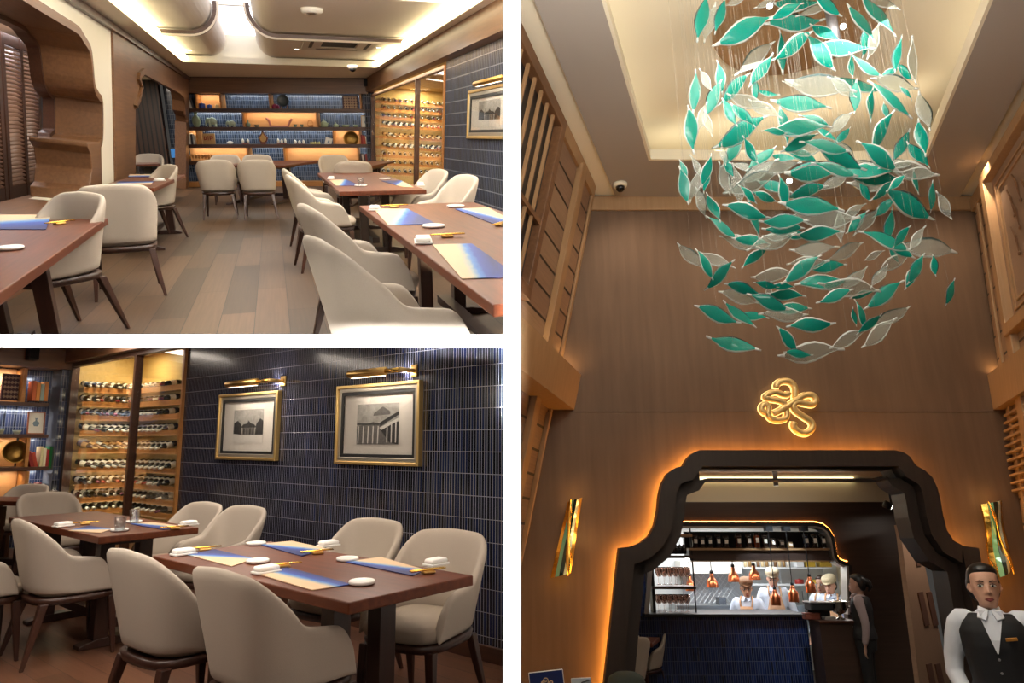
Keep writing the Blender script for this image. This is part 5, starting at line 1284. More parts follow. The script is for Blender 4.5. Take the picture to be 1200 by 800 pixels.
# framed grille with bars, upper left
def grille(Wp, x, y, s, label, bars=6, fill=None):
    u1, v1 = Wp.uv(x, y); wd, ht = 2.4, 1.9
    t = thing('wall_grille' if bars else 'wall_panel', label, 'wall panel', Wp.mat(u1, v1)); X0, X1 = (-wd, 0) if s < 0 else (0, wd)
    fr = m_corn if bars else m_hallL
    B().prism([[(X0, -ht), (X1, -ht), (X1, 0), (X0, 0)], [(X0 + .12, -ht + .12), (X0 + .12, -.12), (X1 - .12, -.12), (X1 - .12, -ht + .12)]], -.10, 0).obj('frame', fr, t, bevel=.006)
    B().rect(X0 + .12, X1 - .12, -ht + .12, -.12, -.012, -.002).obj('backing', fill or m_dark, t)
    if bars:
        for i in range(bars * 2):
            q = (X1 - .12 - .19 * (i + 1)) if s < 0 else .12 + .19 * (i + 1)
            B().rect(q - .014, q + .014, -ht + .12, -.12, -.075, -.045).obj('bar', m_hallL, t)
        B().rect(X0 + .12, X1 - .12, -ht * .62, -ht * .62 + .05, -.085, -.04).obj('cross_rail', m_corn, t)
    else:
        for k in (.22, .30): B().prism([[(X0 + k, -ht + k), (X1 - k, -ht + k), (X1 - k, -k), (X0 + k, -k)], [(X0 + k + .02, -ht + k + .02), (X0 + k + .02, -k - .02), (X1 - k - .02, -k - .02), (X1 - k - .02, -ht + k + .02)]], -.03, -.01).obj('moulding', m_hallL, t)
        b = B()
        for i, (a, z) in enumerate(((.55, -.45), (.75, -.38), (.62, -.62), (.95, -.55), (.5, -.85))):
            b.tube([(a, -.03, z), (a + .09, -.035, z - .14), (a + .1, -.03, z - .32)], [.008, .012, .004], 6); loafs(b, a + .1, -.03, z - .34, .03, .012, .02)
        b.obj('relief_branches', m_corn, t)
    return t
grille(L3, 654, 144, -1, 'framed dark wooden grille with slim bars high on the left wall of tall hall')
grille(W3, 1158, 208, 1, 'large framed taupe panel with relief branches on the right wall of tall hall', 0, mat('taupe_silk', '8a6f5a', .6, noise=.15, nscale=6))
# ledges
for (pp, nm, sg) in (([(640, 439), (681, 439), (673, 480), (632, 480)], 'left', -1), ([(1205, 439), (1157, 439), (1164, 480), (1213, 480)], 'right', 1)):
    q = [k3(*p) for p in pp]; q[0] += XW * sg * .5; q[3] += XW * sg * .5
    sweep('trim_ledge_' + nm, q, -F3 * 6, m_hallL, kind='structure')
    e = k3(*((677, 440) if sg < 0 else (1161, 440)))
    light('AREA', 'ledge_lamp', M.Translation(e - F3 * .10 + XW * sg * .16 + N3 * .02) @ R3.mat().to_3x3().to_4x4() @ M.Rotation(pi, 4, 'X'), 3.2, (1, .62, .25), .22, .10)
    light('AREA', 'ledge_lamp', M.Translation(e - F3 * 2.2 + XW * sg * .2 + N3 * .02) @ R3.mat().to_3x3().to_4x4() @ M.Rotation(pi, 4, 'X'), 14, (1, .74, .42), .1, 3.6)
# below the ledges: slim post with slatted screen
post(L3, 629, 545, .05, -4, L3.uv(640, 482)[1], dep=.05); post(W3, 1182, 540, .05, -4, W3.uv(1172, 482)[1], dep=.05)
for i in range(11):
    y = 488 + i * 9; u, v = W3.uv(1182, y)
    B().rect(u + .04, u + .9, v - .012, v + .012, -.06, -.01).obj('trim_slat_right', m_hallL, mat=W3.m, kind='structure')
# logo
def kp(pts, c): return [c(x, y) for x, y in pts]
lc = lambda px, py: K3.uv(880 + px * .1125, 430 + py * .1125, -.05)
cu, cv = K3.uv(925, 477, -.05)
t = thing('wall_emblem', 'glowing gold looped letter emblem on the tall brown wall above the portal', 'sign', K3.mat(cu, cv, 0))
strokes = [[(262, 222), (268, 180), (320, 148), (390, 150), (440, 185), (458, 240), (458, 335)],
           [(388, 262), (372, 292), (320, 285), (250, 262), (180, 282), (140, 318), (200, 335), (290, 352), (345, 385), (365, 440), (362, 530), (290, 555), (215, 545), (175, 500), (180, 420), (150, 388), (112, 408), (108, 450), (150, 490)],
           [(215, 492), (300, 452), (390, 398), (470, 342), (560, 298), (635, 302), (665, 350), (630, 392), (560, 385), (480, 370), (432, 400), (450, 455), (530, 515), (600, 560), (632, 610), (610, 665), (550, 692), (480, 672), (435, 625), (440, 578)]]
for i, st in enumerate(strokes):
    p3 = [V((a - cu, -.055 - .012 * i, c - cv)) for a, c in smooth_line(kp(st, lc), 5)]
    rd = .036 if i != 1 else .033
    B().tube(p3, [rd * .75] + [rd] * (len(p3) - 2) + [rd * .8], 10).obj('gold_stroke', mat('emblem_gold', 'e2c384', .4, .5), t, smooth=True)
    B().tube([p + V((0, .03, 0)) for p in p3], rd * 1.12, 8).obj('glow_edge', mat('emblem_glow', 'ffd27a', .5, emit=1.6, ecol='ffdc90'), t, smooth=True)
# glass and brass wall lamps
def sconce(pts, label):
    """four corners in the photograph: top left, top right, bottom right, bottom left"""
    q = [K3.uv(x, y, -.1) for x, y in pts]; cu_ = sum(p[0] for p in q) / 4; cv_ = sum(p[1] for p in q) / 4
    q = [((a - cu_) + (c - cv_) * 0, c - cv_) for a, c in q]
    q = [(a + (.035 if i in (1, 2) else -.035), c) for i, (a, c) in enumerate(q)]
    t = thing('wall_sconce', label, 'wall lamp', K3.mat(cu_, cv_, 0))
    lerp = lambda a, b_, k: (a[0] + (b_[0] - a[0]) * k, a[1] + (b_[1] - a[1]) * k)
    n = 12
    cols = [('brass', m_gold), ('clear', mat('lamp_green_glass', '6aa88f', .08, .2, coat=1)), ('dark', mat('lamp_dark_glass', '12302c', .05, .4, coat=1)), ('clear2', mat('lamp_pale_glass', 'cfe6d8', .06, .1, coat=1)), ('brass2', m_brass)]
    for j, (nm, mm) in enumerate(cols):
        a, c = j / 5 + .01, (j + 1) / 5 - .005; ring = []
        for i in range(n + 1):
            k = i / n; w = .5 + .12 * sin(k * 2 * pi) 
            def P_(s_, y):
                tp, bt = lerp(q[0], q[1], s_), lerp(q[3], q[2], s_); p = lerp(tp, bt, k)
                return V((p[0], y - .05 * sin(pi * s_) - .02 * sin(k * 2 * pi + s_ * 3), p[1]))
            ring.append([P_(a, -.10), P_(c, -.10), P_(c, -.075), P_(a, -.075)])
        B().loft(ring).obj({'brass': 'brass_edge', 'brass2': 'brass_fold'}.get(nm, 'glass_strip'), mm, t, smooth=False)
    tw = [V((lerp(lerp(q[0], q[1], .15 + .7 * k), lerp(q[3], q[2], .15 + .7 * k), k)[0], -.175 - .02 * sin(k * 9), lerp(lerp(q[0], q[1], .5), lerp(q[3], q[2], .5), k)[1])) for k in [i / 10 for i in range(11)]]
    B().tube(tw, [.01, .02, .028, .02, .014, .012, .02, .03, .03, .02, .01], 8, .5).obj('twisted_ribbon', m_gold, t, smooth=True)
    B().box(-.03, .03, -.07, 0, -.06, .06).obj('wall_mount', m_brass, t)
    top_, bot = lerp(q[0], q[1], .5), lerp(q[3], q[2], .5)
    for (a, c), z in ((top_, .03), (bot, -.03)):
        light('POINT', 'sconce_lamp', K3.mat(cu_ + a, cv_ + c + z * 2, -.16), .8, (1, .55, .16), .05)
    light('POINT', 'sconce_lamp', K3.mat(cu_ + (.16 if pts[0][0] < 900 else -.16), cv_, -.2), 1.1, (1, .6, .2), .05)
    light('POINT', 'sconce_front', K3.mat(cu_, cv_, -.6), .7, (1, .85, .6), .1)
sconce([(669, 588), (678.5, 583), (665, 671), (649, 677)], 'wavy brass and green glass wall lamp left of the portal')
sconce([(1153, 591), (1170, 586), (1180, 668), (1169, 678)], 'wavy brass and glass wall lamp right of the portal above the woman')
# dome camera
pc = R3.px(727, 222, hc - .04); pc = R3.px(727, 223, hc - .12)
t = thing('dome_camera', 'dark dome camera on the ceiling corner of the tall hall', 'security camera', R3.mat(pc.x, pc.y, hc - .036))
B().lathe([(.085, 0), (.08, -.03), (.06, -.04)], 18).obj('housing', m_ivory, t, smooth=True)
B().lathe([(.055, -.035), (.05, -.07), (.03, -.095), (.003, -.1)], 16).obj('dome', mat('dome_dark', '101114', .1), t, smooth=True)
# ================================================================ dining bay and open kitchen beyond the portal
K4 = Plane(zp(870, 649, 8.9) - N3 * R3.H, XW, N3); Q = lambda pts: K4.uvs(pts)
uA, uB = K4.uv(660, 700)[0], K4.uv(1075, 700)[0]
plate([[(uA - 3, 2), (uB + 4, 2), (uB + 4, 16), (uA - 3, 16)]], -.1, 0, 'floor_bay', m_dark, R3, kind='structure')
win = [(757, 719.5), (762, 652), (735, 650), (735, 616.5), (954, 616.5), (961, 618), (967, 622.5), (971.5, 630), (973.5, 640), (975, 651), (980, 658.5), (987, 662), (992, 663), (993.5, 719.5)]
win = Q(win)
v_b, v_c = K4.uv(870, 588)[1], K4.uv(870, 562)[1]
B().prism([[(uA, K4.uv(870, 650)[1]), (uB, K4.uv(870, 650)[1])] + [(uB, v_b), (uA, v_b)], ] if False else [[(uA, v_b), (uA, 0), (win[0][0], 0)] + win + [(win[-1][0], 0), (uB, 0), (uB, v_b)]], 0, .12).obj('wall_kitchen_front', m_dark4 := wood('bay_walnut', '3a2c26', '4a3a31', 0, 2, .4), mat=K4.m, kind='structure')
B().rect(uA, uB, v_b, v_c + .6, .02, .12).obj('wall_bulkhead', m_ivory, mat=K4.m, kind='structure')
B().rect(uA, K4.uv(757, 700)[0], 0, K4.uv(745, 650)[1], -.025, 0).obj('trim_tile_left', m_tile3, mat=K4.m, kind='structure')
B().rect(uA, K4.uv(1020, 700)[0], v_c, v_c + .03, -.02, .02).obj('light_line', mat('led_cream', 'fff2c8', .5, emit=3.5, ecol='ffeeb8'), mat=K4.m, label='thin cream light line above the kitchen opening', cat='light')
# window surround and its glow
t = thing('kitchen_window_frame', 'dark slim scroll-cornered frame round the open kitchen window', 'window frame', K4.m)
wp = win[4:13]
B().prism([[(win[3][0], win[3][1])] + win[4:] + offset(win[4:], .05)[::-1] + [(win[3][0], win[3][1] + .05)]], -.05, .0).obj('frame', m_black, t)
B().prism([[(win[3][0], win[3][1] - .0)] + win[4:] + offset(win[4:], -.025)[::-1] + [(win[3][0], win[3][1] - .025)]], -.06, .12).obj('pale_edge', mat('steel_edge', 'b9b4ae', .3, .8), t)
B().tube([V((x, -.012, z)) for x, z in offset([(win[3][0], win[3][1])] + win[4:-1], .060)], .007, 6).obj('glow_strip', mat('led_amber_soft', 'ffb868', .5, emit=14, ecol='ff9c40'), t)
B().prism([[(win[0][0] - .03, win[0][1]), (win[1][0] - .03, win[1][1]), (win[1][0] + .03, win[1][1]), (win[0][0] + .03, win[0][1])]], -.05, .12).obj('side_jamb', mat('steel_edge', 'b9b4ae'), t)
# counter: tiled front, dark top
vt = K4.uv(870, 721)[1]
t = thing('kitchen_counter', 'long pass counter faced in dark blue tiles with black worktop', 'counter', K4.m)
a, c = K4.uv(715, 760)[0], K4.uv(943.5, 760)[0]
B().rect(a, c, 0, vt, -.16, 0).obj('tiled_front', m_tile3, t)
B().rect(K4.uv(752, 720)[0], c + .02, vt, vt + .035, -.22, .55).obj('worktop', m_black, t, bevel=.006)
vt2_ = K4.uv(970, 730, -.5)[1]
t = thing('service_bar', 'dark wooden service bar right of the tiled counter', 'counter', K4.m)
B().rect(c + .01, K4.uv(1003, 760, -.5)[0], 0, vt2_, -.5, -.18).obj('body', m_dark4, t)
B().rect(c - .0, K4.uv(1005, 730, -.5)[0], vt2_, vt2_ + .03, -.53, -.18).obj('bar_top', m_shelf, t, bevel=.005)
# kitchen shell
K5 = Plane(K4.at(0, 0, 2.3), XW, N3)
B().rect(uA, uB + 1.2, -.5, 3, 0, .05).obj('wall_kitchen_back', mat('kitchen_white', 'cfd2d2', .4, noise=.05, nscale=3), mat=K5.m, kind='structure')
B().rect(uA, uB + .5, K4.uv(870, 600)[1], K4.uv(870, 600)[1] + .03, .12, 2.3).obj('ceiling_kitchen', m_ivory, mat=K4.m, kind='structure')
B().rect(K4.uv(745, 700)[0] - .3, K4.uv(745, 700)[0] - .25, 0, 3, .12, 2.3).obj('wall_kitchen_side_left', m_ivory, mat=K4.m, kind='structure')
B().rect(K4.uv(993, 700)[0] + .95, K4.uv(993, 700)[0] + 1.0, 0, 3, .12, 2.3).obj('wall_kitchen_side_right', m_ivory, mat=K4.m, kind='structure')
B().rect(uA, uB, -.4, -.3, .12, 2.3).obj('floor_kitchen', m_grey, mat=K4.m, kind='structure')
light('AREA', 'kitchen_lamp_or_fill', K4.m @ M.Translation((K4.uv(870, 700)[0], 1.3, K4.uv(870, 607)[1])), 64, (.95, .97, 1), 2.2, 1.0)
light('AREA', 'kitchen_lamp_or_fill', K4.m @ M.Translation((K4.uv(900, 700)[0], .30, K4.uv(870, 655)[1])) @ M.Rotation(R(-20), 4, 'X'), 40, (1, .95, .9), 2.2, .1)  # added front fill for the cooks' faces
# jar shelf inside the opening
def kv(x, y, off=0): return K4.uv(x, y, off)
t = thing('jar_shelf', 'long dark shelf beam over the kitchen window carrying a row of jars', 'shelf', K4.m)
x0, x1 = kv(808, 643)[0], kv(974, 643)[0]
B().rect(x0, x1, kv(890, 644.5)[1], kv(890, 642)[1], -.02, .30).obj('board', m_hallL, t)
B().rect(x0, x1, kv(890, 656.5)[1], kv(890, 644.6)[1], .02, .30).obj('beam', m_dark4, t)
B().rect(x0, x1, kv(890, 658)[1], kv(890, 656.6)[1], -.01, .30).obj('lower_lip', m_hallL, t)
B().rect(x0, x1, kv(890, 642)[1], kv(890, 622)[1], .24, .28).obj('dark_back', m_black, t)
SJ = Shelf(K4, .08)
JX = [815, 823, 832, 842, 851, 866, 878, 887.5, 897, 906, 916, 926, 945, 955, 965]
JH = [15, 13, 14, 15, 14, 16, 16, 17, 15, 11, 10, 7, 16, 16, 16]
for i, (x, h) in enumerate(zip(JX, JH)):
    u, v, w, hh_, m = SJ.box(x - 3.6, 641.6 - h, x + 3.6, 641.6); r = w / 2
    t = thing('preserve_jar', 'preserve jar with pale label on the long shelf, ' + ('at its left end' if i == 0 else 'at its right end' if i == 14 else 'amongst the shorter middle ones' if h < 12 else 'dark and full'), 'jar', m, 'preserve jars over the kitchen window')
    cc = ['1a0d10', '140c10', '10141c', '12101a', '1a1210', '3a1410', '2a1a12', '6a2c12', '1c1410', '2a1610', '20140e', 'a08058', '16203a', '1a1412', '141010'][i]
    B().lathe([(r * .9, 0), (r, hh_ * .05), (r, hh_ * .8), (r * .8, hh_ * .88)], 14).obj('jar_body', mat('preserve_' + cc, cc, .1, coat=.8), t, smooth=True)
    B().lathe([(r * .85, hh_ * .88), (r * .88, hh_ * .9), (r * .88, hh_), (r * .05, hh_)], 14).obj('lid', mat('jar_lid', '5a4a40', .3, .6), t, smooth=True)
    B().box(-r * .5, r * .5, -r * 1.06, -r * .9, hh_ * .35, hh_ * .68).obj('label', mat('jar_label', 'e8e0d4', .7), t)
# glass rack at the left of the opening
t = thing('glass_rack', 'black hanging rack of stemmed glasses left in the kitchen window', 'rack', K4.m)
xa, xb = kv(762, 650)[0], kv(812, 650)[0]
for y, d_ in ((627, .3), (652, .34), (688, .34)): B().rect(kv(735, y)[0] if y < 640 else xa, xb, kv(780, y)[1] - .02, kv(780, y)[1] + .015, -.04, d_ - .04).obj('rack_shelf', m_dark4 if y > 630 else m_hallL, t)
for x in (762.5, 811): B().rect(kv(x, 650)[0] - .008, kv(x, 650)[0] + .008, kv(x, 719)[1], kv(x, 600)[1], .0, .016).obj('rod', m_black, t)
B().rect(kv(765, 700)[0], kv(768, 700)[0], kv(765, 718)[1], kv(765, 655)[1], .0, .2).obj('side_post', m_black, t)
m_wg = glassy('rack_glass', 'f2e6e0', .12, .05, 1.0); m_wd = glassy('plum_glass', '3a1420', .08, .05, .8)
def stem(x, y0, y1, up, off, mm, label, group):
    u0_, v0_ = kv(x, y1, off); _, v1_ = kv(x, y0, off); h = v1_ - v0_; r = .042
    pr = [(.5, 0), (.48, .02), (.08, .05), (.07, .42), (.5, .5), (.92, .68), (.9, .85), (.75, 1), (.72, 1), (.85, .84), (.88, .69), (.4, .52), (.02, .48)]
    if not up: pr = [(a, 1 - z) for a, z in pr]
    b = B(); b.lathe([(a * r, z * h) for a, z in pr], 14)
    b.obj('wine_glass', mm, mat=K4.mat(u0_, v0_, off), smooth=True, label=label, cat='glass', group=group)
for i in range(7): stem(782 + i * 4.6 - 8, 629, 649, False, .08, m_wd if i < 7 else m_wg, 'dark red wine glass hanging upside down from the topmost rack rail', 'wine glasses hanging from top rail')
for row, (y0, y1) in enumerate(((664, 685), (696, 716.5))):
    for i in range(6):
        for k in range(2): stem(772 + i * 6.6 + k * 2, y0, y1, True, .04 + .13 * k, m_wg, 'clear stemmed glass standing on the ' + ('middle' if row == 0 else 'lowest') + ' level of the rack', 'clear glasses on ' + ('middle' if row == 0 else 'lowest') + ' rack level')
light('AREA', 'rack_lamp', K4.m @ M.Translation(((xa + xb) / 2, .5, kv(780, 700)[1])) @ M.Rotation(R(90), 4, 'X') @ M.Rotation(pi, 4, 'X'), .001, (1, .8, .7), .3, .3)
# copper pendant lamps
m_cop = mat('brushed_copper', 'd07a52', .28, 1)
def pendant(x, y0, y1, w, ytop, off, label, bottle_=False):
    u, v0_ = kv(x, y1, off); v1_ = kv(x, y0, off)[1]; vt_ = kv(x, ytop, off)[1]; h = v1_ - v0_; r = (kv(x + w / 2, y1, off)[0] - kv(x - w / 2, y1, off)[0]) / 2
    t = thing('pendant_lamp', label, 'pendant lamp', K4.mat(u, v0_, off))
    if bottle_: pf = [(r * .97, 0), (r, h * .08), (r, h * .5), (r * .85, h * .62), (r * .5, h * .72), (r * .42, h * .9), (r * .3, h)]
    else: pf = [(r, 0), (r * .97, h * .12), (r * .9, h * .38), (r * .62, h * .58), (r * .36, h * .68), (r * .30, h * .92), (r * .2, h)]
    sh_ = B().lathe(pf + [(a * .94, z) for a, z in pf[::-1][1:]], 20, cap=False).obj('copper_shade', m_cop, t, smooth=True)
    B().lathe([(r * .32, h * .97), (r * .3, h * 1.12), (r * .1, h * 1.2)], 12).obj('cap', m_black, t, smooth=True)
    B().tube([(0, 0, h * 1.15), (0, 0, vt_ - v0_)], .006, 6).obj('cord', m_black, t)
    loaf = B(); loafs(loaf, 0, 0, h * .25, r * .3, r * .3, r * .3); loaf.obj('bulb', mat('bulb_warm', 'fff0d0', .4, emit=5), sh_, smooth=True)
    if bottle_: B().box(-.045, .045, -.045, .045, vt_ - v0_ - .06, vt_ - v0_).obj('ceiling_mount', m_black, t)
pendant(809.5, 674, 692, 12, 657, .7, 'copper bell pendant half behind the glass rack')
pendant(835, 671, 688, 14, 657, .7, 'copper bell pendant second from the glass rack over the pass')
pendant(860, 663.5, 681.5, 13.5, 657, .75, 'copper bell pendant third from the glass rack, just left of capped cook')
pendant(884.5, 662, 679, 13.5, 655, .75, 'copper bell pendant hanging between the two front cooks')
pendant(909.6, 690, 709, 11.5, 616.5, -.2, 'copper bottle-shaped pendant before the standing cook', True)
pendant(930.6, 685, 705, 11.5, 616.5, -.2, 'copper bottle-shaped pendant in the middle of the front three', True)
pendant(950.6, 675, 694.5, 11.5, 616.5, -.2, 'copper bottle-shaped pendant nearest the right edge of the kitchen', True)
# back of the kitchen: hood, cupboard, shelves with stores
k5 = lambda x, y, off=0: K5.uv(x, y, off)
def kbox(name, x0_, y0_, x1_, y1_, off, dep, m_, label, cat, group=None, bevel=.004):
    a_, c_ = k5(x0_, y1_, off), k5(x1_, y0_, off)
    return B().rect(0, c_[0] - a_[0], 0, c_[1] - a_[1], 0, dep).obj(name, m_, mat=K5.mat(a_[0], a_[1], off), label=label, cat=cat, group=group, bevel=bevel)
t = thing('steel_hood', 'wide brushed steel splashback with diamond pattern behind the cooks', 'splashback', K5.mat(*k5(838, 708, -.1), -.1))
hw_ = (k5(872, 690)[0] - k5(800, 690)[0]) / 2; hh3 = k5(838, 672, -.1)[1] - k5(838, 708, -.1)[1]
B().rect(-hw_, hw_, 0, hh3, 0, .04).obj('sheet', mat('steel_sheet', 'b4b8bb', .35, .7), t)
for i in range(14):
    x = -hw_ + 2 * hw_ * i / 13
    for s in (-1, 1):
        xe = x + s * hh3 * .8
        if -hw_ <= xe <= hw_: B().tube([(x, -.004, 0), (xe, -.004, hh3)], .005, 5).obj('diamond_rib', mat('steel_rib', 'd0d4d6', .3, .8), t)
kbox('wall_cupboard', 798, 657, 868, 672, -.4, .38, mat('cupboard_white', 'dcdad4', .4), 'white wall cupboard above the steel splashback', 'cupboard')
kbox('work_bench', 795, 709, 975, 740, -.6, .55, mat('steel_bench', '9aa0a3', .3, .8), 'steel work bench along the back of the kitchen', 'bench')
kbox('stock_pot', 843, 700, 851, 709, -.55, .18, mat('steel_pot', '8a8d90', .25, .9), 'small steel pot on the bench left of the capped cook', 'pot')
t = thing('steel_rack', 'white metal shelf rack of stores at back right of the kitchen', 'shelf', K5.mat(k5(920, 690, -.3)[0], 0, -.3)); uc = k5(920, 690, -.3)[0]
for y in (665.5, 685): B().rect(k5(871, y, -.3)[0] - uc, k5(975, y, -.3)[0] - uc, k5(920, y, -.3)[1] - .012, k5(920, y, -.3)[1] + .012, 0, .28).obj('board', mat('shelf_white', 'd8dcde', .4), t)
for x in (871, 923, 975): B().rect(k5(x, 690, -.3)[0] - uc - .01, k5(x, 690, -.3)[0] - uc + .01, k5(x, 708, -.3)[1], k5(x, 650, -.3)[1], .24, .27).obj('upright', mat('shelf_white', 'd8dcde'), t)
random.seed(3)
for i, x in enumerate((877, 882, 887, 892, 897, 913, 918, 923, 928)):
    o_ = bottle(K5.mat(*k5(x, 685, -.18), -.18) @ M.Scale(.75, 4), 'dark bottle standing on the kitchen rack ' + ('left of' if x < 905 else 'right of') + ' the standing cook', 'dark bottles ' + ('left of' if x < 905 else 'right of') + ' the standing cook', 3)
for i, (x, w, h, c_, nm, ct, lab) in enumerate(((872, 3, 5, 'b8a88a', 'spice_tub', 'tub', 'sand'), (937, 10, 6.5, '9a2a24', 'red_casserole', 'casserole', 'red'), (949, 5, 5, '4a7a3a', 'green_tub', 'tub', 'green'), (955, 5, 6, 'd8b030', 'yellow_tub', 'tub', 'yellow'), (966, 6, 5, 'c9c4ba', 'pale_tub', 'tub', 'pale'))):
    u_, v_ = k5(x, 684.4, -.2); sx = (k5(x + w / 2, 684, -.2)[0] - k5(x - w / 2, 684, -.2)[0]) / 2; sh_ = k5(x, 684.4 - h, -.2)[1] - v_
    t = thing(nm, f'{lab} {ct} on the middle kitchen rack shelf', ct, K5.mat(u_, v_, -.2))
    B().lathe([(sx * .85, 0), (sx, sh_ * .2), (sx, sh_ * .75), (sx * .95, sh_ * .8)], 14).obj('body', mat('tub_' + c_, c_, .4), t, smooth=True)
    B().lathe([(sx * 1.02, sh_ * .8), (sx * 1.02, sh_ * .88), (sx * .3, sh_ * .92), (sx * .15, sh_)], 14).obj('lid', mat('tub_' + c_, c_), t, smooth=True)
for i, x in enumerate((874, 879, 884, 889, 894, 899, 904, 909, 914, 919, 924)):
    u_, v_ = k5(x, 665, -.2); c_ = ('c9b48a', '8a6a3a', 'd8d2c4', '6a4a2a')[i % 4]
    B().lathe([(.028, 0), (.028, .07), (.02, .08), (.02, .1), (.004, .1)], 10).obj('spice_jar', mat('spice_' + c_, c_, .4), mat=K5.mat(u_, v_ + .013, -.2), smooth=True, label='small spice jar in the row on the topmost kitchen shelf', cat='jar', group='spice jars on the topmost kitchen shelf')
for i, (x, w, c_, lab) in enumerate(((936, 9, 'dfe2e4', 'white'), (948, 12, 'b89a30', 'mustard'), (966, 14, 'a88a2a', 'ochre'))):
    u_, v_ = k5(x, 665, -.2); X = (k5(x + w / 2, 665)[0] - k5(x - w / 2, 665)[0]) / 2
    t = thing('storage_box', f'{lab} storage box on the topmost kitchen shelf', 'box', K5.mat(u_, v_ + .013, -.2))
    B().box(-X * .95, X * .95, -.08, .08, 0, .07).obj('box_body', mat('box_' + c_, c_, .5), t, bevel=.006)
    B().box(-X, X, -.085, .085, .07, .085).obj('lid', mat('box_' + c_, c_), t, bevel=.004)
for i, x in enumerate((916, 922, 929, 934, 940, 946)):
    u_, v_ = k5(x, 692, -.08); B().tube([(0, 0, 0), (0, 0, -.14), (.0, .0, -.2)], [.006, .006, .02], 8, .5).obj('hanging_utensil', m_black, mat=K5.mat(u_, v_, -.08), label='dark utensil hanging on the white kitchen wall', cat='utensil', group='utensils hanging on the kitchen wall')
# things on the service bar
off = -.35
def kb(x, y, off=-.35): return K4.mat(*K4.uv(x, y, off), off)
s_ = 1 / (K4.uv(901, 700, off)[0] - K4.uv(900, 700, off)[0])
u1 = 1 / s_
vbar = vt2_ + .031
def onbar(x): return K4.mat(K4.uv(x, 728, off)[0], vbar, off)
t = thing('espresso_machine', 'black low machine on the service bar beside the silver bowl', 'machine', onbar(962))
B().box(-.14, .14, -.10, .12, .10, .19).obj('body', m_black, t, bevel=.02)
B().box(-.14, .14, .02, .12, 0, .10).obj('foot', m_black, t, bevel=.01)
B().box(-.15, .15, -.11, .13, .19, .205).obj('tray_top', mat('steel_edge', 'b9b4ae'), t, bevel=.004)
t = thing('champagne_bowl', 'silver footed bowl on the service bar before the waitress', 'bowl', onbar(985))
B().lathe([(.06, 0), (.055, .012), (.018, .025), (.02, .055), (.07, .08), (.105, .14), (.11, .20), (.115, .21), (.105, .20), (.06, .09), (.004, .075)], 24).obj('bowl', mat('polished_silver', 'b8b0a4', .12, 1), t, smooth=True)
for s in (-1, 1): B().tube([(s * .105, 0, .13), (s * .145, 0, .15), (s * .15, 0, .19), (s * .112, 0, .19)], .007, 8).obj('handle', mat('polished_silver', 'b8b0a4'), t, smooth=True)
t = thing('wooden_box', 'reddish-brown wooden box at the left end of service bar', 'box', onbar(951))
B().box(-.09, .09, -.06, .05, 0, .06).obj('box_body', m_shelf_red, t, bevel=.008); B().box(-.093, .093, -.063, .053, .06, .075).obj('lid', m_shelf_red, t, bevel=.004)
t = thing('menu_stack', 'short stack of pale menus on the service bar', 'menu', onbar(971))
for i in range(3): B().box(-.07, .07, -.06, .05, .001 + i * .011, .010 + i * .011, mat=M.Rotation(R(i * 4), 4, 'Z')).obj('menu', mat('menu_paper', 'b8b4b0', .6), t)
# pale slatted panel at right of the bay, spot lamp, bracket
KP = Plane(zp(1080, 700, 8.2) - N3 * 0, V((.86, .5, 0)), N3)
q = [KP.uv(*p) for p in ((1056, 628), (1096, 640), (1124, 850), (1084, 850))]
B().prism([[q[0], q[3], q[2], (q[2][0], q[1][1] + .3), (q[0][0], q[1][1] + .3)]], 0, .06).obj('wall_bay_right', mat('pale_ribbed_wood', '9a7a62', .6, noise=.2, nscale=5, stretch=(30, 1, 1)), mat=KP.m, kind='structure')
for a_, c_ in ((634, 664), (694, 735), (778, 830)):
    for k in (.2, .52):
        xx = 1061 + (a_ - 632) * .118
        u0_, v1_ = KP.uv(xx + k * 32, a_); v0_ = KP.uv(xx + k * 32, c_)[1]
        B().rect(u0_, u0_ + .10, v0_, v1_, -.015, 0).obj('trim_inlay', mat('inlay_brown', '6a4838', .5), mat=KP.m, kind='structure')
light('AREA', 'bay_panel_lamp', KP.m @ M.Translation((.1, -.5, KP.uv(1075, 600)[1])), 7, (1, .85, .72), .5, .2)
pc = zp(1045, 594, 8.3)
t = thing('spot_lamp', 'small bright spotlight under the portal at upper right', 'spotlight', M.Translation(pc) @ R3.mat().to_3x3().to_4x4())
B().lathe([(.03, .0), (.045, .03), (.045, .09), (.02, .1)], 16, M.Rotation(R(-60), 4, 'Y')).obj('can', m_black, t, smooth=True)
B().lathe([(.028, -.004), (.028, .004), (.004, .005)], 14, M.Rotation(R(-60), 4, 'Y')).obj('lens', mat('lens_lit', 'fff4dc', .3, emit=12), t)
B().tube([(0, 0, .05), (0, 0, .2)], .012, 8).obj('arm', m_black, t)
B().box(-.028, .028, -.03, .03, 0, .2).obj('trim_bracket', m_dark4, mat=M.Translation(zp(909.5, 569, 8.4)) @ R3.mat().to_3x3().to_4x4(), kind='structure')
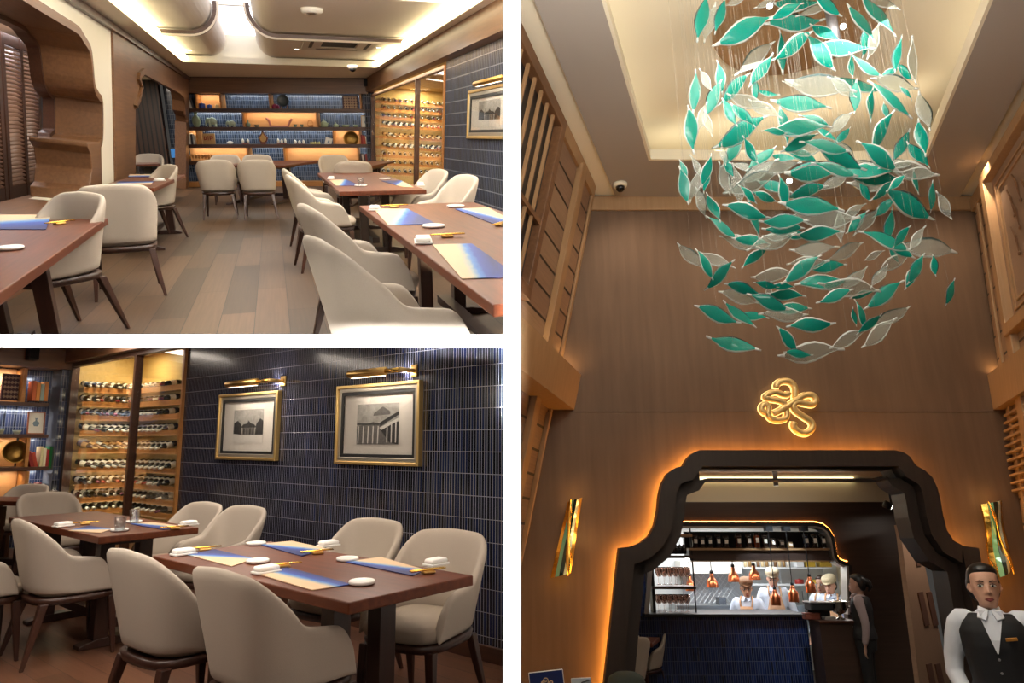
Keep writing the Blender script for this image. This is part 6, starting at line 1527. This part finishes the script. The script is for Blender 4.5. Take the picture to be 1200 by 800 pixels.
# bay ceiling and its light
plate([[(-6, R3.loc(K3.at(0, 0)).y - 2.6), (6, R3.loc(K3.at(0, 0)).y - .6), (8, 20), (-8, 20)]], R3.loc(zp(900, 553, 8.7)).z, R3.loc(zp(900, 553, 8.7)).z + .05, 'ceiling_bay', mat('bay_ceiling_rose', 'cbb4a4', .9), R3, kind='structure') if False else None
hb = R3.loc(zp(900, 555, 8.9)).z
B().rect(uA, uB + .4, hb, hb + .05, -1.45, .1).obj('ceiling_bay', mat('bay_ceiling_rose', 'cfbcae', .9), mat=K4.m, kind='structure')
light('AREA', 'bay_lamp', K4.m @ M.Translation((K4.uv(880, 700)[0], -.7, hb - .03)), 5, (1, .86, .7), 1.8, .5)
light('AREA', 'bay_wash', K4.m @ M.Translation((K4.uv(880, 700)[0], -.35, hb - .25)) @ M.Rotation(R(-80), 4, 'X'), 3, (1, .93, .78), 2.4, .05)
light('SPOT', 'tile_spot', K4.m @ M.Translation((K4.uv(915, 700)[0], -.9, hb - .05)) @ M.Rotation(R(32), 4, 'X'), 130, (.75, .88, 1), .03, spot=R(50), blend=.7)
light('SPOT', 'tile_spot', K4.m @ M.Translation((K4.uv(750, 700)[0], -.7, hb - .05)) @ M.Rotation(R(34), 4, 'X'), 26, (.85, .93, 1), .03, spot=R(30), blend=.7)
# table and chairs at the left edge of the bay
rm_y[id(R3)] = 649
G3 = 'upholstered tub chairs in the bay beyond the portal'
SRC3 = [None]
def at3(x, y, z, yaw, label, h=.83, s=1):
    p = R3.loc(zp(x, y, z)); m = R3.mat(p.x, p.y, 0, R(yaw)) @ M.Scale(s, 4)
    if SRC3[0] is None: SRC3[0] = make_chair('tub_chair', label, m, G3); return SRC3[0]
    return dup(SRC3[0], m, label, G3)
ya = 180 / pi * math.atan2(295, 838)
at3(748, 745, 8.45, 160, 'grey tub chair beyond the small table by the blue tiles, seen through the portal')
at3(726, 772, 7.6, 40, 'grey tub chair at the lower left inside the portal')
pn = R3.loc(zp(772, 754, 8.05))
TT3 = make_table('dining_table', 'small dark table corner inside the portal by the blue tiles', R3, (pn.x - .02, pn.y - .35, .755), (pn.x - .02, pn.y + .25, .755), (pn.x - 1.0, pn.y - .35, .755), px=False)
q0 = R3.loc(zp(750, 752, 8.0))
t = thing('napkin_tray', 'folded white napkin on the small table inside the portal', 'napkin', R3.mat(pn.x - .28, pn.y, .756)); B().box(-.06, .06, -.03, .03, .001, .012).obj('tray', m_white, t, bevel=.004); B().box(-.05, .05, -.025, .025, .0125, .035).obj('folded_cloth', m_cloth, t, bevel=.006)
# dark round-backed seat at the foot of the portal
p = R3.loc(zp(734, 800, 6.0)); vtop = R3.loc(zp(734, 787.5, 6.0)).z
t = thing('round_stool', 'dark green domed stool at the foot of the portal, cut by the lower edge', 'stool', R3.mat(p.x, p.y, 0))
B().lathe([(.16, vtop - .16), (.17, vtop - .10), (.15, vtop - .04), (.09, vtop - .005), (.01, vtop)], 24).obj('seat', mat('dark_green_velvet', '26302c', .8), t, smooth=True)
for k in range(3): B().tube([(.1 * cos(k * 2.09), .1 * sin(k * 2.09), vtop - .15), (.15 * cos(k * 2.09), .15 * sin(k * 2.09), 0)], .014, 8).obj('leg', m_black, t)
# signs on stands
def sign(pts, z, m_face, label, draw, cat='sign'):
    w_ = [zp(x, y, z) for x, y in pts]; ux = (w_[1] - w_[0]); uz = N3
    S_ = Plane(w_[0], ux, uz); W_ = ux.length; H_ = W_ * .95
    t = thing('sign_stand', label, cat, S_.m)
    B().rect(0, W_, -H_, 0, 0, .012).obj('sign_board', mat('sign_edge_white', 'dfe0e6', .5), t, bevel=.008)
    B().rect(W_ * .02, W_ * .98, -H_ * .98, -H_ * .02, -.003, .0).obj('sign_face', m_face, t)
    draw(t, W_, H_)
    hz = R3.loc(S_.at(0, -H_)).z
    B().tube([(W_ / 2, .03, -H_ * .9), (W_ / 2, .03, -H_ - hz + .02)], .012, 8).obj('pole', m_black, t)
    B().box(W_ / 2 - .15, W_ / 2 + .15, -.1, .16, -H_ - hz, -H_ - hz + .02).obj('base', m_black, t)
def d1_(t, W_, H_):
    g = mat('emblem_tan', 'c9a88a', .5)
    for i, st in enumerate(strokes):
        pl = [V((W_ * .5 + (a - 390) * W_ * .00062, -.006, -H_ * .36 - (c - 400) * W_ * .00062)) for a, c in smooth_line(st, 3)]
        B().tube(pl, W_ * .014, 6).obj('emblem', g, t)
def d2_(t, W_, H_):
    B().tube([(W_ * .3, -.006, -H_ * .5), (W_ * .55, -.006, -H_ * .2), (W_ * .9, -.006, -H_ * .12)], W_ * .03, 6).obj('drawn_mark', m_black, t)
sign([(619, 788), (659.5, 783.5)], 4.6, mat('sign_navy', '16265e', .4), 'navy sign with tan looped emblem on a stand at lower left of the hall', d1_)
sign([(669, 794.5), (692.5, 793.5)], 4.8, mat('sign_pale', 'b8c0cc', .5), 'small pale sign with a black mark beside the navy sign', d2_)

# ---- the people
def pm(x, ytop, z, yaw, hgt, s=1):
    """feet position so that the crown (hgt * s above the feet) is at the given picture point"""
    p = R3.loc(zp(x, ytop, z)); return R3.mat(p.x, p.y, p.z - hgt * s, R(yaw))
A_ = lambda sx, e, w, f: [(sx * .165, -.01, 1.335), e, w, f]
person('person with black hair tied back, black waistcoat over white shirt, gold badge, looking aside', pm(1148, 658.5, 4.05, 168, 1.675), 'cc9f88',
       [A_(1, (.225, -.03, 1.06), (.12, .17, .90), (-.8, .35, -.45)), A_(-1, (-.225, -.03, 1.06), (-.12, .17, .90), (.8, .35, -.45))],
       head=(7, 2), shirt='d4d9e4', vest='15161a', tag=True, hair=('bun', '100d0d'), vox=.010)
person('person seen side-on behind the bar, dark waistcoat, grey shirt sleeves, hair in a low tail', pm(1003, 671.5, 8.35, 75, 1.675, .93), 'b08a78',
       [A_(1, (.21, -.05, 1.07), (.20, .0, .82), (0, .1, -1)), A_(-1, (-.21, -.06, 1.07), (-.20, -.02, .82), (0, .1, -1))],
       head=(0, 0), shirt='9a8a8c', vest='17161a', hair=('tail', '141010'), vox=.014, s=.93)
person('person in brown cap and glasses, white shirt and tan apron, head bowed at the pass', pm(873, 675, 9.75, 172, 1.695, 1.0), 'b98a6e',
       [A_(1, (.25, .04, 1.06), (.16, .27, 1.0), (-.5, .8, -.2)), A_(-1, (-.25, .04, 1.06), (-.16, .27, 1.0), (.5, .8, -.2))],
       head=(14, -12), shirt='c6d2e6', apron='c49a78', cap='8a6a4e', specs=True, female=False, hair=('short', '241a14'), vox=.014)
person('person in pale flat cap, white shirt and tan apron standing further back, looking down', pm(904, 664, 9.95, 185, 1.695, 1.0), 'd8a890',
       [A_(1, (.24, .03, 1.06), (.15, .28, 1.02), (-.5, .8, 0)), A_(-1, (-.26, .0, 1.04), (-.25, .08, .82), (0, .3, -1))],
       head=(-6, -16), shirt='d2dcea', apron='cfa684', cap='c9bda0', female=False, hair=('short', '3a2a20'), vox=.014)
person('person in pale cap and tan apron at the right end of the kitchen, leaning', pm(972, 672, 9.6, 165, 1.695, .97), 'd0a08a',
       [A_(1, (.23, .05, 1.05), (.14, .26, .98), (-.5, .8, 0)), A_(-1, (-.24, .05, 1.05), (-.15, .26, .98), (.5, .8, 0))],
       head=(-14, -16), shirt='c2d0e6', apron='caa27e', cap='c9bd9c', female=True, hair=('short', '241a14'), vox=.014, s=.97)
person('person with dark hair mostly hidden behind the cook at the right end', pm(962, 673, 10.1, 150, 1.675, 1.0), 'b88c74',
       [A_(1, (.22, .0, 1.05), (.2, .1, .85), (0, .3, -1)), A_(-1, (-.22, .0, 1.05), (-.2, .1, .85), (0, .3, -1))],
       head=(0, -5), shirt='d2dcea', apron='caa27e', female=True, hair=('short', '2a1a12'), vox=.014)
# added unseen area lights that fill the hall's end wall and ceiling
def hall_fill(x, d, h, pw, size, col=(1, .86, .7), rot=None):
    m = R3.mat(x, d, h)
    if rot: m = m @ rot
    light('AREA', 'hall_fill', m, pw, col, size, size)  # added fill light hanging free, no fixture
dK = R3.loc(K3.at(0, 0)).y
hall_fill((ri0 + ri1) / 2, dK - 3.2, hc - .5, 42, 1.6, (1, .93, .84), M.Rotation(R(50), 4, 'X'))
light('AREA', 'hall_upward_fill', R3.mat((ri0 + ri1) / 2, 1.6, 4.4) @ M.Rotation(R(-25), 4, 'X') @ M.Rotation(pi, 4, 'X'), 80, (1, .95, .89), 1.8, 1.0)  # added to throw light up onto the ceiling border
hall_fill((ri0 + ri1) / 2 + .2, 1.4, 3.6, 6, .6)
# ================================================================ hanging glass leaves
CUR[0] = 3
pcan = R3.px(935, 22, hi_ - .02)
leaves5 = """150 75 150 80 t|183 95 130 75 c|225 65 120 75 t|290 5 80 20 c|325 125 210 25 t|420 10 90 25 c|545 15 170 0 t|500 45 120 25 t|530 92 190 5 t|610 45 110 15 c|665 20 120 -35 t|880 65 170 -50 t|890 10 130 -20 c|370 240 160 40 c|480 215 140 -85 t|525 190 160 35 t|660 135 110 -30 t|735 195 190 -5 t|640 215 150 -50 t|810 95 150 -55 t|825 170 110 80 t|860 170 120 70 c|395 290 130 55 t|225 320 110 -80 t|120 380 140 88 t|165 330 80 -60 c|280 370 140 45 t|195 410 130 65 t|370 365 90 -85 t|105 535 150 -82 t|150 485 100 70 c|175 510 90 -75 c|265 465 100 -60 t|320 475 110 -45 t|310 545 200 30 t|340 420 140 -20 c|420 385 80 -10 t|560 430 190 -8 t|640 355 220 -10 c|520 345 60 -10 c|730 360 110 -35 c|800 350 160 -15 t|770 270 80 -85 t|825 270 130 -35 t|785 400 110 85 t|850 435 110 85 t|930 410 180 -40 t|910 460 60 -80 t|950 345 150 -12 c|960 225 120 80 t|1025 250 150 -85 c|985 295 80 -45 t|925 300 70 30 t|995 385 60 -50 t|1070 460 130 -75 c|1060 570 120 -80 t|890 550 160 60 t|975 605 120 65 t|1045 640 110 -50 t|560 530 200 3 t|490 520 130 -80 t|620 500 110 -20 t|720 510 110 40 c|410 450 120 -30 c|450 545 80 -5 t|555 590 130 25 t|665 555 90 -35 t|730 565 80 50 t|280 620 130 55 t|350 620 100 -60 t|395 655 120 40 t|170 705 110 75 t|130 690 90 -60 c|75 710 80 -70 t|260 690 80 -60 t|240 640 70 -80 c|380 710 150 30 c|320 690 90 -20 c|490 650 90 -10 t|600 610 150 10 c|660 605 160 -10 t|720 650 180 -25 t|560 640 120 -25 t|740 620 100 -45 c|880 645 160 -35 t|820 690 130 -20 c|600 700 160 5 t|840 710 190 0 t|1010 705 180 -8 c|960 680 120 10 c|700 700 150 -15 t|470 690 140 10 c"""
leaves6 = """75 60 120 -75 t|120 60 110 75 c|165 40 80 80 t|145 130 100 -70 c|195 150 100 -65 t|230 230 120 -35 t|300 290 130 -15 c|350 285 120 -10 t|430 290 160 20 c|240 30 110 -70 c|290 60 140 -80 c|350 50 180 20 c|335 95 80 -45 t|330 165 150 -15 t|360 195 130 -75 t|400 105 90 -20 t|445 65 120 -20 t|480 85 110 -75 t|570 85 140 15 t|600 10 170 0 t|690 45 110 30 c|595 145 200 -8 t|640 190 220 0 c|480 205 150 0 t|480 235 130 0 t|460 265 100 0 c|530 262 90 -10 t|625 255 150 3 t|710 220 110 -85 c|765 165 90 30 c|840 20 200 -5 t|850 50 170 0 c|810 80 80 -60 t|885 80 100 40 t|940 50 80 40 t|1020 45 80 -80 t|1030 10 120 -5 c|985 135 190 -30 t|1085 105 100 85 t|1135 140 100 -60 c|890 150 100 40 t|780 210 100 45 t|820 205 120 50 c|915 220 110 85 t|605 318 150 3 c|730 330 130 25 c|365 350 110 40 t|895 285 170 -20 t|1060 315 200 -8 c|950 310 120 -35 t|960 270 90 50 t|1025 275 90 55 c|930 345 60 -60 t|850 345 70 25 c|930 375 130 35 c|870 430 90 55 c|1020 400 110 60 t|1000 430 90 65 t|1095 385 70 -80 t|1160 495 90 70 t|105 350 120 -45 c|210 365 120 -25 c|160 380 110 -60 t|220 425 130 45 t|440 425 140 5 c|555 400 150 35 t|580 375 130 5 c|660 390 120 5 t|640 455 170 5 t|770 440 110 45 c|750 475 190 -8 c|690 510 120 20 t|800 505 80 15 t|890 505 150 35 t|315 480 120 -15 t|410 465 80 -10 t|475 470 80 -5 t|300 515 130 -15 c|420 510 90 -85 c|490 505 120 -5 t|420 535 140 -20 t|510 562 130 0 t|480 585 150 0 c|210 585 150 -20 t|300 585 130 -40 t|355 592 100 -8 t|275 705 170 -15 t|590 628 150 5 t|500 690 110 -50 t|590 740 200 5 c|540 745 90 -5 t|745 685 130 25 c|795 585 100 -70 t|830 625 100 40 t|920 595 130 30 c|870 660 140 40 c|770 595 60 -80 t"""
LV_ = []
for txt, ox, oy, k in ((leaves5, 780, 0, .2833), (leaves6, 780, 200, .2875)):
    for e in txt.split('|'):
        a, b_, l, an, kd = e.split(); LV_.append((ox + float(a) * k, oy + float(b_) * k, float(l) * k, float(an), kd))
def art_glass(name, tint, base, tr, emis=0):
    m, N, L, P = nt(name)
    P.inputs['Base Color'].default_value = hexc(base); P.inputs['Roughness'].default_value = .12; P.inputs['Coat Weight'].default_value = .6
    no = N.new('ShaderNodeTexNoise'); no.inputs['Scale'].default_value = 45; tc = N.new('ShaderNodeTexCoord'); L.new(tc.outputs['Object'], no.inputs['Vector'])
    b = N.new('ShaderNodeBump'); b.inputs['Strength'].default_value = .4; b.inputs['Distance'].default_value = .01; L.new(no.outputs['Fac'], b.inputs['Height']); L.new(b.outputs[0], P.inputs['Normal'])
    t_ = N.new('ShaderNodeBsdfTransparent'); t_.inputs[0].default_value = hexc(tint)
    x = N.new('ShaderNodeMixShader'); x.inputs[0].default_value = tr
    L.new(P.outputs[0], x.inputs[1]); L.new(t_.outputs[0], x.inputs[2]); L.new(x.outputs[0], N['Material Output'].inputs[0])
    return m
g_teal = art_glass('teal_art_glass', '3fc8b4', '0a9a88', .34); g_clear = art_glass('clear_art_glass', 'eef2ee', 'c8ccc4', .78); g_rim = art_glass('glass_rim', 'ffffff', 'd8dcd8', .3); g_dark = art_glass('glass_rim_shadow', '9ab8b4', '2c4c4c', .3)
def leaf_mesh(core, seed, b=None, mt=None):
    """slim leaf with a rolled clear rim and drawn-out ends, unit length along x"""
    rnd = random.Random(seed); b = b or B(); mt = mt or M.Identity(4)
    n = 12; bend = rnd.uniform(.01, .07) * rnd.choice((-1, 1)); tw = rnd.uniform(-.5, .5)
    rings_t, rings_r = [], []
    pr = [(-.5, .016), (-.45, .022), (-.40, .018), (-.33, .04), (-.22, .092), (-.08, .138), (.06, .145), (.2, .115), (.31, .07), (.39, .03), (.45, .020), (.5, .013)]
    top_, bot_ = [], []
    secs = []
    for x, w in pr:
        w *= 1.12; y = bend * cos(x * pi) - bend * .5; z = .022 * sin(x * 6) * (1 if tw > 0 else -1)
        ct, st_ = cos(tw * x * 2), sin(tw * x * 2)
        f = lambda s, o: mt @ V((x, y + s * w * st_ + o * ct, z + s * w * ct - o * st_))
        secs.append([f(s, o) for s, o in ((-1, 0), (-.80, .010), (-.3, .016), (.3, .016), (.80, .010), (1, 0), (.80, -.010), (.3, -.016), (-.3, -.016), (-.80, -.010))])
    vs = [[b.b.verts.new(p) for p in s] for s in secs]
    for i in range(len(vs) - 1):
        for j in range(10):
            jj = (j + 1) % 10; end = i < 2 or i > len(vs) - 4
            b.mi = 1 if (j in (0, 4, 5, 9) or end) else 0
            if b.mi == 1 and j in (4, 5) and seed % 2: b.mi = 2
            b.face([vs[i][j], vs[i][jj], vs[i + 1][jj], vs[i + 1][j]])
    b.mi = 1; b.face(vs[0][::-1]); b.face(vs[-1])
    return b
ch = thing('glass_chandelier', 'tall hanging swirl of teal and clear glass leaves on fine wires', 'chandelier', R3.mat(pcan.x, pcan.y, hi_))
chi = ch.matrix_world.inverted()
rn = random.Random(11)
LV_.sort(key=lambda e: -e[2])
zc = (CR @ V((0, 0, -1))).dot(R3.P(pcan.x, pcan.y, 3.5) - CAM)
meshes = {}
for kd in 'tc':
    for s in range(6):
        b = leaf_mesh(kd, s + (0 if kd == 't' else 10)); o = b.obj('glass_leaf', [g_teal if kd == 't' else g_clear, g_rim, g_dark], smooth=True); REG.pop(); meshes[kd, s] = o.data; bpy.data.objects.remove(o)
rest_b = B(); wires = B(); restlist = []
lead = R3.mat().to_3x3()
for i, (x, y, l, an, kd) in enumerate(LV_):
    k = max(0, 1 - ((x - 948) / 185) ** 2); z = zc + rn.uniform(-1, 1) * .85 * sqrt(k)
    p = zp(x, y, z); L_w = l * z / FP * 1.36
    m = M.Translation(p) @ (CR @ M.Rotation(R(an), 3, 'Z')).to_4x4() @ M.Rotation(R(-90), 4, 'X') @ M.Rotation(R(rn.uniform(-28, 28)), 4, 'X') @ M.Scale(L_w, 4)
    m = m @ M(((rn.choice((-1, 1)), 0, 0, 0), (0, 1, 0, 0), (0, 0, 1, 0), (0, 0, 0, 1)))
    me = meshes[kd, i % 6]
    if i < 98:
        o = bpy.data.objects.new('glass_leaf', me); COL.objects.link(o); o.parent = ch; o.matrix_local = chi @ m; REG.append((o, 3))
        if kd == 'c': o['label'] = 'clear glass leaf'
        else: o['label'] = 'teal glass leaf'
    else:
        restlist.append((chi @ m, me, kd))
    pl = chi @ p
    wires.tube([(pl.x, pl.y, pl.z + .02), (pl.x, pl.y, -.02)], .0008, 4)
bm = bmesh.new(); mats_ = [g_teal, g_rim, g_dark, g_clear]
for m, me, kd in restlist:
    n0 = len(bm.verts); f0 = len(bm.faces); bm.from_mesh(me); bm.verts.ensure_lookup_table(); bm.faces.ensure_lookup_table()
    for v in bm.verts[n0:]: v.co = m @ v.co
    if kd == 'c':
        for f in bm.faces[f0:]:
            if f.material_index == 0: f.material_index = 3
me = bpy.data.meshes.new('small_glass_leaves'); bm.to_mesh(me); bm.free()
for q_ in mats_: me.materials.append(q_)
for p_ in me.polygons: p_.use_smooth = True
o = bpy.data.objects.new('small_glass_leaves', me); COL.objects.link(o); o.parent = ch; o['kind'] = 'stuff'; REG.append((o, 3))
m_wire = art_glass('fine_wire', 'ffffff', 'b8b4a8', .72)
o = wires.obj('suspension_wires', m_wire, ch); o['kind'] = 'stuff'
B().lathe([(.75, 0), (.75, -.035), (.70, -.04), (.004, -.04)], 40).obj('ceiling_plate', m_hallL, ch, smooth=False)
B().tube([(.25, -.1, -.04), (.25, -.1, -.42)], .045, 14).obj('spot_stem', mat('stem_grey', '9a9aa0', .4, .5), ch, smooth=True)
for i, (x, y) in enumerate(((988, 31), (902, 7), (925, 212))):
    p = chi @ zp(x, y, zc)
    b = B(); loafs(b, p.x, p.y, p.z, .022, .022, .022); b.obj('bulb', mat('bulb_bright', 'ffffff', .3, emit=14), ch, smooth=True)
for dx, dy, dz, pw in ((-1.2, -1.6, -2.0, 7), (1.4, -1.6, -1.2, 7), (0, -2.0, -3.2, 6)):
    light('POINT', 'chandelier_fill', ch.matrix_world @ M.Translation((dx, dy, dz)), pw, (1, .97, .92), .12)  # added point lights ahead of the leaves, apart from the bulbs
# ================================================================ white party walls between the three rooms
CUR[0] = 0
m_plaster = mat('white_plaster', 'f7f7f7', .9, spec=.1)
TW, TT, TB = .0125, .010, .00875
cm = M.Translation(CAM) @ CR.to_4x4()
B().box(-TW, TW, -5, 9, -26, -1.0).obj('wall_party', m_plaster, mat=cm, kind='structure')
B().box(-1.2, -TW, -TB, TT, -5.2, -1.0).obj('wall_slab_near', m_plaster, mat=cm, kind='structure')
B().box(-12, -TW, -TB, -TB + .004, -20, -5.2).obj('ceiling_slab', m_plaster, mat=cm, kind='structure')
light('AREA', 'divider_fill', cm @ M.Translation((0, 0, .35)), 3.2, (1, 1, 1), .016, 1.02, spread=R(3))  # added narrow beam from behind the camera to whiten the party wall
light('AREA', 'divider_fill', cm @ M.Translation((-.38, 0, .35)), 2.2, (1, 1, 1), .75, .0125, spread=R(3))  # added narrow beam from behind the camera to whiten the slab edge

def trim_rooms():
    inv = cm.inverted()
    lim = {1: [(V((1, 0, 0)), -TW - .0005), (V((0, -1, 0)), -TT - .0005)], 2: [(V((1, 0, 0)), -TW - .0005), (V((0, 1, 0)), -TB - .0005)], 3: [(V((-1, 0, 0)), -TW - .0005)]}
    bpy.context.view_layer.update()
    done = {}
    for o, r in REG:
        if o.type != 'MESH' or r not in lim: continue
        mw = o.matrix_world; loc = inv @ mw
        bb = [loc @ V(c) for c in o.bound_box]
        gone = False; cuts = []
        for n, k in lim[r]:
            ds = [n.dot(p) - k for p in bb]
            if min(ds) > 0: gone = True
            elif max(ds) > 0: cuts.append((n, k))
        if gone:
            for c in list(o.children): c.parent = o.parent
            bpy.data.objects.remove(o); continue
        if cuts:
            bm = bmesh.new(); bm.from_mesh(o.data)
            wl = loc.inverted(); l3 = loc.to_3x3().transposed()
            for n, k in cuts:
                co = wl @ (n * k); no = (l3 @ n).normalized()
                res = bmesh.ops.bisect_plane(bm, geom=bm.verts[:] + bm.edges[:] + bm.faces[:], plane_co=co, plane_no=no, clear_outer=True, dist=1e-6)
                ed = [e for e in res['geom_cut'] if isinstance(e, bmesh.types.BMEdge)]
                try: bmesh.ops.holes_fill(bm, edges=ed)
                except Exception: pass
            if not bm.faces:
                bm.free()
                for c in list(o.children): c.parent = o.parent
                bpy.data.objects.remove(o); continue
            me = o.data.copy(); bm.to_mesh(me); bm.free(); o.data = me
    for o in [x for x in COL.objects if x.type == 'EMPTY' and not x.children]: bpy.data.objects.remove(o)
trim_rooms()

# ================================================================ camera, world, view
cam = bpy.data.cameras.new('camera'); cam.sensor_width = 36; cam.lens = FP / 1200 * 36; cam.clip_start = .02
co = bpy.data.objects.new('camera', cam); COL.objects.link(co); co.matrix_world = cm
SC.camera = co
w = bpy.data.worlds.new('world'); SC.world = w; w.use_nodes = True
w.node_tree.nodes['Background'].inputs[0].default_value = (1, .93, .85, 1); w.node_tree.nodes['Background'].inputs[1].default_value = .05
SC.view_settings.view_transform = 'Standard'; SC.view_settings.look = 'None'; SC.view_settings.gamma = 1; SC.view_settings.exposure = 0; SC.view_settings.use_curve_mapping = False
SC.cycles.use_denoising = True

for o in COL.objects:
    if o.parent is None and o.get('label'):
        n = len(str(o['label']).split())
        if n > 16 or n < 4: print('LABEL', n, o.name, o['label'])
